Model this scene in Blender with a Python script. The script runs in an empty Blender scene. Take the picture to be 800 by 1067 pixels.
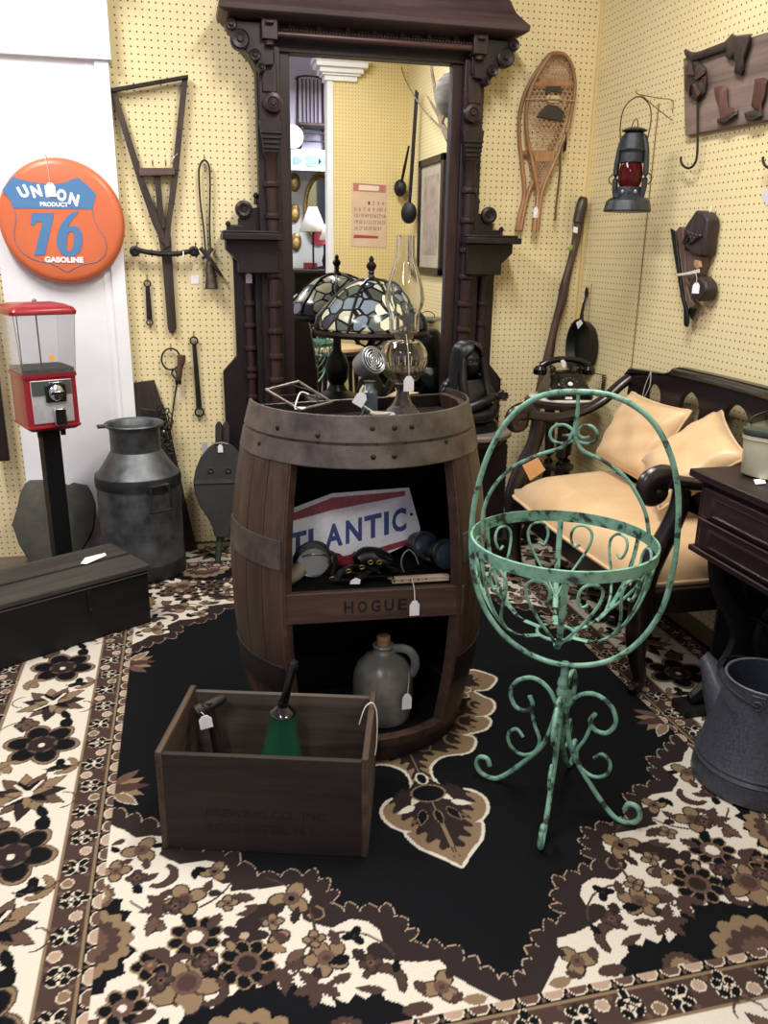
import bpy, bmesh, math, random
import numpy as np
from mathutils import Vector, Matrix
random.seed(7)
SC = bpy.context.scene
COL = SC.collection
PI = math.pi
V = Vector
# ------------------------------------------------------------------ camera geometry
F, YAW, PITCH, ROLL = 860.37, math.radians(-13.557), math.radians(17.599), math.radians(0.8235)
WB, WR, H = 3.654, 1.802, 1.296        # back wall y, right wall x, lens height
_f = V((-math.sin(YAW)*math.cos(PITCH), math.cos(YAW)*math.cos(PITCH), -math.sin(PITCH)))
_r = V((math.cos(YAW), math.sin(YAW), 0)); _u = _r.cross(_f)
AXR = math.cos(ROLL)*_r + math.sin(ROLL)*_u
AXU = -math.sin(ROLL)*_r + math.cos(ROLL)*_u
EYE = V((0, 0, H))
def ray(x, y): return (x-400)/F*AXR - (y-533.5)/F*AXU + _f
def AY(x, y, Y): d = ray(x, y); return EYE + d*(Y/d.y)
def AX(x, y, X): d = ray(x, y); return EYE + d*(X/d.x)
def AZ(x, y, Z): d = ray(x, y); return EYE + d*((Z-H)/d.z)
def PB(x, y, off=0.0): return AY(x, y, WB-off)
def PR(x, y, off=0.0): return AX(x, y, WR-off)
cam = bpy.data.cameras.new('camera'); camo = bpy.data.objects.new('camera', cam); COL.objects.link(camo)
cam.sensor_fit = 'VERTICAL'; cam.sensor_height = 24.0; cam.lens = F/1067*24.0
cam.clip_start = 0.02
m = Matrix.Identity(4)
for i in range(3): m[i][0], m[i][1], m[i][2], m[i][3] = AXR[i], AXU[i], -_f[i], EYE[i]
camo.matrix_world = m
SC.camera = camo

# ------------------------------------------------------------------ materials
def _mat(name):
    mt = bpy.data.materials.new(name); mt.use_nodes = True
    nt = mt.node_tree; b = nt.nodes['Principled BSDF']
    return mt, nt, b
def lin(c):
    if isinstance(c, str):
        c = c.lstrip('#'); c = [int(c[i:i+2], 16)/255 for i in (0, 2, 4)]
    return tuple([(x/12.92 if x <= .04045 else ((x+.055)/1.055)**2.4) for x in c[:3]] + [1])
def N(nt, t, **k):
    n = nt.nodes.new(t)
    for a, b in k.items():
        if a in n.inputs: n.inputs[a].default_value = b
        else: setattr(n, a, b)
    return n
def plain(name, c, rough=.5, metal=0, spec=.5, **kw):
    mt, nt, b = _mat(name)
    b.inputs['Base Color'].default_value = lin(c); b.inputs['Roughness'].default_value = rough
    b.inputs['Metallic'].default_value = metal; b.inputs['Specular IOR Level'].default_value = spec
    for k, v in kw.items(): b.inputs[k.replace('_', ' ')].default_value = v
    return mt
def mottled(name, c1, c2, scale=20, rough=.5, metal=0, bump=.1, stretch=(1, 1, 1), lo=.35, hi=.65, detail=6, c3=None, rough2=None, spec=.5, dist=.0):
    """two colours mixed by a stretched noise; grain direction = axis with the smallest stretch"""
    mt, nt, b = _mat(name)
    tc = N(nt, 'ShaderNodeTexCoord'); mp = N(nt, 'ShaderNodeMapping'); mp.inputs['Scale'].default_value = stretch
    nz = N(nt, 'ShaderNodeTexNoise', Scale=scale, Detail=detail, Roughness=.65, Distortion=dist)
    cr = N(nt, 'ShaderNodeValToRGB')
    e = cr.color_ramp.elements; e[0].position = lo; e[0].color = lin(c1); e[1].position = hi; e[1].color = lin(c2)
    if c3: x = e.new(min(.98, hi+.12)); x.color = lin(c3)
    L = nt.links.new
    L(tc.outputs['Object'], mp.inputs['Vector']); L(mp.outputs[0], nz.inputs['Vector']); L(nz.outputs['Fac'], cr.inputs['Fac'])
    L(cr.outputs['Color'], b.inputs['Base Color'])
    b.inputs['Roughness'].default_value = rough; b.inputs['Metallic'].default_value = metal; b.inputs['Specular IOR Level'].default_value = spec
    if rough2 is not None:
        mr = N(nt, 'ShaderNodeMapRange'); mr.inputs['To Min'].default_value = rough; mr.inputs['To Max'].default_value = rough2
        L(nz.outputs['Fac'], mr.inputs['Value']); L(mr.outputs[0], b.inputs['Roughness'])
    if bump:
        bp = N(nt, 'ShaderNodeBump', Strength=bump, Distance=.004)
        L(nz.outputs['Fac'], bp.inputs['Height']); L(bp.outputs[0], b.inputs['Normal'])
    return mt
def wood(name, c1, c2, axis='z', scale=9, rough=.5, bump=.15, spec=.4, k=.05, blotch=(.55, 1.35)):
    """streaky grain along one axis, broken up by large worn blotches"""
    st = {'x': (k, 1, 1), 'y': (1, k, 1), 'z': (1, 1, k)}[axis]
    mt = mottled(name, c1, c2, scale=scale*5, rough=rough, bump=bump, stretch=st, lo=.32, hi=.68, detail=9, spec=spec, dist=.35)
    nt = mt.node_tree; L = nt.links.new; bs = nt.nodes['Principled BSDF']
    cr = [n for n in nt.nodes if n.type == 'VALTORGB'][0]; tc = [n for n in nt.nodes if n.type == 'TEX_COORD'][0]
    mp = N(nt, 'ShaderNodeMapping'); mp.inputs['Scale'].default_value = tuple(1 if q == 1 else .35 for q in st)
    nz = N(nt, 'ShaderNodeTexNoise', Scale=scale*.7, Detail=6, Roughness=.6); mr = N(nt, 'ShaderNodeMapRange')
    mr.inputs['From Min'].default_value = .3; mr.inputs['From Max'].default_value = .7; mr.inputs['To Min'].default_value = blotch[0]; mr.inputs['To Max'].default_value = blotch[1]
    vm = N(nt, 'ShaderNodeVectorMath', operation='MULTIPLY')
    L(tc.outputs['Object'], mp.inputs['Vector']); L(mp.outputs[0], nz.inputs['Vector']); L(nz.outputs['Fac'], mr.inputs['Value'])
    L(cr.outputs['Color'], vm.inputs[0]); L(mr.outputs[0], vm.inputs[1]); L(vm.outputs[0], bs.inputs['Base Color'])
    return mt
def glass(name, c='#ffffff', rough=.0, ior=1.45):
    return plain(name, c, rough, 0, .5, Transmission_Weight=1.0, IOR=ior)
def pegboard(name, ua, phase, c1, c2, phase2=None, split=None):
    """tan hardboard with 1-inch hole grid; ua = wall axis (0 x, 1 y)"""
    mt, nt, b = _mat(name); L = nt.links.new
    tc = N(nt, 'ShaderNodeTexCoord'); sx = N(nt, 'ShaderNodeSeparateXYZ'); L(tc.outputs['Object'], sx.inputs[0])
    def M(op, a, c, d=None):
        n = N(nt, 'ShaderNodeMath', operation=op)
        for i, v in enumerate((a, c)):
            if v is None: continue
            if isinstance(v, (int, float)): n.inputs[i].default_value = v
            else: L(v, n.inputs[i])
        return n.outputs[0]
    u = sx.outputs[ua]; w = sx.outputs[2]
    ph = phase[0]
    du = M('SUBTRACT', M('FRACT', M('ADD', M('DIVIDE', u, .0254), 100.5-ph), None), .5)
    dv = M('SUBTRACT', M('FRACT', M('ADD', M('DIVIDE', w, .0254), 100.5-phase[1]), None), .5)
    d = M('SQRT', M('ADD', M('MULTIPLY', du, du), M('MULTIPLY', dv, dv)), None)
    mr = N(nt, 'ShaderNodeMapRange', interpolation_type='SMOOTHSTEP'); L(d, mr.inputs['Value'])
    mr.inputs['From Min'].default_value = .095; mr.inputs['From Max'].default_value = .145
    nz = N(nt, 'ShaderNodeTexNoise', Scale=1.6, Detail=5); L(tc.outputs['Object'], nz.inputs['Vector'])
    cr = N(nt, 'ShaderNodeValToRGB'); e = cr.color_ramp.elements
    e[0].position = .3; e[0].color = lin(c1); e[1].position = .7; e[1].color = lin(c2)
    L(nz.outputs['Fac'], cr.inputs['Fac'])
    mx = N(nt, 'ShaderNodeMix', data_type='RGBA'); L(mr.outputs[0], mx.inputs['Factor'])
    mx.inputs['A'].default_value = lin('#4a3c22'); L(cr.outputs['Color'], mx.inputs['B'])
    L(mx.outputs['Result'], b.inputs['Base Color'])
    bp = N(nt, 'ShaderNodeBump', Strength=.5, Distance=.004); L(mr.outputs[0], bp.inputs['Height']); L(bp.outputs[0], b.inputs['Normal'])
    b.inputs['Roughness'].default_value = .55; b.inputs['Specular IOR Level'].default_value = .25
    return mt

# ------------------------------------------------------------------ mesh builder
MW = {}                                  # world matrix of every root made here
def tagobj(o, label, cat, group=None, kind=None):
    if label: o['label'] = label
    if cat: o['category'] = cat
    if group: o['group'] = group
    if kind: o['kind'] = kind
    return o
def thing(name, label, cat, loc=(0, 0, 0), rot=0.0, group=None, euler=None):
    o = bpy.data.objects.new(name, None); COL.objects.link(o); o.empty_display_size = .05
    loc = V(loc); o.location = loc; o.rotation_euler = euler if euler else (0, 0, rot)
    tagobj(o, label, cat, group)
    MW[o] = Matrix.Translation(V(loc)) @ o.rotation_euler.to_matrix().to_4x4()
    return o
def rotz(a): return Matrix.Rotation(a, 3, 'Z')
def smooth_path(pts, n=6, closed=False):
    pts = [V(p) for p in pts]; out = []
    m = len(pts); rng = range(m) if closed else range(m-1)
    for i in rng:
        if closed: p0, p1, p2, p3 = pts[(i-1) % m], pts[i], pts[(i+1) % m], pts[(i+2) % m]
        else: p0, p1, p2, p3 = pts[max(i-1, 0)], pts[i], pts[i+1], pts[min(i+2, m-1)]
        for k in range(n):
            t = k/n
            out.append(.5*((2*p1)+(p2-p0)*t+(2*p0-5*p1+4*p2-p3)*t*t+(3*p1-p0-3*p2+p3)*t**3))
    if not closed: out.append(pts[-1])
    return out
class B:
    def __init__(s): s.v = []; s.f = []; s.mi = []; s.m = 0
    def add(s, vs, fs):
        k = len(s.v); s.v += [V(p) for p in vs]
        for f in fs: s.f.append([k+i for i in f]); s.mi.append(s.m)
        return s
    def box(s, c, size, R=None):
        x, y, z = (a/2 for a in size); c = V(c)
        vs = [V((sx*x, sy*y, sz*z)) for sz in (-1, 1) for sx, sy in ((-1, -1), (1, -1), (1, 1), (-1, 1))]
        if R is not None: vs = [R @ p for p in vs]
        return s.add([c+p for p in vs], [(3, 2, 1, 0), (4, 5, 6, 7), (0, 1, 5, 4), (1, 2, 6, 5), (2, 3, 7, 6), (3, 0, 4, 7)])
    def bb(s, x0, x1, y0, y1, z0, z1): return s.box(((x0+x1)/2, (y0+y1)/2, (z0+z1)/2), (x1-x0, y1-y0, z1-z0))
    def hexa(s, bot, top):                 # two matching rings, capped
        n = len(bot)
        return s.add(list(bot)+list(top), [tuple(range(n))[::-1], tuple(range(n, 2*n))]+[(i, (i+1) % n, n+(i+1) % n, n+i) for i in range(n)])
    def prism(s, pts, d):                  # polygon of 3D points extruded by vector d
        d = V(d); pts = [V(p) for p in pts]
        return s.hexa(pts, [p+d for p in pts])
    def loft(s, rings, cap=True, closed=True):
        n = len(rings[0]); vs = [p for r in rings for p in r]; fs = []
        for i in range(len(rings)-1):
            for j in range(n if closed else n-1):
                a = i*n+j; b = i*n+(j+1) % n; fs.append((a, b, b+n, a+n))
        if cap and closed:
            fs.append(tuple(range(n))[::-1]); fs.append(tuple((len(rings)-1)*n+j for j in range(n)))
        return s.add(vs, fs)
    def lathe(s, prof, c=(0, 0, 0), n=32, R=None, cap=True, sx=1, sy=1):
        c = V(c); rings = []
        for r, z in prof:
            ring = [V((r*sx*math.cos(2*PI*j/n), r*sy*math.sin(2*PI*j/n), z)) for j in range(n)]
            if R is not None: ring = [R @ p for p in ring]
            rings.append([c+p for p in ring])
        return s.loft(rings, cap)
    def tube(s, pts, r, n=8, closed=False, sm=0, cap=True, flat=None):
        """r: number or list along pts; flat=(a,b,upvec): elliptical section"""
        pts = [V(p) for p in pts]
        rr = r if isinstance(r, (list, tuple)) else [r]*len(pts)
        if sm:
            k = len(pts); q = smooth_path([(*p,) for p in pts], sm, closed)
            m = len(q); nr = []
            for i in range(m):
                t = i/sm; a = int(t); b = t-a
                nr.append(rr[a % k]*(1-b)+rr[(a+1) % k if closed else min(a+1, k-1)]*b)
            pts, rr = q, nr
        m = len(pts); rings = []; up = None
        for i, p in enumerate(pts):
            a = pts[(i-1) % m] if (closed or i > 0) else p; b = pts[(i+1) % m] if (closed or i < m-1) else p
            t = (b-a).normalized()
            if up is None:
                up = V((0, 0, 1)) if abs(t.z) < .9 else V((1, 0, 0))
            if flat is not None: up = V(flat[2])
            x = t.cross(up)
            if x.length < 1e-6: x = t.orthogonal()
            x.normalize(); y = x.cross(t).normalized()
            if flat is None: up = y
            fa, fb = (1, 1) if flat is None else flat[:2]
            rings.append([p+x*(math.cos(2*PI*j/n)*rr[i]*fa)+y*(math.sin(2*PI*j/n)*rr[i]*fb) for j in range(n)])
        if closed: rings.append(rings[0]); return s.loft(rings, False)
        return s.loft(rings, cap)
    def ball(s, c, r, n=16, m=10, R=None):
        if isinstance(r, (int, float)): r = (r, r, r)
        c = V(c); rings = []
        for i in range(m+1):
            a = -PI/2+PI*i/m; q = max(math.cos(a), .02)
            ring = [V((r[0]*q*math.cos(2*PI*j/n), r[1]*q*math.sin(2*PI*j/n), r[2]*math.sin(a))) for j in range(n)]
            if R is not None: ring = [R @ p for p in ring]
            rings.append([c+p for p in ring])
        return s.loft(rings, True)
    def obj(s, name, mat, parent=None, sharp=35, bevel=0, world=True, sub=0, seg=2, flip=False):
        me = bpy.data.meshes.new(name)
        vs = s.v
        o = bpy.data.objects.new(name, me); COL.objects.link(o)
        if parent is not None:
            o.parent = parent
            chain = parent; M = Matrix.Identity(4)
            while chain is not None:
                M = MW.get(chain, Matrix.Identity(4)) @ M if chain in MW else M; chain = chain.parent
            if world: Mi = M.inverted(); vs = [Mi @ p for p in vs]
        elif world:
            xs = [p.x for p in vs]; ys = [p.y for p in vs]; zs = [p.z for p in vs]
            o.location = ((min(xs)+max(xs))/2, (min(ys)+max(ys))/2, min(zs))
            MW[o] = Matrix.Translation(o.location); vs = [p-o.location for p in vs]
        me.from_pydata([tuple(p) for p in vs], [], s.f)
        mats = mat if isinstance(mat, (list, tuple)) else [mat]
        for q in mats: me.materials.append(q)
        if len(mats) > 1: me.polygons.foreach_set('material_index', s.mi)
        bm = bmesh.new(); bm.from_mesh(me); bmesh.ops.recalc_face_normals(bm, faces=bm.faces)
        bm.to_mesh(me); bm.free()
        me.polygons.foreach_set('use_smooth', [True]*len(me.polygons)); me.set_sharp_from_angle(angle=math.radians(sharp))
        if bevel:
            md = o.modifiers.new('bevel', 'BEVEL'); md.width = bevel; md.segments = seg; md.limit_method = 'ANGLE'; md.angle_limit = math.radians(40)
        if sub:
            md = o.modifiers.new('sub', 'SUBSURF'); md.levels = sub; md.render_levels = sub
        return o
def structure(o): o['kind'] = 'structure'; return o
# parent of a parent: a part that has sub-parts keeps identity transform, so the chain lookup above works
def curve_text(txt, size, bold=0.0, shear=0.0, space=1.0):
    """mesh (verts, faces) of a line of text, lying in the XY plane, lower left at 0"""
    cu = bpy.data.curves.new('t', 'FONT'); cu.body = txt; cu.size = size; cu.offset = bold; cu.shear = shear; cu.space_character = space
    cu.resolution_u = 3
    o = bpy.data.objects.new('t', cu); COL.objects.link(o)
    dg = bpy.context.evaluated_depsgraph_get(); dg.update()
    me = bpy.data.meshes.new_from_object(o.evaluated_get(dg))
    vs = [V(v.co) for v in me.vertices]; fs = [tuple(p.vertices) for p in me.polygons]
    bpy.data.objects.remove(o); bpy.data.curves.remove(cu); bpy.data.meshes.remove(me)
    x0 = min(p.x for p in vs); y0 = min(p.y for p in vs)
    vs = [V((p.x-x0, p.y-y0, 0)) for p in vs]
    return vs, fs
def fit_text(txt, w, h, bold=0.0, shear=0.0):
    vs, fs = curve_text(txt, 1.0, bold, shear)
    mx = max(p.x for p in vs); my = max(p.y for p in vs)
    return [V((p.x/mx*w, p.y/my*h, 0)) for p in vs], fs
# ------------------------------------------------------------------ setting
M_PEG = pegboard('pegboard_back', 0, (.73, .55), '#e3d2a0', '#ecdcae')
M_PEGR = pegboard('pegboard_side', 1, (.40, .20), '#e3d2a0', '#ecdcae')
M_WHITE = mottled('white_paint', '#e9e9ec', '#f2f2f3', scale=3, rough=.45, bump=.02)
M_CEIL = plain('ceiling_paint', '#eeeae0', .9)
M_FLOOR = mottled('grey_brown_floor', '#5a5046', '#6d6357', scale=8, rough=.6, bump=.05)
M_LAV = plain('lavender_paint', '#c9c5e2', .8)
CZ = 2.68
b = B(); b.bb(-3.0, 1.802, WB, WB+.05, 0, CZ+.9); structure(b.obj('wall_back', M_PEG, world=False))
b = B(); b.bb(WR, WR+.05, .30, WB+.05, 0, CZ+.9); structure(b.obj('wall_right', M_PEGR, world=False))
b = B(); b.bb(-3.0, 4.0, -2.25, WB+.05, -.1, 0); structure(b.obj('floor', M_FLOOR, world=False))
b = B(); b.bb(-3.05, 4.0, -4.0, WB+.05, CZ+.82, CZ+.92); structure(b.obj('ceiling', M_CEIL, world=False))
CZT = CZ+.9
b = B(); b.bb(-3.05, -3.0, -4.0, WB+.05, 0, CZ+.9); structure(b.obj('wall_left', M_LAV, world=False))
b = B(); b.bb(-3.05, 4.0, -2.25, -2.2, 0, CZ+.9); structure(b.obj('wall_front', M_LAV, world=False))
# seam strip of the side pegboard
sx0, sx1 = PR(686, 120).y, PR(656, 400).y
ys = (sx0+sx1)/2
b = B(); b.bb(WR-.003, WR, ys-.003, ys+.003, 0, 1.84); structure(b.obj('trim_1', plain('seam_brown', '#8d7448', .6), world=False))
b = B(); b.bb(1.79, WR-.0002, WB-.012, WB, 0, CZ); structure(b.obj('trim_2', plain('corner_tan', '#dcc68c', .6), world=False))

# white pilaster with a cap, left of the pegboard
xl, xr = AY(30, 530, 3.60).x, AY(139, 400, 3.60).x
zc = AY(50, 58, 3.58).z
b = B(); b.bb(xl, xr-.05, 3.612, WB, 0, zc+.02)                       # recessed panel
b.bb(xr-.052, xr, 3.600, WB, 0, zc-.0)                                # edge board
b.bb(xr-.085, xr-.075, 3.609, 3.6125, 0, zc)
b.bb(xl-.03, xr+.012, 3.585, WB, zc, zc+.22)                          # plain block above
structure(b.obj('trim_3', M_WHITE, bevel=.002, world=False))
b = B()
for i, (o, z0, z1) in enumerate([(.020, .22, .26), (.035, .26, .275), (.05, .275, .36), (.07, .36, .385), (.08, .385, .72)]):
    b.bb(xl-.03-o, xr+.0+o*.6, 3.585-o, WB, zc+z0, zc+z1)
structure(b.obj('trim_4', M_WHITE, bevel=.003, world=False))
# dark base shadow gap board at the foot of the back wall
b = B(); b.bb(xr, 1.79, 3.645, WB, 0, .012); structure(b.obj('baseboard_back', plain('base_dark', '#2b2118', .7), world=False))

# ------------------------------------------------------------------ lights of the shop
def area(name, loc, size, power, col=(1, .975, .945), rot=(0, 0, 0), sy=None):
    l = bpy.data.lights.new(name, 'AREA'); l.energy = power; l.color = col; l.shape = 'RECTANGLE'; l.size = size; l.size_y = sy or size
    o = bpy.data.objects.new(name, l); COL.objects.link(o); o.location = loc; o.rotation_euler = rot
    return o
area('ceiling_tube_light', (.85, 1.80, CZ+.2), .25, 54, sy=1.25)
area('ceiling_tube_light', (-.95, 2.25, CZ+.2), .25, 66, sy=1.25)
area('ceiling_tube_light', (-.9, -.6, CZ+.2), .3, 46, sy=1.25)
area('ceiling_tube_light', (2.0, -1.1, CZ+.2), 1.25, 95, sy=.3)
w = bpy.data.worlds.new('world'); SC.world = w; w.use_nodes = True
w.node_tree.nodes['Background'].inputs[0].default_value = (.9, .92, 1, 1); w.node_tree.nodes['Background'].inputs[1].default_value = .25
SC.view_settings.view_transform = 'Standard'; SC.view_settings.look = 'None'; SC.view_settings.gamma = 1; SC.view_settings.use_curve_mapping = False
SC.view_settings.exposure = 0.0
SC.cycles.use_denoising = True
SC.cycles.max_bounces = 10; SC.cycles.transmission_bounces = 8; SC.cycles.glossy_bounces = 5; SC.cycles.diffuse_bounces = 4
SC.cycles.sample_clamp_indirect = 6; SC.cycles.caustics_reflective = False; SC.cycles.caustics_refractive = False

# ------------------------------------------------------------------ rug
def make_rug():
    PAL = np.array([lin(c) for c in ('#0e0f12', '#c6beb0', '#7a664f', '#42322d', '#2a2221', '#a08a78', '#58443b', '#c2b6a2')], dtype=np.float32)
    K, CR, TA, BR, DB, PK, MB, LT = range(8)
    ST = .0032
    x0, x1, y0, y1 = -.645, 1.695, .665, 3.648
    cx, cy, a, bq = .525, 2.185, .757, 1.119
    def grid(w, h): return np.meshgrid(np.arange(0, w, ST), np.arange(0, h, ST))
    class Cv:
        def __init__(s, w, h, c, ox=0, oy=0):
            s.X, s.Y = grid(w, h); s.X = s.X+ox; s.Y = s.Y+oy; s.c = np.full(s.X.shape, c, np.uint8); s.ox, s.oy = ox, oy
        def win(s, lo, hi):
            i0 = max(0, int((lo[0]-s.ox)/ST)-1); i1 = min(s.X.shape[1], int((hi[0]-s.ox)/ST)+2)
            j0 = max(0, int((lo[1]-s.oy)/ST)-1); j1 = min(s.X.shape[0], int((hi[1]-s.oy)/ST)+2)
            return slice(j0, max(j0, j1)), slice(i0, max(i0, i1))
        def poly(s, pts, c, out=None, ow=.004):
            if out is not None:
                s.poly(pts, out); p = np.array(pts); 
                s.line(list(pts)+[pts[0]], ow, out)
            p = np.array(pts, float); sl = s.win(p.min(0), p.max(0)); X, Y = s.X[sl], s.Y[sl]
            if X.size == 0: return
            ins = np.zeros(X.shape, bool); q = np.roll(p, 1, 0)
            for (xa, ya), (xb, yb) in zip(p, q):
                cond = (ya > Y) != (yb > Y)
                ins ^= cond & (X < (xb-xa)*(Y-ya)/((yb-ya) if yb != ya else 1e-9)+xa)
            s.c[sl][ins] = c
        def ell(s, x, y, ra, rb, c, ang=0, out=None, ow=.005):
            if out is not None: s.ell(x, y, ra+ow, rb+ow, out, ang)
            r = max(ra, rb); sl = s.win((x-r, y-r), (x+r, y+r)); X, Y = s.X[sl]-x, s.Y[sl]-y
            ca, sa = math.cos(ang), math.sin(ang)
            s.c[sl][((X*ca+Y*sa)/ra)**2+((-X*sa+Y*ca)/rb)**2 < 1] = c
        def line(s, pts, w, c):
            for (xa, ya), (xb, yb) in zip(pts[:-1], pts[1:]):
                lo = (min(xa, xb)-w, min(ya, yb)-w); hi = (max(xa, xb)+w, max(ya, yb)+w); sl = s.win(lo, hi)
                X, Y = s.X[sl], s.Y[sl]; dx, dy = xb-xa, yb-ya; L = dx*dx+dy*dy+1e-12
                t = np.clip(((X-xa)*dx+(Y-ya)*dy)/L, 0, 1)
                s.c[sl][(X-xa-t*dx)**2+(Y-ya-t*dy)**2 < (w/2)**2] = c
        def arc(s, x, y, r, a0, a1, w, c, r1=None):
            r1 = r if r1 is None else r1
            s.line([(x+(r+(r1-r)*k/16)*math.cos(a0+(a1-a0)*k/16), y+(r+(r1-r)*k/16)*math.sin(a0+(a1-a0)*k/16)) for k in range(17)], w, c)
        def crescent(s, x, y, r, ang, c, c2=None, out=None):
            pts = [(x+r*math.cos(ang+t), y+r*math.sin(ang+t)) for t in np.linspace(-1.7, 1.7, 16)]
            inn = [(x-.28*r*math.cos(ang)+.78*r*math.cos(ang+t), y-.28*r*math.sin(ang)+.78*r*math.sin(ang+t)) for t in np.linspace(1.35, -1.35, 12)]
            s.poly(pts+inn, c, out)
        def leaf(s, x, y, L, w, ang, c, out=None, notch=0):
            ca, sa = math.cos(ang), math.sin(ang); pts = []
            for t in np.linspace(0, 1, 12): pts.append((t*L, w*math.sin(PI*t**.8)*(1+notch*((int(t*11) % 2)-.5))))
            pts += [(p[0], -p[1]*.8) for p in pts[-2:0:-1]]
            s.poly([(x+u*ca-v*sa, y+u*sa+v*ca) for u, v in pts], c, out)
        def flower(s, x, y, n, r, pr, c, cc, out=None, ang=0, cr=.3, asp=.75):
            for k in range(n):
                t = ang+2*PI*k/n
                s.ell(x+r*math.cos(t), y+r*math.sin(t), pr, pr*asp, c, t, out, .004)
            s.ell(x, y, r*.75, r*.75, c if out is None else MB)
            s.ell(x, y, r*cr, r*cr, cc)
        def lily(s, x, y, r, ang, c, c2, out=None):
            for t, l in ((-.9, .8), (.9, .8), (-.45, 1), (.45, 1), (0, 1.05)): s.leaf(x, y, r*l, r*.22, ang+t, c if t else c2, out)
            s.ell(x, y, r*.3, r*.3, c2)
        def palm(s, x, y, r, ang, cols, n=9):
            """scalloped fan of nested layers"""
            for i, c in enumerate(cols):
                rr = r*(1-.27*i); pts = []
                for t in np.linspace(-PI*.62, PI*.62, n*8+1):
                    q = rr*(.86+.14*abs(math.sin((t+PI*.62)/(PI*1.24)*PI*n)))*(1 if i < 2 else 1)
                    pts.append((x+q*math.cos(ang+t), y+q*math.sin(ang+t)))
                s.poly(pts, c)
    # ---- quarter of the field, folded about both axes
    q = Cv(a+ST, bq+ST, K)
    cream = [(.03, 1.125), (.067, 1.091), (.104, 1.049), (.12, 1.008), (.169, 1.001), (.22, .984), (.236, .968), (.218, .949), (.215, .913), (.233, .886), (.265, .871), (.309, .886), (.348, .862), (.352, .83), (.335, .795), (.346, .748), (.39, .752), (.4375, .749), (.498, .743), (.49, .70), (.505, .656), (.551, .637), (.599, .64), (.645, .60), (.634, .54), (.66, .531), (.699, .529), (.728, .494), (.742, .485), (.757, .47), (.80, .47), (.80, 1.16), (.03, 1.16)]
    outer = [(-.03, 1.10), (.0, 1.092), (.012, 1.062), (.03, 1.085), (.036, 1.04), (.062, 1.055), (.05, 1.012), (.09, 1.03), (.07, .985), (.105, .985), (.12, .955), (.135, .978), (.165, .95), (.14, .925), (.175, .93), (.155, .895), (.18, .885), (.185, .845), (.205, .865), (.222, .84), (.245, .858), (.262, .825), (.275, .85), (.30, .82), (.275, .79), (.305, .79), (.29, .75), (.315, .755), (.315, .715), (.345, .735), (.365, .705), (.39, .727), (.417, .70), (.44, .715), (.46, .66), (.48, .675), (.475, .62), (.505, .635), (.52, .595), (.55, .61), (.572, .585), (.60, .595), (.592, .535), (.62, .55), (.615, .49), (.65, .505), (.665, .465), (.69, .48), (.70, .44), (.725, .455), (.735, .415), (.757, .41), (.80, .41), (.80, 1.16), (-.03, 1.16)]
    oc = []
    for i in range(len(outer)-1):
        (xa, ya), (xb, yb) = outer[i], outer[i+1]; dx, dy = xb-xa, yb-ya; s9 = .30 if i % 2 == 0 else .26
        oc += [(xa, ya)]+([(xa+dx*t+dy*s9*4*t*(1-t)*.5, ya+dy*t-dx*s9*4*t*(1-t)*.5) for t in (.25, .5, .75)] if i < len(outer)-5 else [])
    oc.append(outer[-1])
    q.line(oc, .0040, PK); q.poly(oc, DB); q.poly(cream, CR)
    # scroll in the bay of the edge
    q.ell(.335, .84, .026, .026, DB); q.arc(.333, .842, .014, 0, 4.5, .004, TA, .019)
    q.ell(.505, .70, .018, .02, DB); q.ell(.232, .958, .02, .018, DB)
    # black rim round the palmettes along the border, toothed
    teeth = [(.20, 1.125), (.215, 1.085), (.24, 1.07), (.25, 1.045), (.275, 1.06), (.29, 1.045), (.31, 1.062), (.335, 1.04), (.33, 1.065), (.365, 1.045), (.362, 1.015), (.39, 1.03), (.395, .995), (.42, 1.01), (.44, .99), (.465, .995), (.47, .97), (.49, .985), (.51, 1.0), (.535, 1.0), (.545, 1.02), (.575, 1.005), (.60, 1.03), (.63, 1.02), (.66, 1.05), (.70, 1.04), (.80, 1.05), (.80, 1.16), (.2, 1.16)]
    q.poly(teeth, K)
    q.palm(.50, 1.135, .105, -PI/2, (TA, BR, MB, CR, K)); q.palm(.325, 1.125, .055, -PI/2, (K, BR, TA, CR)); q.palm(.70, 1.13, .06, -PI/2, (TA, BR, CR))
    t2 = [(.80, .66), (.74, .685), (.745, .71), (.715, .715), (.72, .745), (.695, .755), (.71, .785), (.685, .80), (.705, .83), (.68, .86), (.705, .88), (.70, .91), (.73, .92), (.735, .945), (.80, .95)]
    q.poly(t2, K); q.palm(.775, .825, .088, PI, (TA, BR, MB, CR, K)); q.palm(.77, .70, .04, PI, (MB, TA, CR))
    # flowers on the cream ground
    q.arc(.50, .86, .16, 2.2, 4.2, .005, BR); q.arc(.60, .66, .12, .6, 2.6, .005, BR); q.arc(.30, 1.0, .10, 3.4, 5.6, .005, BR); q.arc(.62, .93, .09, 2.6, 4.6, .004, K)
    q.flower(.376, .79, 3, .024, .022, TA, K, DB); q.leaf(.39, .80, .05, .013, .6, DB)
    q.lily(.43, .81, .062, .45, BR, DB); q.flower(.478, .868, 7, .03, .017, DB, PK, None, .3)
    q.flower(.572, .85, 8, .035, .0165, K, CR, TA, .2, .45); q.flower(.478, .936, 9, .037, .0175, K, DB, TA, 0, .5)
    q.ell(.412, .887, .02, .014, TA, .5, DB); q.leaf(.395, .90, .045, .012, -.8, BR)
    for an in (-.5, .5, 2.2): q.leaf(.412, .962, .06, .016, an+1.0, BR, None, .5)
    q.flower(.33, .955, 5, .024, .019, TA, BR, DB); q.leaf(.345, .975, .05, .013, .9, DB)
    for an in (.2, 1.2, -.9, 2.4): q.leaf(.355, 1.012, .05, .014, an, BR, None, .4)
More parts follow.
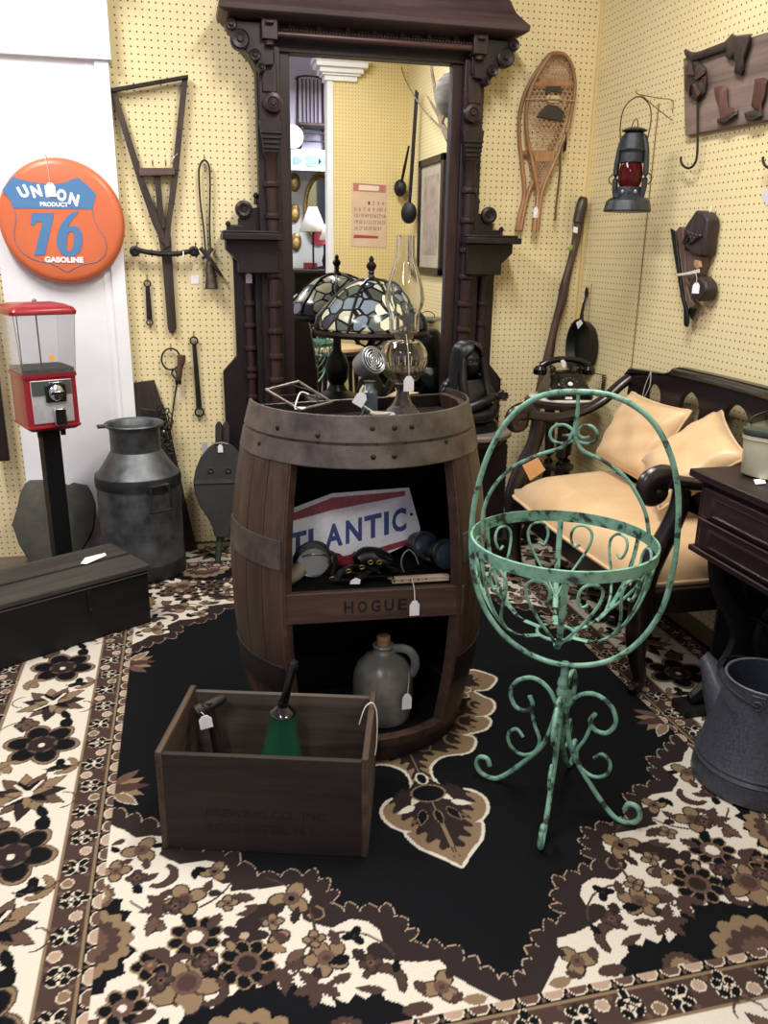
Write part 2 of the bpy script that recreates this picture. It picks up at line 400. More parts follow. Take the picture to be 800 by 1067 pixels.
    q.leaf(.275, .945, .04, .014, 1.9, DB, None, .4); q.flower(.268, .915, 3, .013, .013, K, DB); q.leaf(.285, .96, .045, .014, .2, K)
    q.crescent(.235, 1.032, .042, -2.2, BR, None, DB); q.leaf(.235, 1.05, .06, .010, -.3, BR)
    q.flower(.135, 1.066, 3, .019, .019, TA, BR, DB); q.leaf(.12, 1.05, .035, .010, -2.4, DB)
    q.leaf(.06, 1.105, .05, .014, -.1, TA); q.ell(.19, 1.10, .028, .014, BR)
    q.flower(.588, .955, 5, .036, .031, TA, BR, DB, .4, .5); q.crescent(.60, .915, .03, -1.0, BR, None, DB); q.crescent(.545, .985, .03, 2.6, BR, None, DB); q.leaf(.60, 1.0, .05, .014, 1.2, CR)
    q.flower(.527, .677, 3, .016, .015, TA, K, DB); q.leaf(.545, .672, .03, .01, -.6, K)
    q.flower(.592, .746, 4, .024, .021, TA, BR, DB, .3, .5); q.leaf(.545, .74, .035, .012, 3.0, DB)
    for an in (-.8, .1, .9): q.leaf(.63, .755, .055, .014, an, BR, None, .4)
    q.crescent(.64, .665, .036, 2.6, BR, None, DB); q.leaf(.645, .655, .05, .010, .5, BR)
    q.flower(.684, .575, 3, .022, .02, TA, BR, DB); q.leaf(.66, .57, .03, .01, 3.3, K)
    q.flower(.655, .90, 5, .018, .016, K, TA, TA); q.leaf(.64, .86, .05, .014, 1.9, BR); q.leaf(.67, .94, .05, .014, 1.2, MB)
    q.flower(.70, .985, 6, .026, .016, K, CR, TA); q.leaf(.64, 1.0, .05, .013, .4, BR); q.flower(.735, .63, 4, .016, .015, TA, BR, DB); q.leaf(.72, .53, .035, .01, .4, BR)
    # more stems, leaves and buds filling the cream ground
    for (x, y, L9, w9, an, c9) in ((.45, .775, .055, .015, -.4, BR), (.52, .80, .05, .014, .9, BR), (.53, .90, .05, .015, .2, MB), (.44, .90, .045, .013, 2.6, TA), (.38, .86, .05, .012, -1.9, DB), (.30, .93, .045, .013, -1.3, BR), (.37, .925, .045, .012, .6, MB), (.29, 1.0, .05, .012, .3, BR), (.20, .99, .03, .010, 1.2, K), (.18, 1.04, .04, .012, 1.9, BR), (.10, 1.085, .035, .010, .5, BR), (.43, .985, .05, .014, 1.0, K), (.53, .955, .05, .013, -.7, K), (.62, .88, .05, .014, -.3, BR), (.63, .82, .05, .013, -.9, MB), (.60, .79, .045, .013, 2.4, K), (.55, .735, .04, .012, -2.0, BR), (.62, .71, .045, .012, .8, BR), (.68, .71, .04, .012, -1.2, K), (.67, .64, .04, .011, -1.5, BR), (.70, .60, .035, .010, .3, BR), (.73, .57, .03, .010, -.8, K), (.57, .66, .035, .010, 1.6, K), (.65, .78, .05, .013, 1.3, MB), (.66, .97, .05, .013, -2.6, BR), (.74, 1.0, .05, .014, .6, MB), (.50, .90, .03, .010, -1.2, TA)):
        q.leaf(x, y, L9, w9, an, c9, DB if c9 in (TA, MB) else None, .35)
    for (x, y) in ((.345, .905), (.505, .775), (.555, .915), (.61, .76), (.25, .985), (.69, .66), (.42, .845), (.635, .94)): q.flower(x, y, 4, .011, .010, (TA, BR)[int(x*100) % 2], K, DB)
    # little palmettes growing from the long borders
    for (yy, r) in ((.335, .062),):
        q.lily(a+.005, yy, r*1.35, PI+.0, TA, BR); q.leaf(a, yy+.02, .075, .016, PI-.75, TA, CR); q.leaf(a, yy-.02, .075, .016, PI+.75, MB)
    # ---- centre medallion (quarter: long axis = y, tip at q=(0,.775))
    med = [(0, .775), (.035, .735), (.07, .70), (.088, .66), (.088, .645), (.06, .642), (.09, .638), (.12, .605), (.127, .56), (.10, .525), (.05, .51), (.03, .48), (.028, .43), (.045, .395), (.085, .37), (.15, .368), (.18, .34), (.19, .305), (.165, .285), (.20, .28), (.24, .268), (.265, .235), (.258, .21), (.23, .205), (.27, .20), (.30, .17), (.31, .13), (.29, .10), (.275, .06), (.32, .06), (.36, .02), (.37, 0), (0, 0)]
    md = [V((x, y, 0)) for x, y in med[:-1]]; sm = [(p.x, p.y) for p in smooth_path(md, 5)]+[(0, 0)]
    q.line(sm[:-1], .016, CR); q.poly(sm, TA)
    ins = [(x*.80 if y > .3 else x*.86, y-.028 if y > .6 else y*.955) for x, y in sm]
    zz = []
    for i, (x, y) in enumerate(ins[:-1]):
        k = .012 if (i//2) % 2 else -.004
        zz.append((max(0, x-k), max(0, y-k)))
    q.poly(zz+[(0, 0)], DB)
    for (x, y, an, c) in ((.0, .60, PI/2, K), (.03, .595, 1.2, K), (.045, .575, .4, CR), (.02, .53, .9, CR)): q.leaf(x, y-.02, .055, .012, an, c, TA if c == K else None)
    q.ell(0, .515, .04, .03, K, 0, TA); q.ell(0, .455, .012, .02, K, 0, CR)
    q.flower(0, 0, 10, .09, .045, TA, CR, CR); q.flower(.12, .16, 6, .045, .03, MB, CR, TA); q.flower(.22, .05, 6, .03, .02, TA, K, CR); q.flower(.02, .28, 6, .04, .025, BR, CR, TA)
    q.arc(.14, .30, .03, 0, 4, .008, TA); q.arc(.2, .22, .028, 1, 5, .008, TA); q.arc(.26, .14, .026, 1, 5, .008, TA)
    # ---- border strip: s along, t outward from the field
    Lb = 3.4
    bd = Cv(Lb, .42, K)
    ph = .0475
    for k in range(int(Lb/ph)+2):
        s_ = k*ph
        bd.ell(s_, .001, .018, .0145, PK if k % 2 else MB, 0, LT, .0025); bd.ell(s_+ph/2, .013, .0035, .006, MB)
    bd.poly([(0, .020), (Lb, .020), (Lb, .026), (0, .026)], TA)
    def brownband(t0, t1):
        bd.poly([(0, t0), (Lb, t0), (Lb, t1), (0, t1)], BR); c = (t0+t1)/2
        for k in range(int(Lb/.097)+2):
            s_ = k*.097
            bd.ell(s_+.0485, c, .024, .028, DB); bd.ell(s_, c+.014*(1 if k % 2 else -1), .012, .011, PK if k % 3 else TA, 0, LT, .0025)
            for (du, dv, an) in ((-.012, -.012, .7), (.012, -.012, -.7), (-.012, .012, -.7), (.012, .012, .7), (.0, .026, 1.57)):
                bd.ell(s_+.0485+du, c+dv*(1 if k % 2 else -1), .0115, .0078, K, an, LT, .002)
            bd.ell(s_+.0485, c, .005, .005, LT); bd.ell(s_+.02, t0+.008, .006, .006, MB); bd.ell(s_+.07, t1-.008, .006, .006, MB)
    brownband(.026, .093); bd.poly([(0, .091), (Lb, .091), (Lb, .098), (0, .098)], TA)
    bd.poly([(0, .098), (Lb, .098), (Lb, .325), (0, .325)], CR)
    c = .205
    for k in range(int(Lb/.44)+2):
        s_ = k*.44+.11
        # rosette
        bd.flower(s_, c, 6, .056, .043, TA, CR, BR, .3, .25); bd.flower(s_, c, 6, .054, .033, K, CR, DB, .3, .25); bd.flower(s_, c, 6, .026, .015, DB, CR, None, .0, .35); bd.ell(s_, c, .034, .032, DB); bd.ell(s_-.005, c, .010, .009, CR)
        bd.leaf(s_+.07, c+.06, .09, .018, .1, DB, None, .3); bd.leaf(s_+.08, c-.05, .05, .02, -.1, K); bd.leaf(s_+.075, c-.065, .05, .018, .6, K)
        bd.crescent(s_-.10, c+.065, .036, .8, TA, None, DB); bd.crescent(s_-.115, c-.07, .036, -2.0, TA, None, DB)
        bd.arc(s_-.06, c-.06, .07, 2.6, 4.8, .004, BR); bd.arc(s_+.06, c+.06, .07, -.5, 1.6, .004, BR)
        # star lily
        v_ = s_+.22
        for j in range(11): bd.leaf(v_, c, .102 if j % 2 else .088, .022, j*2*PI/11+.2, (TA, MB, DB)[j % 3], K)
        for j in range(7): bd.leaf(v_, c, .058, .012, j*2*PI/7+.5, (K, TA)[j % 2], K)
        for an in (-.5, .7, 2.2): bd.line([(v_, c), (v_+.055*math.cos(an), c+.055*math.sin(an))], .008, CR)
        bd.ell(v_, c, .013, .013, CR)
        bd.flower(v_-.11, c+.055, 4, .016, .015, MB, DB, DB); bd.leaf(v_-.10, c-.055, .055, .014, .4, K); bd.flower(v_+.105, c-.06, 3, .018, .016, K, DB); bd.leaf(v_+.10, c+.06, .06, .015, .5, TA, DB)
        bd.arc(v_+.02, c+.085, .03, 0, PI, .004, BR); bd.arc(v_-.04, c-.085, .03, PI, 2*PI, .004, BR)
    bd.poly([(0, .325), (Lb, .325), (Lb, .333), (0, .333)], TA); brownband(.333, .40); bd.poly([(0, .40), (Lb, .40), (Lb, .42), (0, .42)], K)
    # ---- assemble
    nx = int((x1-x0)/ST)+1; ny = int((y1-y0)/ST)+1
    xs = x0+np.arange(nx)*ST; ys = y0+np.arange(ny)*ST
    X, Y = np.meshgrid(xs, ys)
    qx = np.abs(X-cx); qy = np.abs(Y-cy)
    i = np.clip((qx/ST).round().astype(int), 0, q.c.shape[1]-1); j = np.clip((qy/ST).round().astype(int), 0, q.c.shape[0]-1)
    idx = q.c[j, i]
    ex = qx-a; ey = qy-bq
    out = (ex > 0) | (ey > 0)
    t = np.maximum(ex, ey); sx = ex >= ey
    s_ = np.where(sx, Y-y0, X-x0+.05)
    bi = np.clip((s_/ST).round().astype(int), 0, bd.c.shape[1]-1); bj = np.clip((t/ST).round().astype(int), 0, bd.c.shape[0]-1)
    idx = np.where(out, bd.c[bj, bi], idx)
    col = PAL[idx.ravel()]
    # woven wobble in height
    Z = np.full(X.shape, .010)
    me = bpy.data.meshes.new('rug')
    co = np.stack([X.ravel()-cx, Y.ravel()-cy, Z.ravel()], 1).astype(np.float32)
    vi = np.arange(nx*ny).reshape(ny, nx)
    fc = np.stack([vi[:-1, :-1], vi[:-1, 1:], vi[1:, 1:], vi[1:, :-1]], -1).reshape(-1, 4)
    # turned-down edge so the rug has a thickness
    edge = np.concatenate([vi[0, :], vi[1:, -1], vi[-1, -2::-1], vi[-2:0:-1, 0]])
    lowv = co[edge].copy(); lowv[:, 2] = 0.0
    k0 = len(co); co = np.concatenate([co, lowv]); col = np.concatenate([col, np.tile(PAL[K], (len(edge), 1))])
    e2 = np.arange(len(edge)); side = np.stack([edge, k0+e2, k0+np.roll(e2, -1), np.roll(edge, -1)], 1)
    fc = np.concatenate([fc, side])
    me.vertices.add(len(co)); me.vertices.foreach_set('co', co.ravel())
    me.loops.add(fc.size); me.loops.foreach_set('vertex_index', fc.ravel().astype(np.int32))
    me.polygons.add(len(fc)); me.polygons.foreach_set('loop_start', (np.arange(len(fc))*4).astype(np.int32))
    me.update(calc_edges=True)
    ca = me.color_attributes.new('pile_colour', 'FLOAT_COLOR', 'POINT'); ca.data.foreach_set('color', col.astype(np.float32).ravel())
    mt, nt, bs = _mat('rug_pile'); L = nt.links.new
    at = N(nt, 'ShaderNodeVertexColor', layer_name='pile_colour')
    tc = N(nt, 'ShaderNodeTexCoord'); nz = N(nt, 'ShaderNodeTexNoise', Scale=420, Detail=2)
    L(tc.outputs['Object'], nz.inputs['Vector'])
    mr = N(nt, 'ShaderNodeMapRange'); mr.inputs['To Min'].default_value = .78; mr.inputs['To Max'].default_value = 1.15; L(nz.outputs['Fac'], mr.inputs['Value'])
    mx = N(nt, 'ShaderNodeVectorMath', operation='MULTIPLY'); L(at.outputs['Color'], mx.inputs[0]); L(mr.outputs[0], mx.inputs[1])
    L(mx.outputs[0], bs.inputs['Base Color']); bs.inputs['Roughness'].default_value = .95; bs.inputs['Specular IOR Level'].default_value = .1
    bp = N(nt, 'ShaderNodeBump', Strength=.25, Distance=.002); L(nz.outputs['Fac'], bp.inputs['Height']); L(bp.outputs[0], bs.inputs['Normal'])
    me.materials.append(mt)
    o = bpy.data.objects.new('rug', me); COL.objects.link(o); o.location = (cx, cy, 0)
    tagobj(o, 'large black rug with cream floral corners, scalloped medallion and flowered brown and cream border', 'rug')
make_rug()
RZ = .0102                             # top of the pile
# ------------------------------------------------------------------ shared materials
M_IRON = mottled('dark_iron', '#1d1a19', '#37312d', scale=40, rough=.55, metal=.6, bump=.15)
M_BLACKIRON = mottled('black_iron', '#0f0f10', '#1d1d1e', scale=30, rough=.5, metal=.3, bump=.15)
M_RUST = mottled('rusty_iron', '#2c211c', '#4c3a30', scale=30, rough=.7, metal=.4, bump=.2)
M_DARKWOOD = wood('dark_weathered_wood', '#2b221e', '#4a3c36', 'z', 10, .6)
M_TAG = mottled('tag_card', '#e9e7ea', '#f4f3f5', scale=30, rough=.7, bump=0)
M_STRING = plain('tag_string', '#d9d5cc', .9)
M_LEATHER = mottled('old_leather', '#211c1a', '#3b332e', scale=30, rough=.6, bump=.2)
M_NAIL = plain('hook_wire', '#8a7a5c', .45, .7)
M_BLACKWOOD = wood('black_brown_wood', '#171210', '#2a211d', 'z', 9, .4, .1)

def price_tag(parent, anchor, top, w=.020, h=.034, yaw=0.0, tilt=0.0, mat=None, name='price_tag'):
    """card tag on a string: anchor -> top (both world points)"""
    anchor, top = V(anchor), V(top)
    R = Matrix.Rotation(yaw, 3, 'Z') @ Matrix.Rotation(tilt, 3, 'Y')
    k = .28
    prof = [(-w/2, -h), (w/2, -h), (w/2, -h*k), (w*.22, 0), (-w*.22, 0), (-w/2, -h*k)]
    b = B(); b.prism([top+R @ V((x, -.0008, z)) for x, z in prof], R @ V((0, .0016, 0)))
    t = b.obj(name, mat or M_TAG, parent)
    s = B(); mid = (anchor+top)/2+V((.002, -.001, 0))
    s.tube([anchor, mid, top+R @ V((0, -.0012, -h*.14))], .0009, 5, sm=3); s.obj('string', M_STRING, t)
    return t
def wprism(b, pts, off, th, side='b'):
    f = PB if side == 'b' else PR
    d = V((0, th, 0)) if side == 'b' else V((th, 0, 0))
    return b.prism([f(x, y, off) for x, y in pts], d)
def nail(parent, p, side='b', L=.03):
    """bent wire peg hook that carries a hung tool; a part of it"""
    d = V((0, 1, 0)) if side == 'b' else V((1, 0, 0))
    e = (WB-p[1]) if side == 'b' else (WR-p[0])
    p = V(p); w = p+d*(e+.003)
    b = B(); b.tube([w+V((0, 0, .022)), w+V((0, 0, .02))-d*.006, w+V((0, 0, .002))-d*.008, p+V((0, 0, -.001)), p-d*.008+V((0, 0, .008))], .0016, 6, sm=3)
    return b.obj('peg_hook', M_NAIL, parent)

# ------------------------------------------------------------------ round gasoline sign
c = AY(64, 231, 3.56); RS = (AY(131, 231, 3.56).x-AY(-1, 231, 3.56).x)/2
c.x = AY(64.5, 231, 3.56).x
M_ORANGE = mottled('orange_enamel', '#cf6a42', '#d67249', scale=3, rough=.35, bump=.01)
M_BLUE = plain('sign_blue', '#4f7fae', .4); M_SWHITE = plain('sign_white', '#f3f1ee', .4)
t = thing('gas_sign', 'round orange domed sign reading UNION PRODUCT 76 GASOLINE on the white pilaster', 'sign', (c.x, 3.600, c.z))
Rx = Matrix.Rotation(PI/2, 3, 'X')         # lathe axis z -> -y
b = B(); b.lathe([(RS*.97, 0), (RS, .008), (RS, .02), (RS*.985, .032), (RS*.95, .041), (RS*.88, .0455), (RS*.6, .047), (.001, .047)], (c.x, 3.600, c.z), 72, Rx)
b.obj('disc', M_ORANGE, t)
ys = 3.600-.0475
def sp(x, z): return V((c.x+x*RS, ys, c.z+z*RS))
def flat_on_sign(vs, fs, x, z, bld, th=.0012):
    vv = [V((c.x+(p.x+x)*RS, ys, c.z+(p.y+z)*RS)) for p in vs]
    bld.add(vv, fs); bld.add([p-V((0, th, 0)) for p in vv], fs)
# shield banner and its outline (units of the radius)
ban = [(-.87, .46), (-.78, .57), (-.68, .68), (-.55, .635), (-.40, .603), (-.11, .578), (.08, .603), (.20, .65), (.317, .698), (.45, .59), (.587, .444), (.54, .32), (.508, .206), (-.73, .197), (-.76, .317)]
b = B(); b.prism([sp(x, z) for x, z in ban], (0, -.001, 0)); 
lf = [(-.73, .20), (-.70, .06), (-.746, -.13), (-.76, -.32), (-.65, -.51), (-.46, -.62), (-.24, -.667), (-.10, -.74), (.016, -.80), (.13, -.74), (.27, -.68), (.49, -.635), (.62, -.54), (.68, -.40), (.66, -.24), (.555, -.06), (.515, .08), (.508, .20)]
b.tube([sp(x, z)-V((0, .0004, 0)) for x, z in lf], .0011, 5, sm=3); b.obj('shield', M_BLUE, t)
b = B(); ch = 'UNION'
for i, (g, x, z, a) in enumerate(zip(ch, (-.575, -.40, -.205, -.05, .125), (.335, .355, .365, .33, .285), (-.42, -.22, -.05, .14, .30))):
    a = -a; w_ = .06 if g == 'I' else .155
    vs, fs = fit_text(g, w_, .19, .06); ca, sa = math.cos(a), math.sin(a)
    flat_on_sign([V((p.x*ca-p.y*sa, p.x*sa+p.y*ca, 0)) for p in vs], fs, x, z, b, .0022)
b.obj('lettering', M_SWHITE, t)
b = B(); vs, fs = fit_text('PRODUCT', .44, .07, .05); flat_on_sign(vs, fs, -.31, .232, b, .0022); b.obj('lettering', M_SWHITE, t)
b = B(); vs, fs = fit_text('GASOLINE', .62, .095, .055); flat_on_sign(vs, fs, -.33, -.655, b, .0022); b.obj('lettering', M_SWHITE, t)
def zs(x, y, o=0.0): return sp((x-315)/315, (640-y)/315)-V((0, .0003+o, 0))
b = B(); b.prism([zs(*p) for p in [(172, 600), (278, 598), (274, 626), (214, 808), (162, 810), (222, 642), (190, 642), (180, 660), (162, 660)]], (0, -.0012, 0)); b.obj('numeral', M_BLUE, t)
out6 = [(345, 668), (375, 658), (398, 668), (411, 700), (408, 745), (394, 785), (365, 810), (330, 815), (298, 800), (281, 765), (283, 720), (297, 680), (318, 645), (345, 612)]
in6 = [(352, 688), (364, 688), (369, 698), (370, 715), (366, 742), (358, 768), (347, 785), (338, 789), (330, 784), (326, 768), (329, 742), (334, 718), (340, 700), (346, 692)]
b = B(); n6 = len(out6); b.add([zs(*p, .0016) for p in out6]+[zs(*p, .0016) for p in in6], [(k, (k+1) % n6, n6+(k+1) % n6, n6+k) for k in range(n6)])
b.prism([zs(*p) for p in [(345, 612), (375, 592), (403, 585), (396, 600), (372, 622), (352, 655), (345, 668), (330, 640)]], (0, -.0012, 0)); b.obj('numeral', M_BLUE, t)
price_tag(t, sp(-.155, .98), sp(-.12, .60)-V((0, .004, 0)), .036, .05)
nail(t, sp(-.155, 1.0)+V((0, .03, 0)))

# ------------------------------------------------------------------ tall A-shaped frame
t = thing('wooden_frame_tool', 'tall dark A-shaped wooden frame with a long handle hung on the pegboard', 'tool', PB(172, 250))
k = 1/2.963
def z1(pts): return [(x*k, y*k) for x, y in pts]
b = B(); wprism(b, z1([(339, 280), (357, 275), (440, 540), (505, 715), (515, 765), (495, 745), (470, 690), (425, 560)]), .035, .02); b.obj('side_bar', M_DARKWOOD, t, bevel=.002)
b = B(); wprism(b, z1([(562, 238), (581, 232), (548, 560), (527, 700), (525, 760), (505, 770), (512, 690), (530, 540)]), .034, .019); b.obj('side_bar', M_DARKWOOD, t, bevel=.002)
b = B(); wprism(b, z1([(341, 272), (581, 230), (581, 240), (341, 284)]), .045, .03); b.obj('top_strap', M_IRON, t, bevel=.001)
b = B(); wprism(b, z1([(428, 518), (540, 518), (540, 540), (430, 543)]), .045, .03); b.obj('cross_bar', wood('crossbar_wood', '#4a3833', '#6d5750', 'x', 10, .6), t, bevel=.002)
b = B(); wprism(b, z1([(476, 540), (494, 540), (503, 640), (512, 700), (494, 715), (484, 640)]), .030, .016); b.obj('centre_brace', M_DARKWOOD, t, bevel=.002)
b = B(); wprism(b, z1([(488, 730), (528, 730), (530, 780), (545, 1015), (538, 1028), (526, 1028), (518, 1015), (500, 800)]), .028, .022); b.obj('handle', M_DARKWOOD, t, bevel=.003)
price_tag(t, PB(185, 160, .04), PB(181, 163, .045), .004, .006); nail(t, PB(159, 172, .03)); nail(t, PB(172.5, 172, .03))

# ------------------------------------------------------------------ bar with round ends
t = thing('iron_bar', 'dark iron bar with round knobbed ends hung across the A-shaped frame', 'tool', PB(171, 263))
b = B(); b.tube([PB(x*k, y*k, .055) for x, y in [(420, 770), (452, 778), (500, 784), (550, 783), (590, 775)]], [.010, .0105, .011, .0105, .010], 10, sm=4); b.obj('bar', M_IRON, t)
for x, y in ((416, 776), (598, 776)):
    b = B(); p = PB(x*k, y*k, .06); b.lathe([(.012, -.012), (.019, -.009), (.021, 0), (.019, .009), (.012, .012), (.008, .008), (.006, .008)], p, 20, Rx); b.obj('end_ring', M_BLACKIRON, t)
    nail(t, PB(x*k+2, y*k-4, .05))
b = B(); wprism(b, [(190.3, 261.5), (191.6, 261.5), (191.6, 268), (190.3, 268)], .067, .024); b.obj('white_band', M_TAG, t)

# paper label stuck to the pegboard
b = B(); wprism(b, [(198.5, 287), (207, 286.5), (207.5, 295.5), (199, 296)], .0025, .0015)
tagobj(b.obj('price_sign', M_TAG), 'small square white paper label on the pegboard left of the strapped bell', 'label')
b = B(); wprism(b, [(211, 461), (215.5, 461), (216, 469), (213.5, 473), (210.5, 469)], .0045, .0012)
tagobj(b.obj('price_sign', plain('blue_card', '#a9b0c6', .7)), 'small pale blue card label on the pegboard above the bellows', 'label')

# ------------------------------------------------------------------ bell on a leather strap
t = thing('strap_bell', 'old metal bell knotted on a long looped leather strap hung on the pegboard', 'bell', PB(219, 300))
b = B(); b.tube([PB(x*k, y*k, .02) for x, y in [(634, 770), (628, 700), (618, 620), (614, 540), (618, 508), (630, 495), (643, 506), (648, 540), (648, 620), (647, 700), (650, 775)]], .0085, 8, sm=4, flat=(.45, 1.0, (0, 1, 0))); b.obj('strap', M_LEATHER, t)
b = B()
for pts in ([(618, 765), (640, 790), (655, 805)], [(655, 765), (640, 785), (625, 800)], [(640, 790), (665, 825), (684, 852)], [(630, 770), (645, 800), (640, 830)], [(614, 778), (600, 790)]):
    b.tube([PB(x*k, y*k, .035) for x, y in pts], [.009, .009, .005][:len(pts)], 7, sm=3)
b.obj('knot', M_LEATHER, t)
b = B(); c0 = PB(218.5, 271, .03); c1 = PB(220.5, 301, .045); ax = (c1-c0).normalized(); Rq = V((0, 0, 1)).rotation_difference(ax).to_matrix(); Lb_ = (c1-c0).length
b.lathe([(.006, 0), (.014, .004), (.018, Lb_*.25), (.021, Lb_*.6), (.026, Lb_*.93), (.027, Lb_), (.022, Lb_*.97), (.016, Lb_*.5)], c0, 22, Rq, cap=False, sy=.8)
b.obj('bell', mottled('dull_bronze', '#3a352c', '#5d5446', scale=30, rough=.5, metal=.6, bump=.1), t); nail(t, PB(213, 167, .018))
b = B(); b.ball(PB(220, 299, .045), .009); b.obj('clapper', M_IRON, t)

# ------------------------------------------------------------------ wrenches
def wrench(label, a, z, ra, rz, w, open_end=False):
    a, z = V(a), V(z); t = thing('wrench', label, 'wrench', (a+z)/2, group='wrenches on the pegboard')
    d = (z-a).normalized(); b = B()
    s = V((d.z, 0, -d.x))
    b.hexa([a+d*ra*.9+s*w*.75+V((0, .004, 0)), a+d*ra*.9-s*w*.75+V((0, .004, 0)), a+d*ra*.9-s*w*.75-V((0, .004, 0)), a+d*ra*.9+s*w*.75-V((0, .004, 0))], [z-d*rz*.9+q for q in (s*w+V((0, .005, 0)), -s*w+V((0, .005, 0)), -s*w-V((0, .005, 0)), s*w-V((0, .005, 0)))])
    b.obj('shank', M_IRON, t, bevel=.002)
    for p, r, nm in ((a, ra, 'ring_end'), (z, rz, 'box_end')):
        b = B(); rings = []
        for q in range(25):
            an = 2*PI*q/24
            if nm == 'box_end' and open_end and abs(((an-math.atan2(d.z, d.x)+PI) % (2*PI))-PI) < .55: continue
            u = V((math.cos(an), 0, math.sin(an))); rings.append([p+u*(r*.66)+V((0, -.006, 0)), p+u*r+V((0, -.005, 0)), p+u*r+V((0, .005, 0)), p+u*(r*.66)+V((0, .006, 0))])
        b.loft(rings, cap=open_end and nm == 'box_end'); b.obj(nm, M_IRON, t)
    nail(t, a+V((0, 0, ra*.8)))
    return t
wrench('short dark wrench hung on the pegboard left of the A-frame handle', PB(153.5, 295.5, .016), PB(156, 336, .016), .0155, .0145, .0115, True)
wrench('long black box wrench hung on the pegboard above the bellows', PB(202, 355, .016), PB(207.8, 429.5, .016), .0185, .0215, .0118)

# ------------------------------------------------------------------ ring with a wooden-handled tool
t = thing('ring_tool', 'iron ring with a wooden-handled iron rod hung above the milk can', 'tool', PB(185, 385))
k2 = 1/6.671
def z2(x, y, o): return PB(160+x*k2, 340+y*k2, o)
b = B(); b.tube([z2(120+65*math.cos(q*PI/12), 228+74*math.sin(q*PI/12), .022) for q in range(24)], .0038, 8, closed=True); b.obj('ring', M_RUST, t)
b = B(); b.tube([z2(195, 200, .035), z2(193, 240, .035), z2(183, 290, .036), z2(176, 350, .034), z2(170, 385, .03)], [.017, .0165, .0125, .0125, .010], 12, sm=4); b.obj('wooden_handle', wood('handle_wood', '#3f2c24', '#60463a', 'z', 12, .5), t)
b = B(); b.tube([z2(170, 375, .03), z2(172, 405, .03)], [.014, .012], 12); b.tube([z2(140, 300, .024), z2(125, 325, .026), z2(140, 350, .026), z2(160, 370, .03)], .0035, 7, sm=3); b.tube([z2(150, 300, .022), z2(160, 330, .026), z2(175, 350, .03)], .003, 7, sm=3); b.obj('ferrule', M_BLACKIRON, t)
b = B(); b.tube([z2(160, 410, .028), z2(140, 540, .022), z2(128, 640, .015), z2(118, 720, .012)], [.004, .0035, .003, .003], 7, sm=3); b.obj('rod', M_RUST, t)
price_tag(t, z2(172, 400, .045), z2(178, 425, .045), .018, .055, yaw=.9); nail(t, z2(120, 160, .02))

# ------------------------------------------------------------------ leaning plank with tangled chain behind the milk can
top, bot = AY(150, 397, 3.62), AZ(200, 576, RZ)
t = thing('plank', 'dark weathered plank with a carved end leaning on the pegboard behind the milk can', 'plank', (bot.x, bot.y, 0))
def pl(x, y):
    A_, Bq = ray(x, y), None
    # intersect with the leaning plane through bot (y=3.42,z=0) and top (y=3.62,z=.78)
    n = V((0, .78, -.07)).normalized(); d = ray(x, y); p0 = V((0, 3.553, RZ+.010))
    return EYE+d*((p0-EYE).dot(n)/d.dot(n))
b = B(); nrm = V((0, .78, -.07)).normalized()
b.prism([pl(x, y) for x, y in [(138, 399), (160.5, 396), (165, 410), (172, 430), (178, 450), (184, 478), (195, 530), (205, 571.5), (192, 573.5), (150, 574), (140, 480)]], nrm*.022)
b.obj('board', wood('plank_wood', '#1f1815', '#46342a', 'z', 6, .7, .3), t, bevel=.003)
b = B(); b.prism([pl(x, y)-nrm*.012 for x, y in [(147, 425), (170, 428), (176, 447), (150, 440)]], nrm*.012); b.obj('carved_end', M_BLACKWOOD, t, bevel=.003)
t = thing('chain', 'tangled dark chain with rings hanging over the plank beside the milk can', 'chain', pl(174, 450))
b = B(); random.seed(3)
pts = [(167, 424), (170, 427), (174, 428), (177, 432), (178, 438), (176, 444), (173, 449), (171, 455), (174, 460), (177, 464), (178, 470), (175, 476), (170, 436), (172, 442), (168, 446)]
for i, (x, y) in enumerate(pts):
    p = pl(x, y)-nrm*(.022+.006*(i % 2)); a_ = random.uniform(0, PI)
    e1 = V((math.cos(a_), .35*(i % 2), math.sin(a_))).normalized(); e2 = nrm.cross(e1).normalized()
    b.tube([p+e1*(.014*math.cos(q*PI/6))+e2*(.008*math.sin(q*PI/6)) for q in range(12)], .0032, 6, closed=True)
b.obj('links', M_BLACKIRON, t)
b = B(); p = pl(177.5, 452)-nrm*.02; b.tube([p+V((.012*math.cos(q*PI/8), 0, .030*math.sin(q*PI/8))) for q in range(16)], .0018, 6, closed=True); b.obj('wire_loop', M_NAIL, t)
b = B(); b.ball(pl(171, 449)-nrm*.033, (.006, .004, .008)); b.obj('silver_buckle', plain('buckle', '#b9b9bd', .3, .9), t)

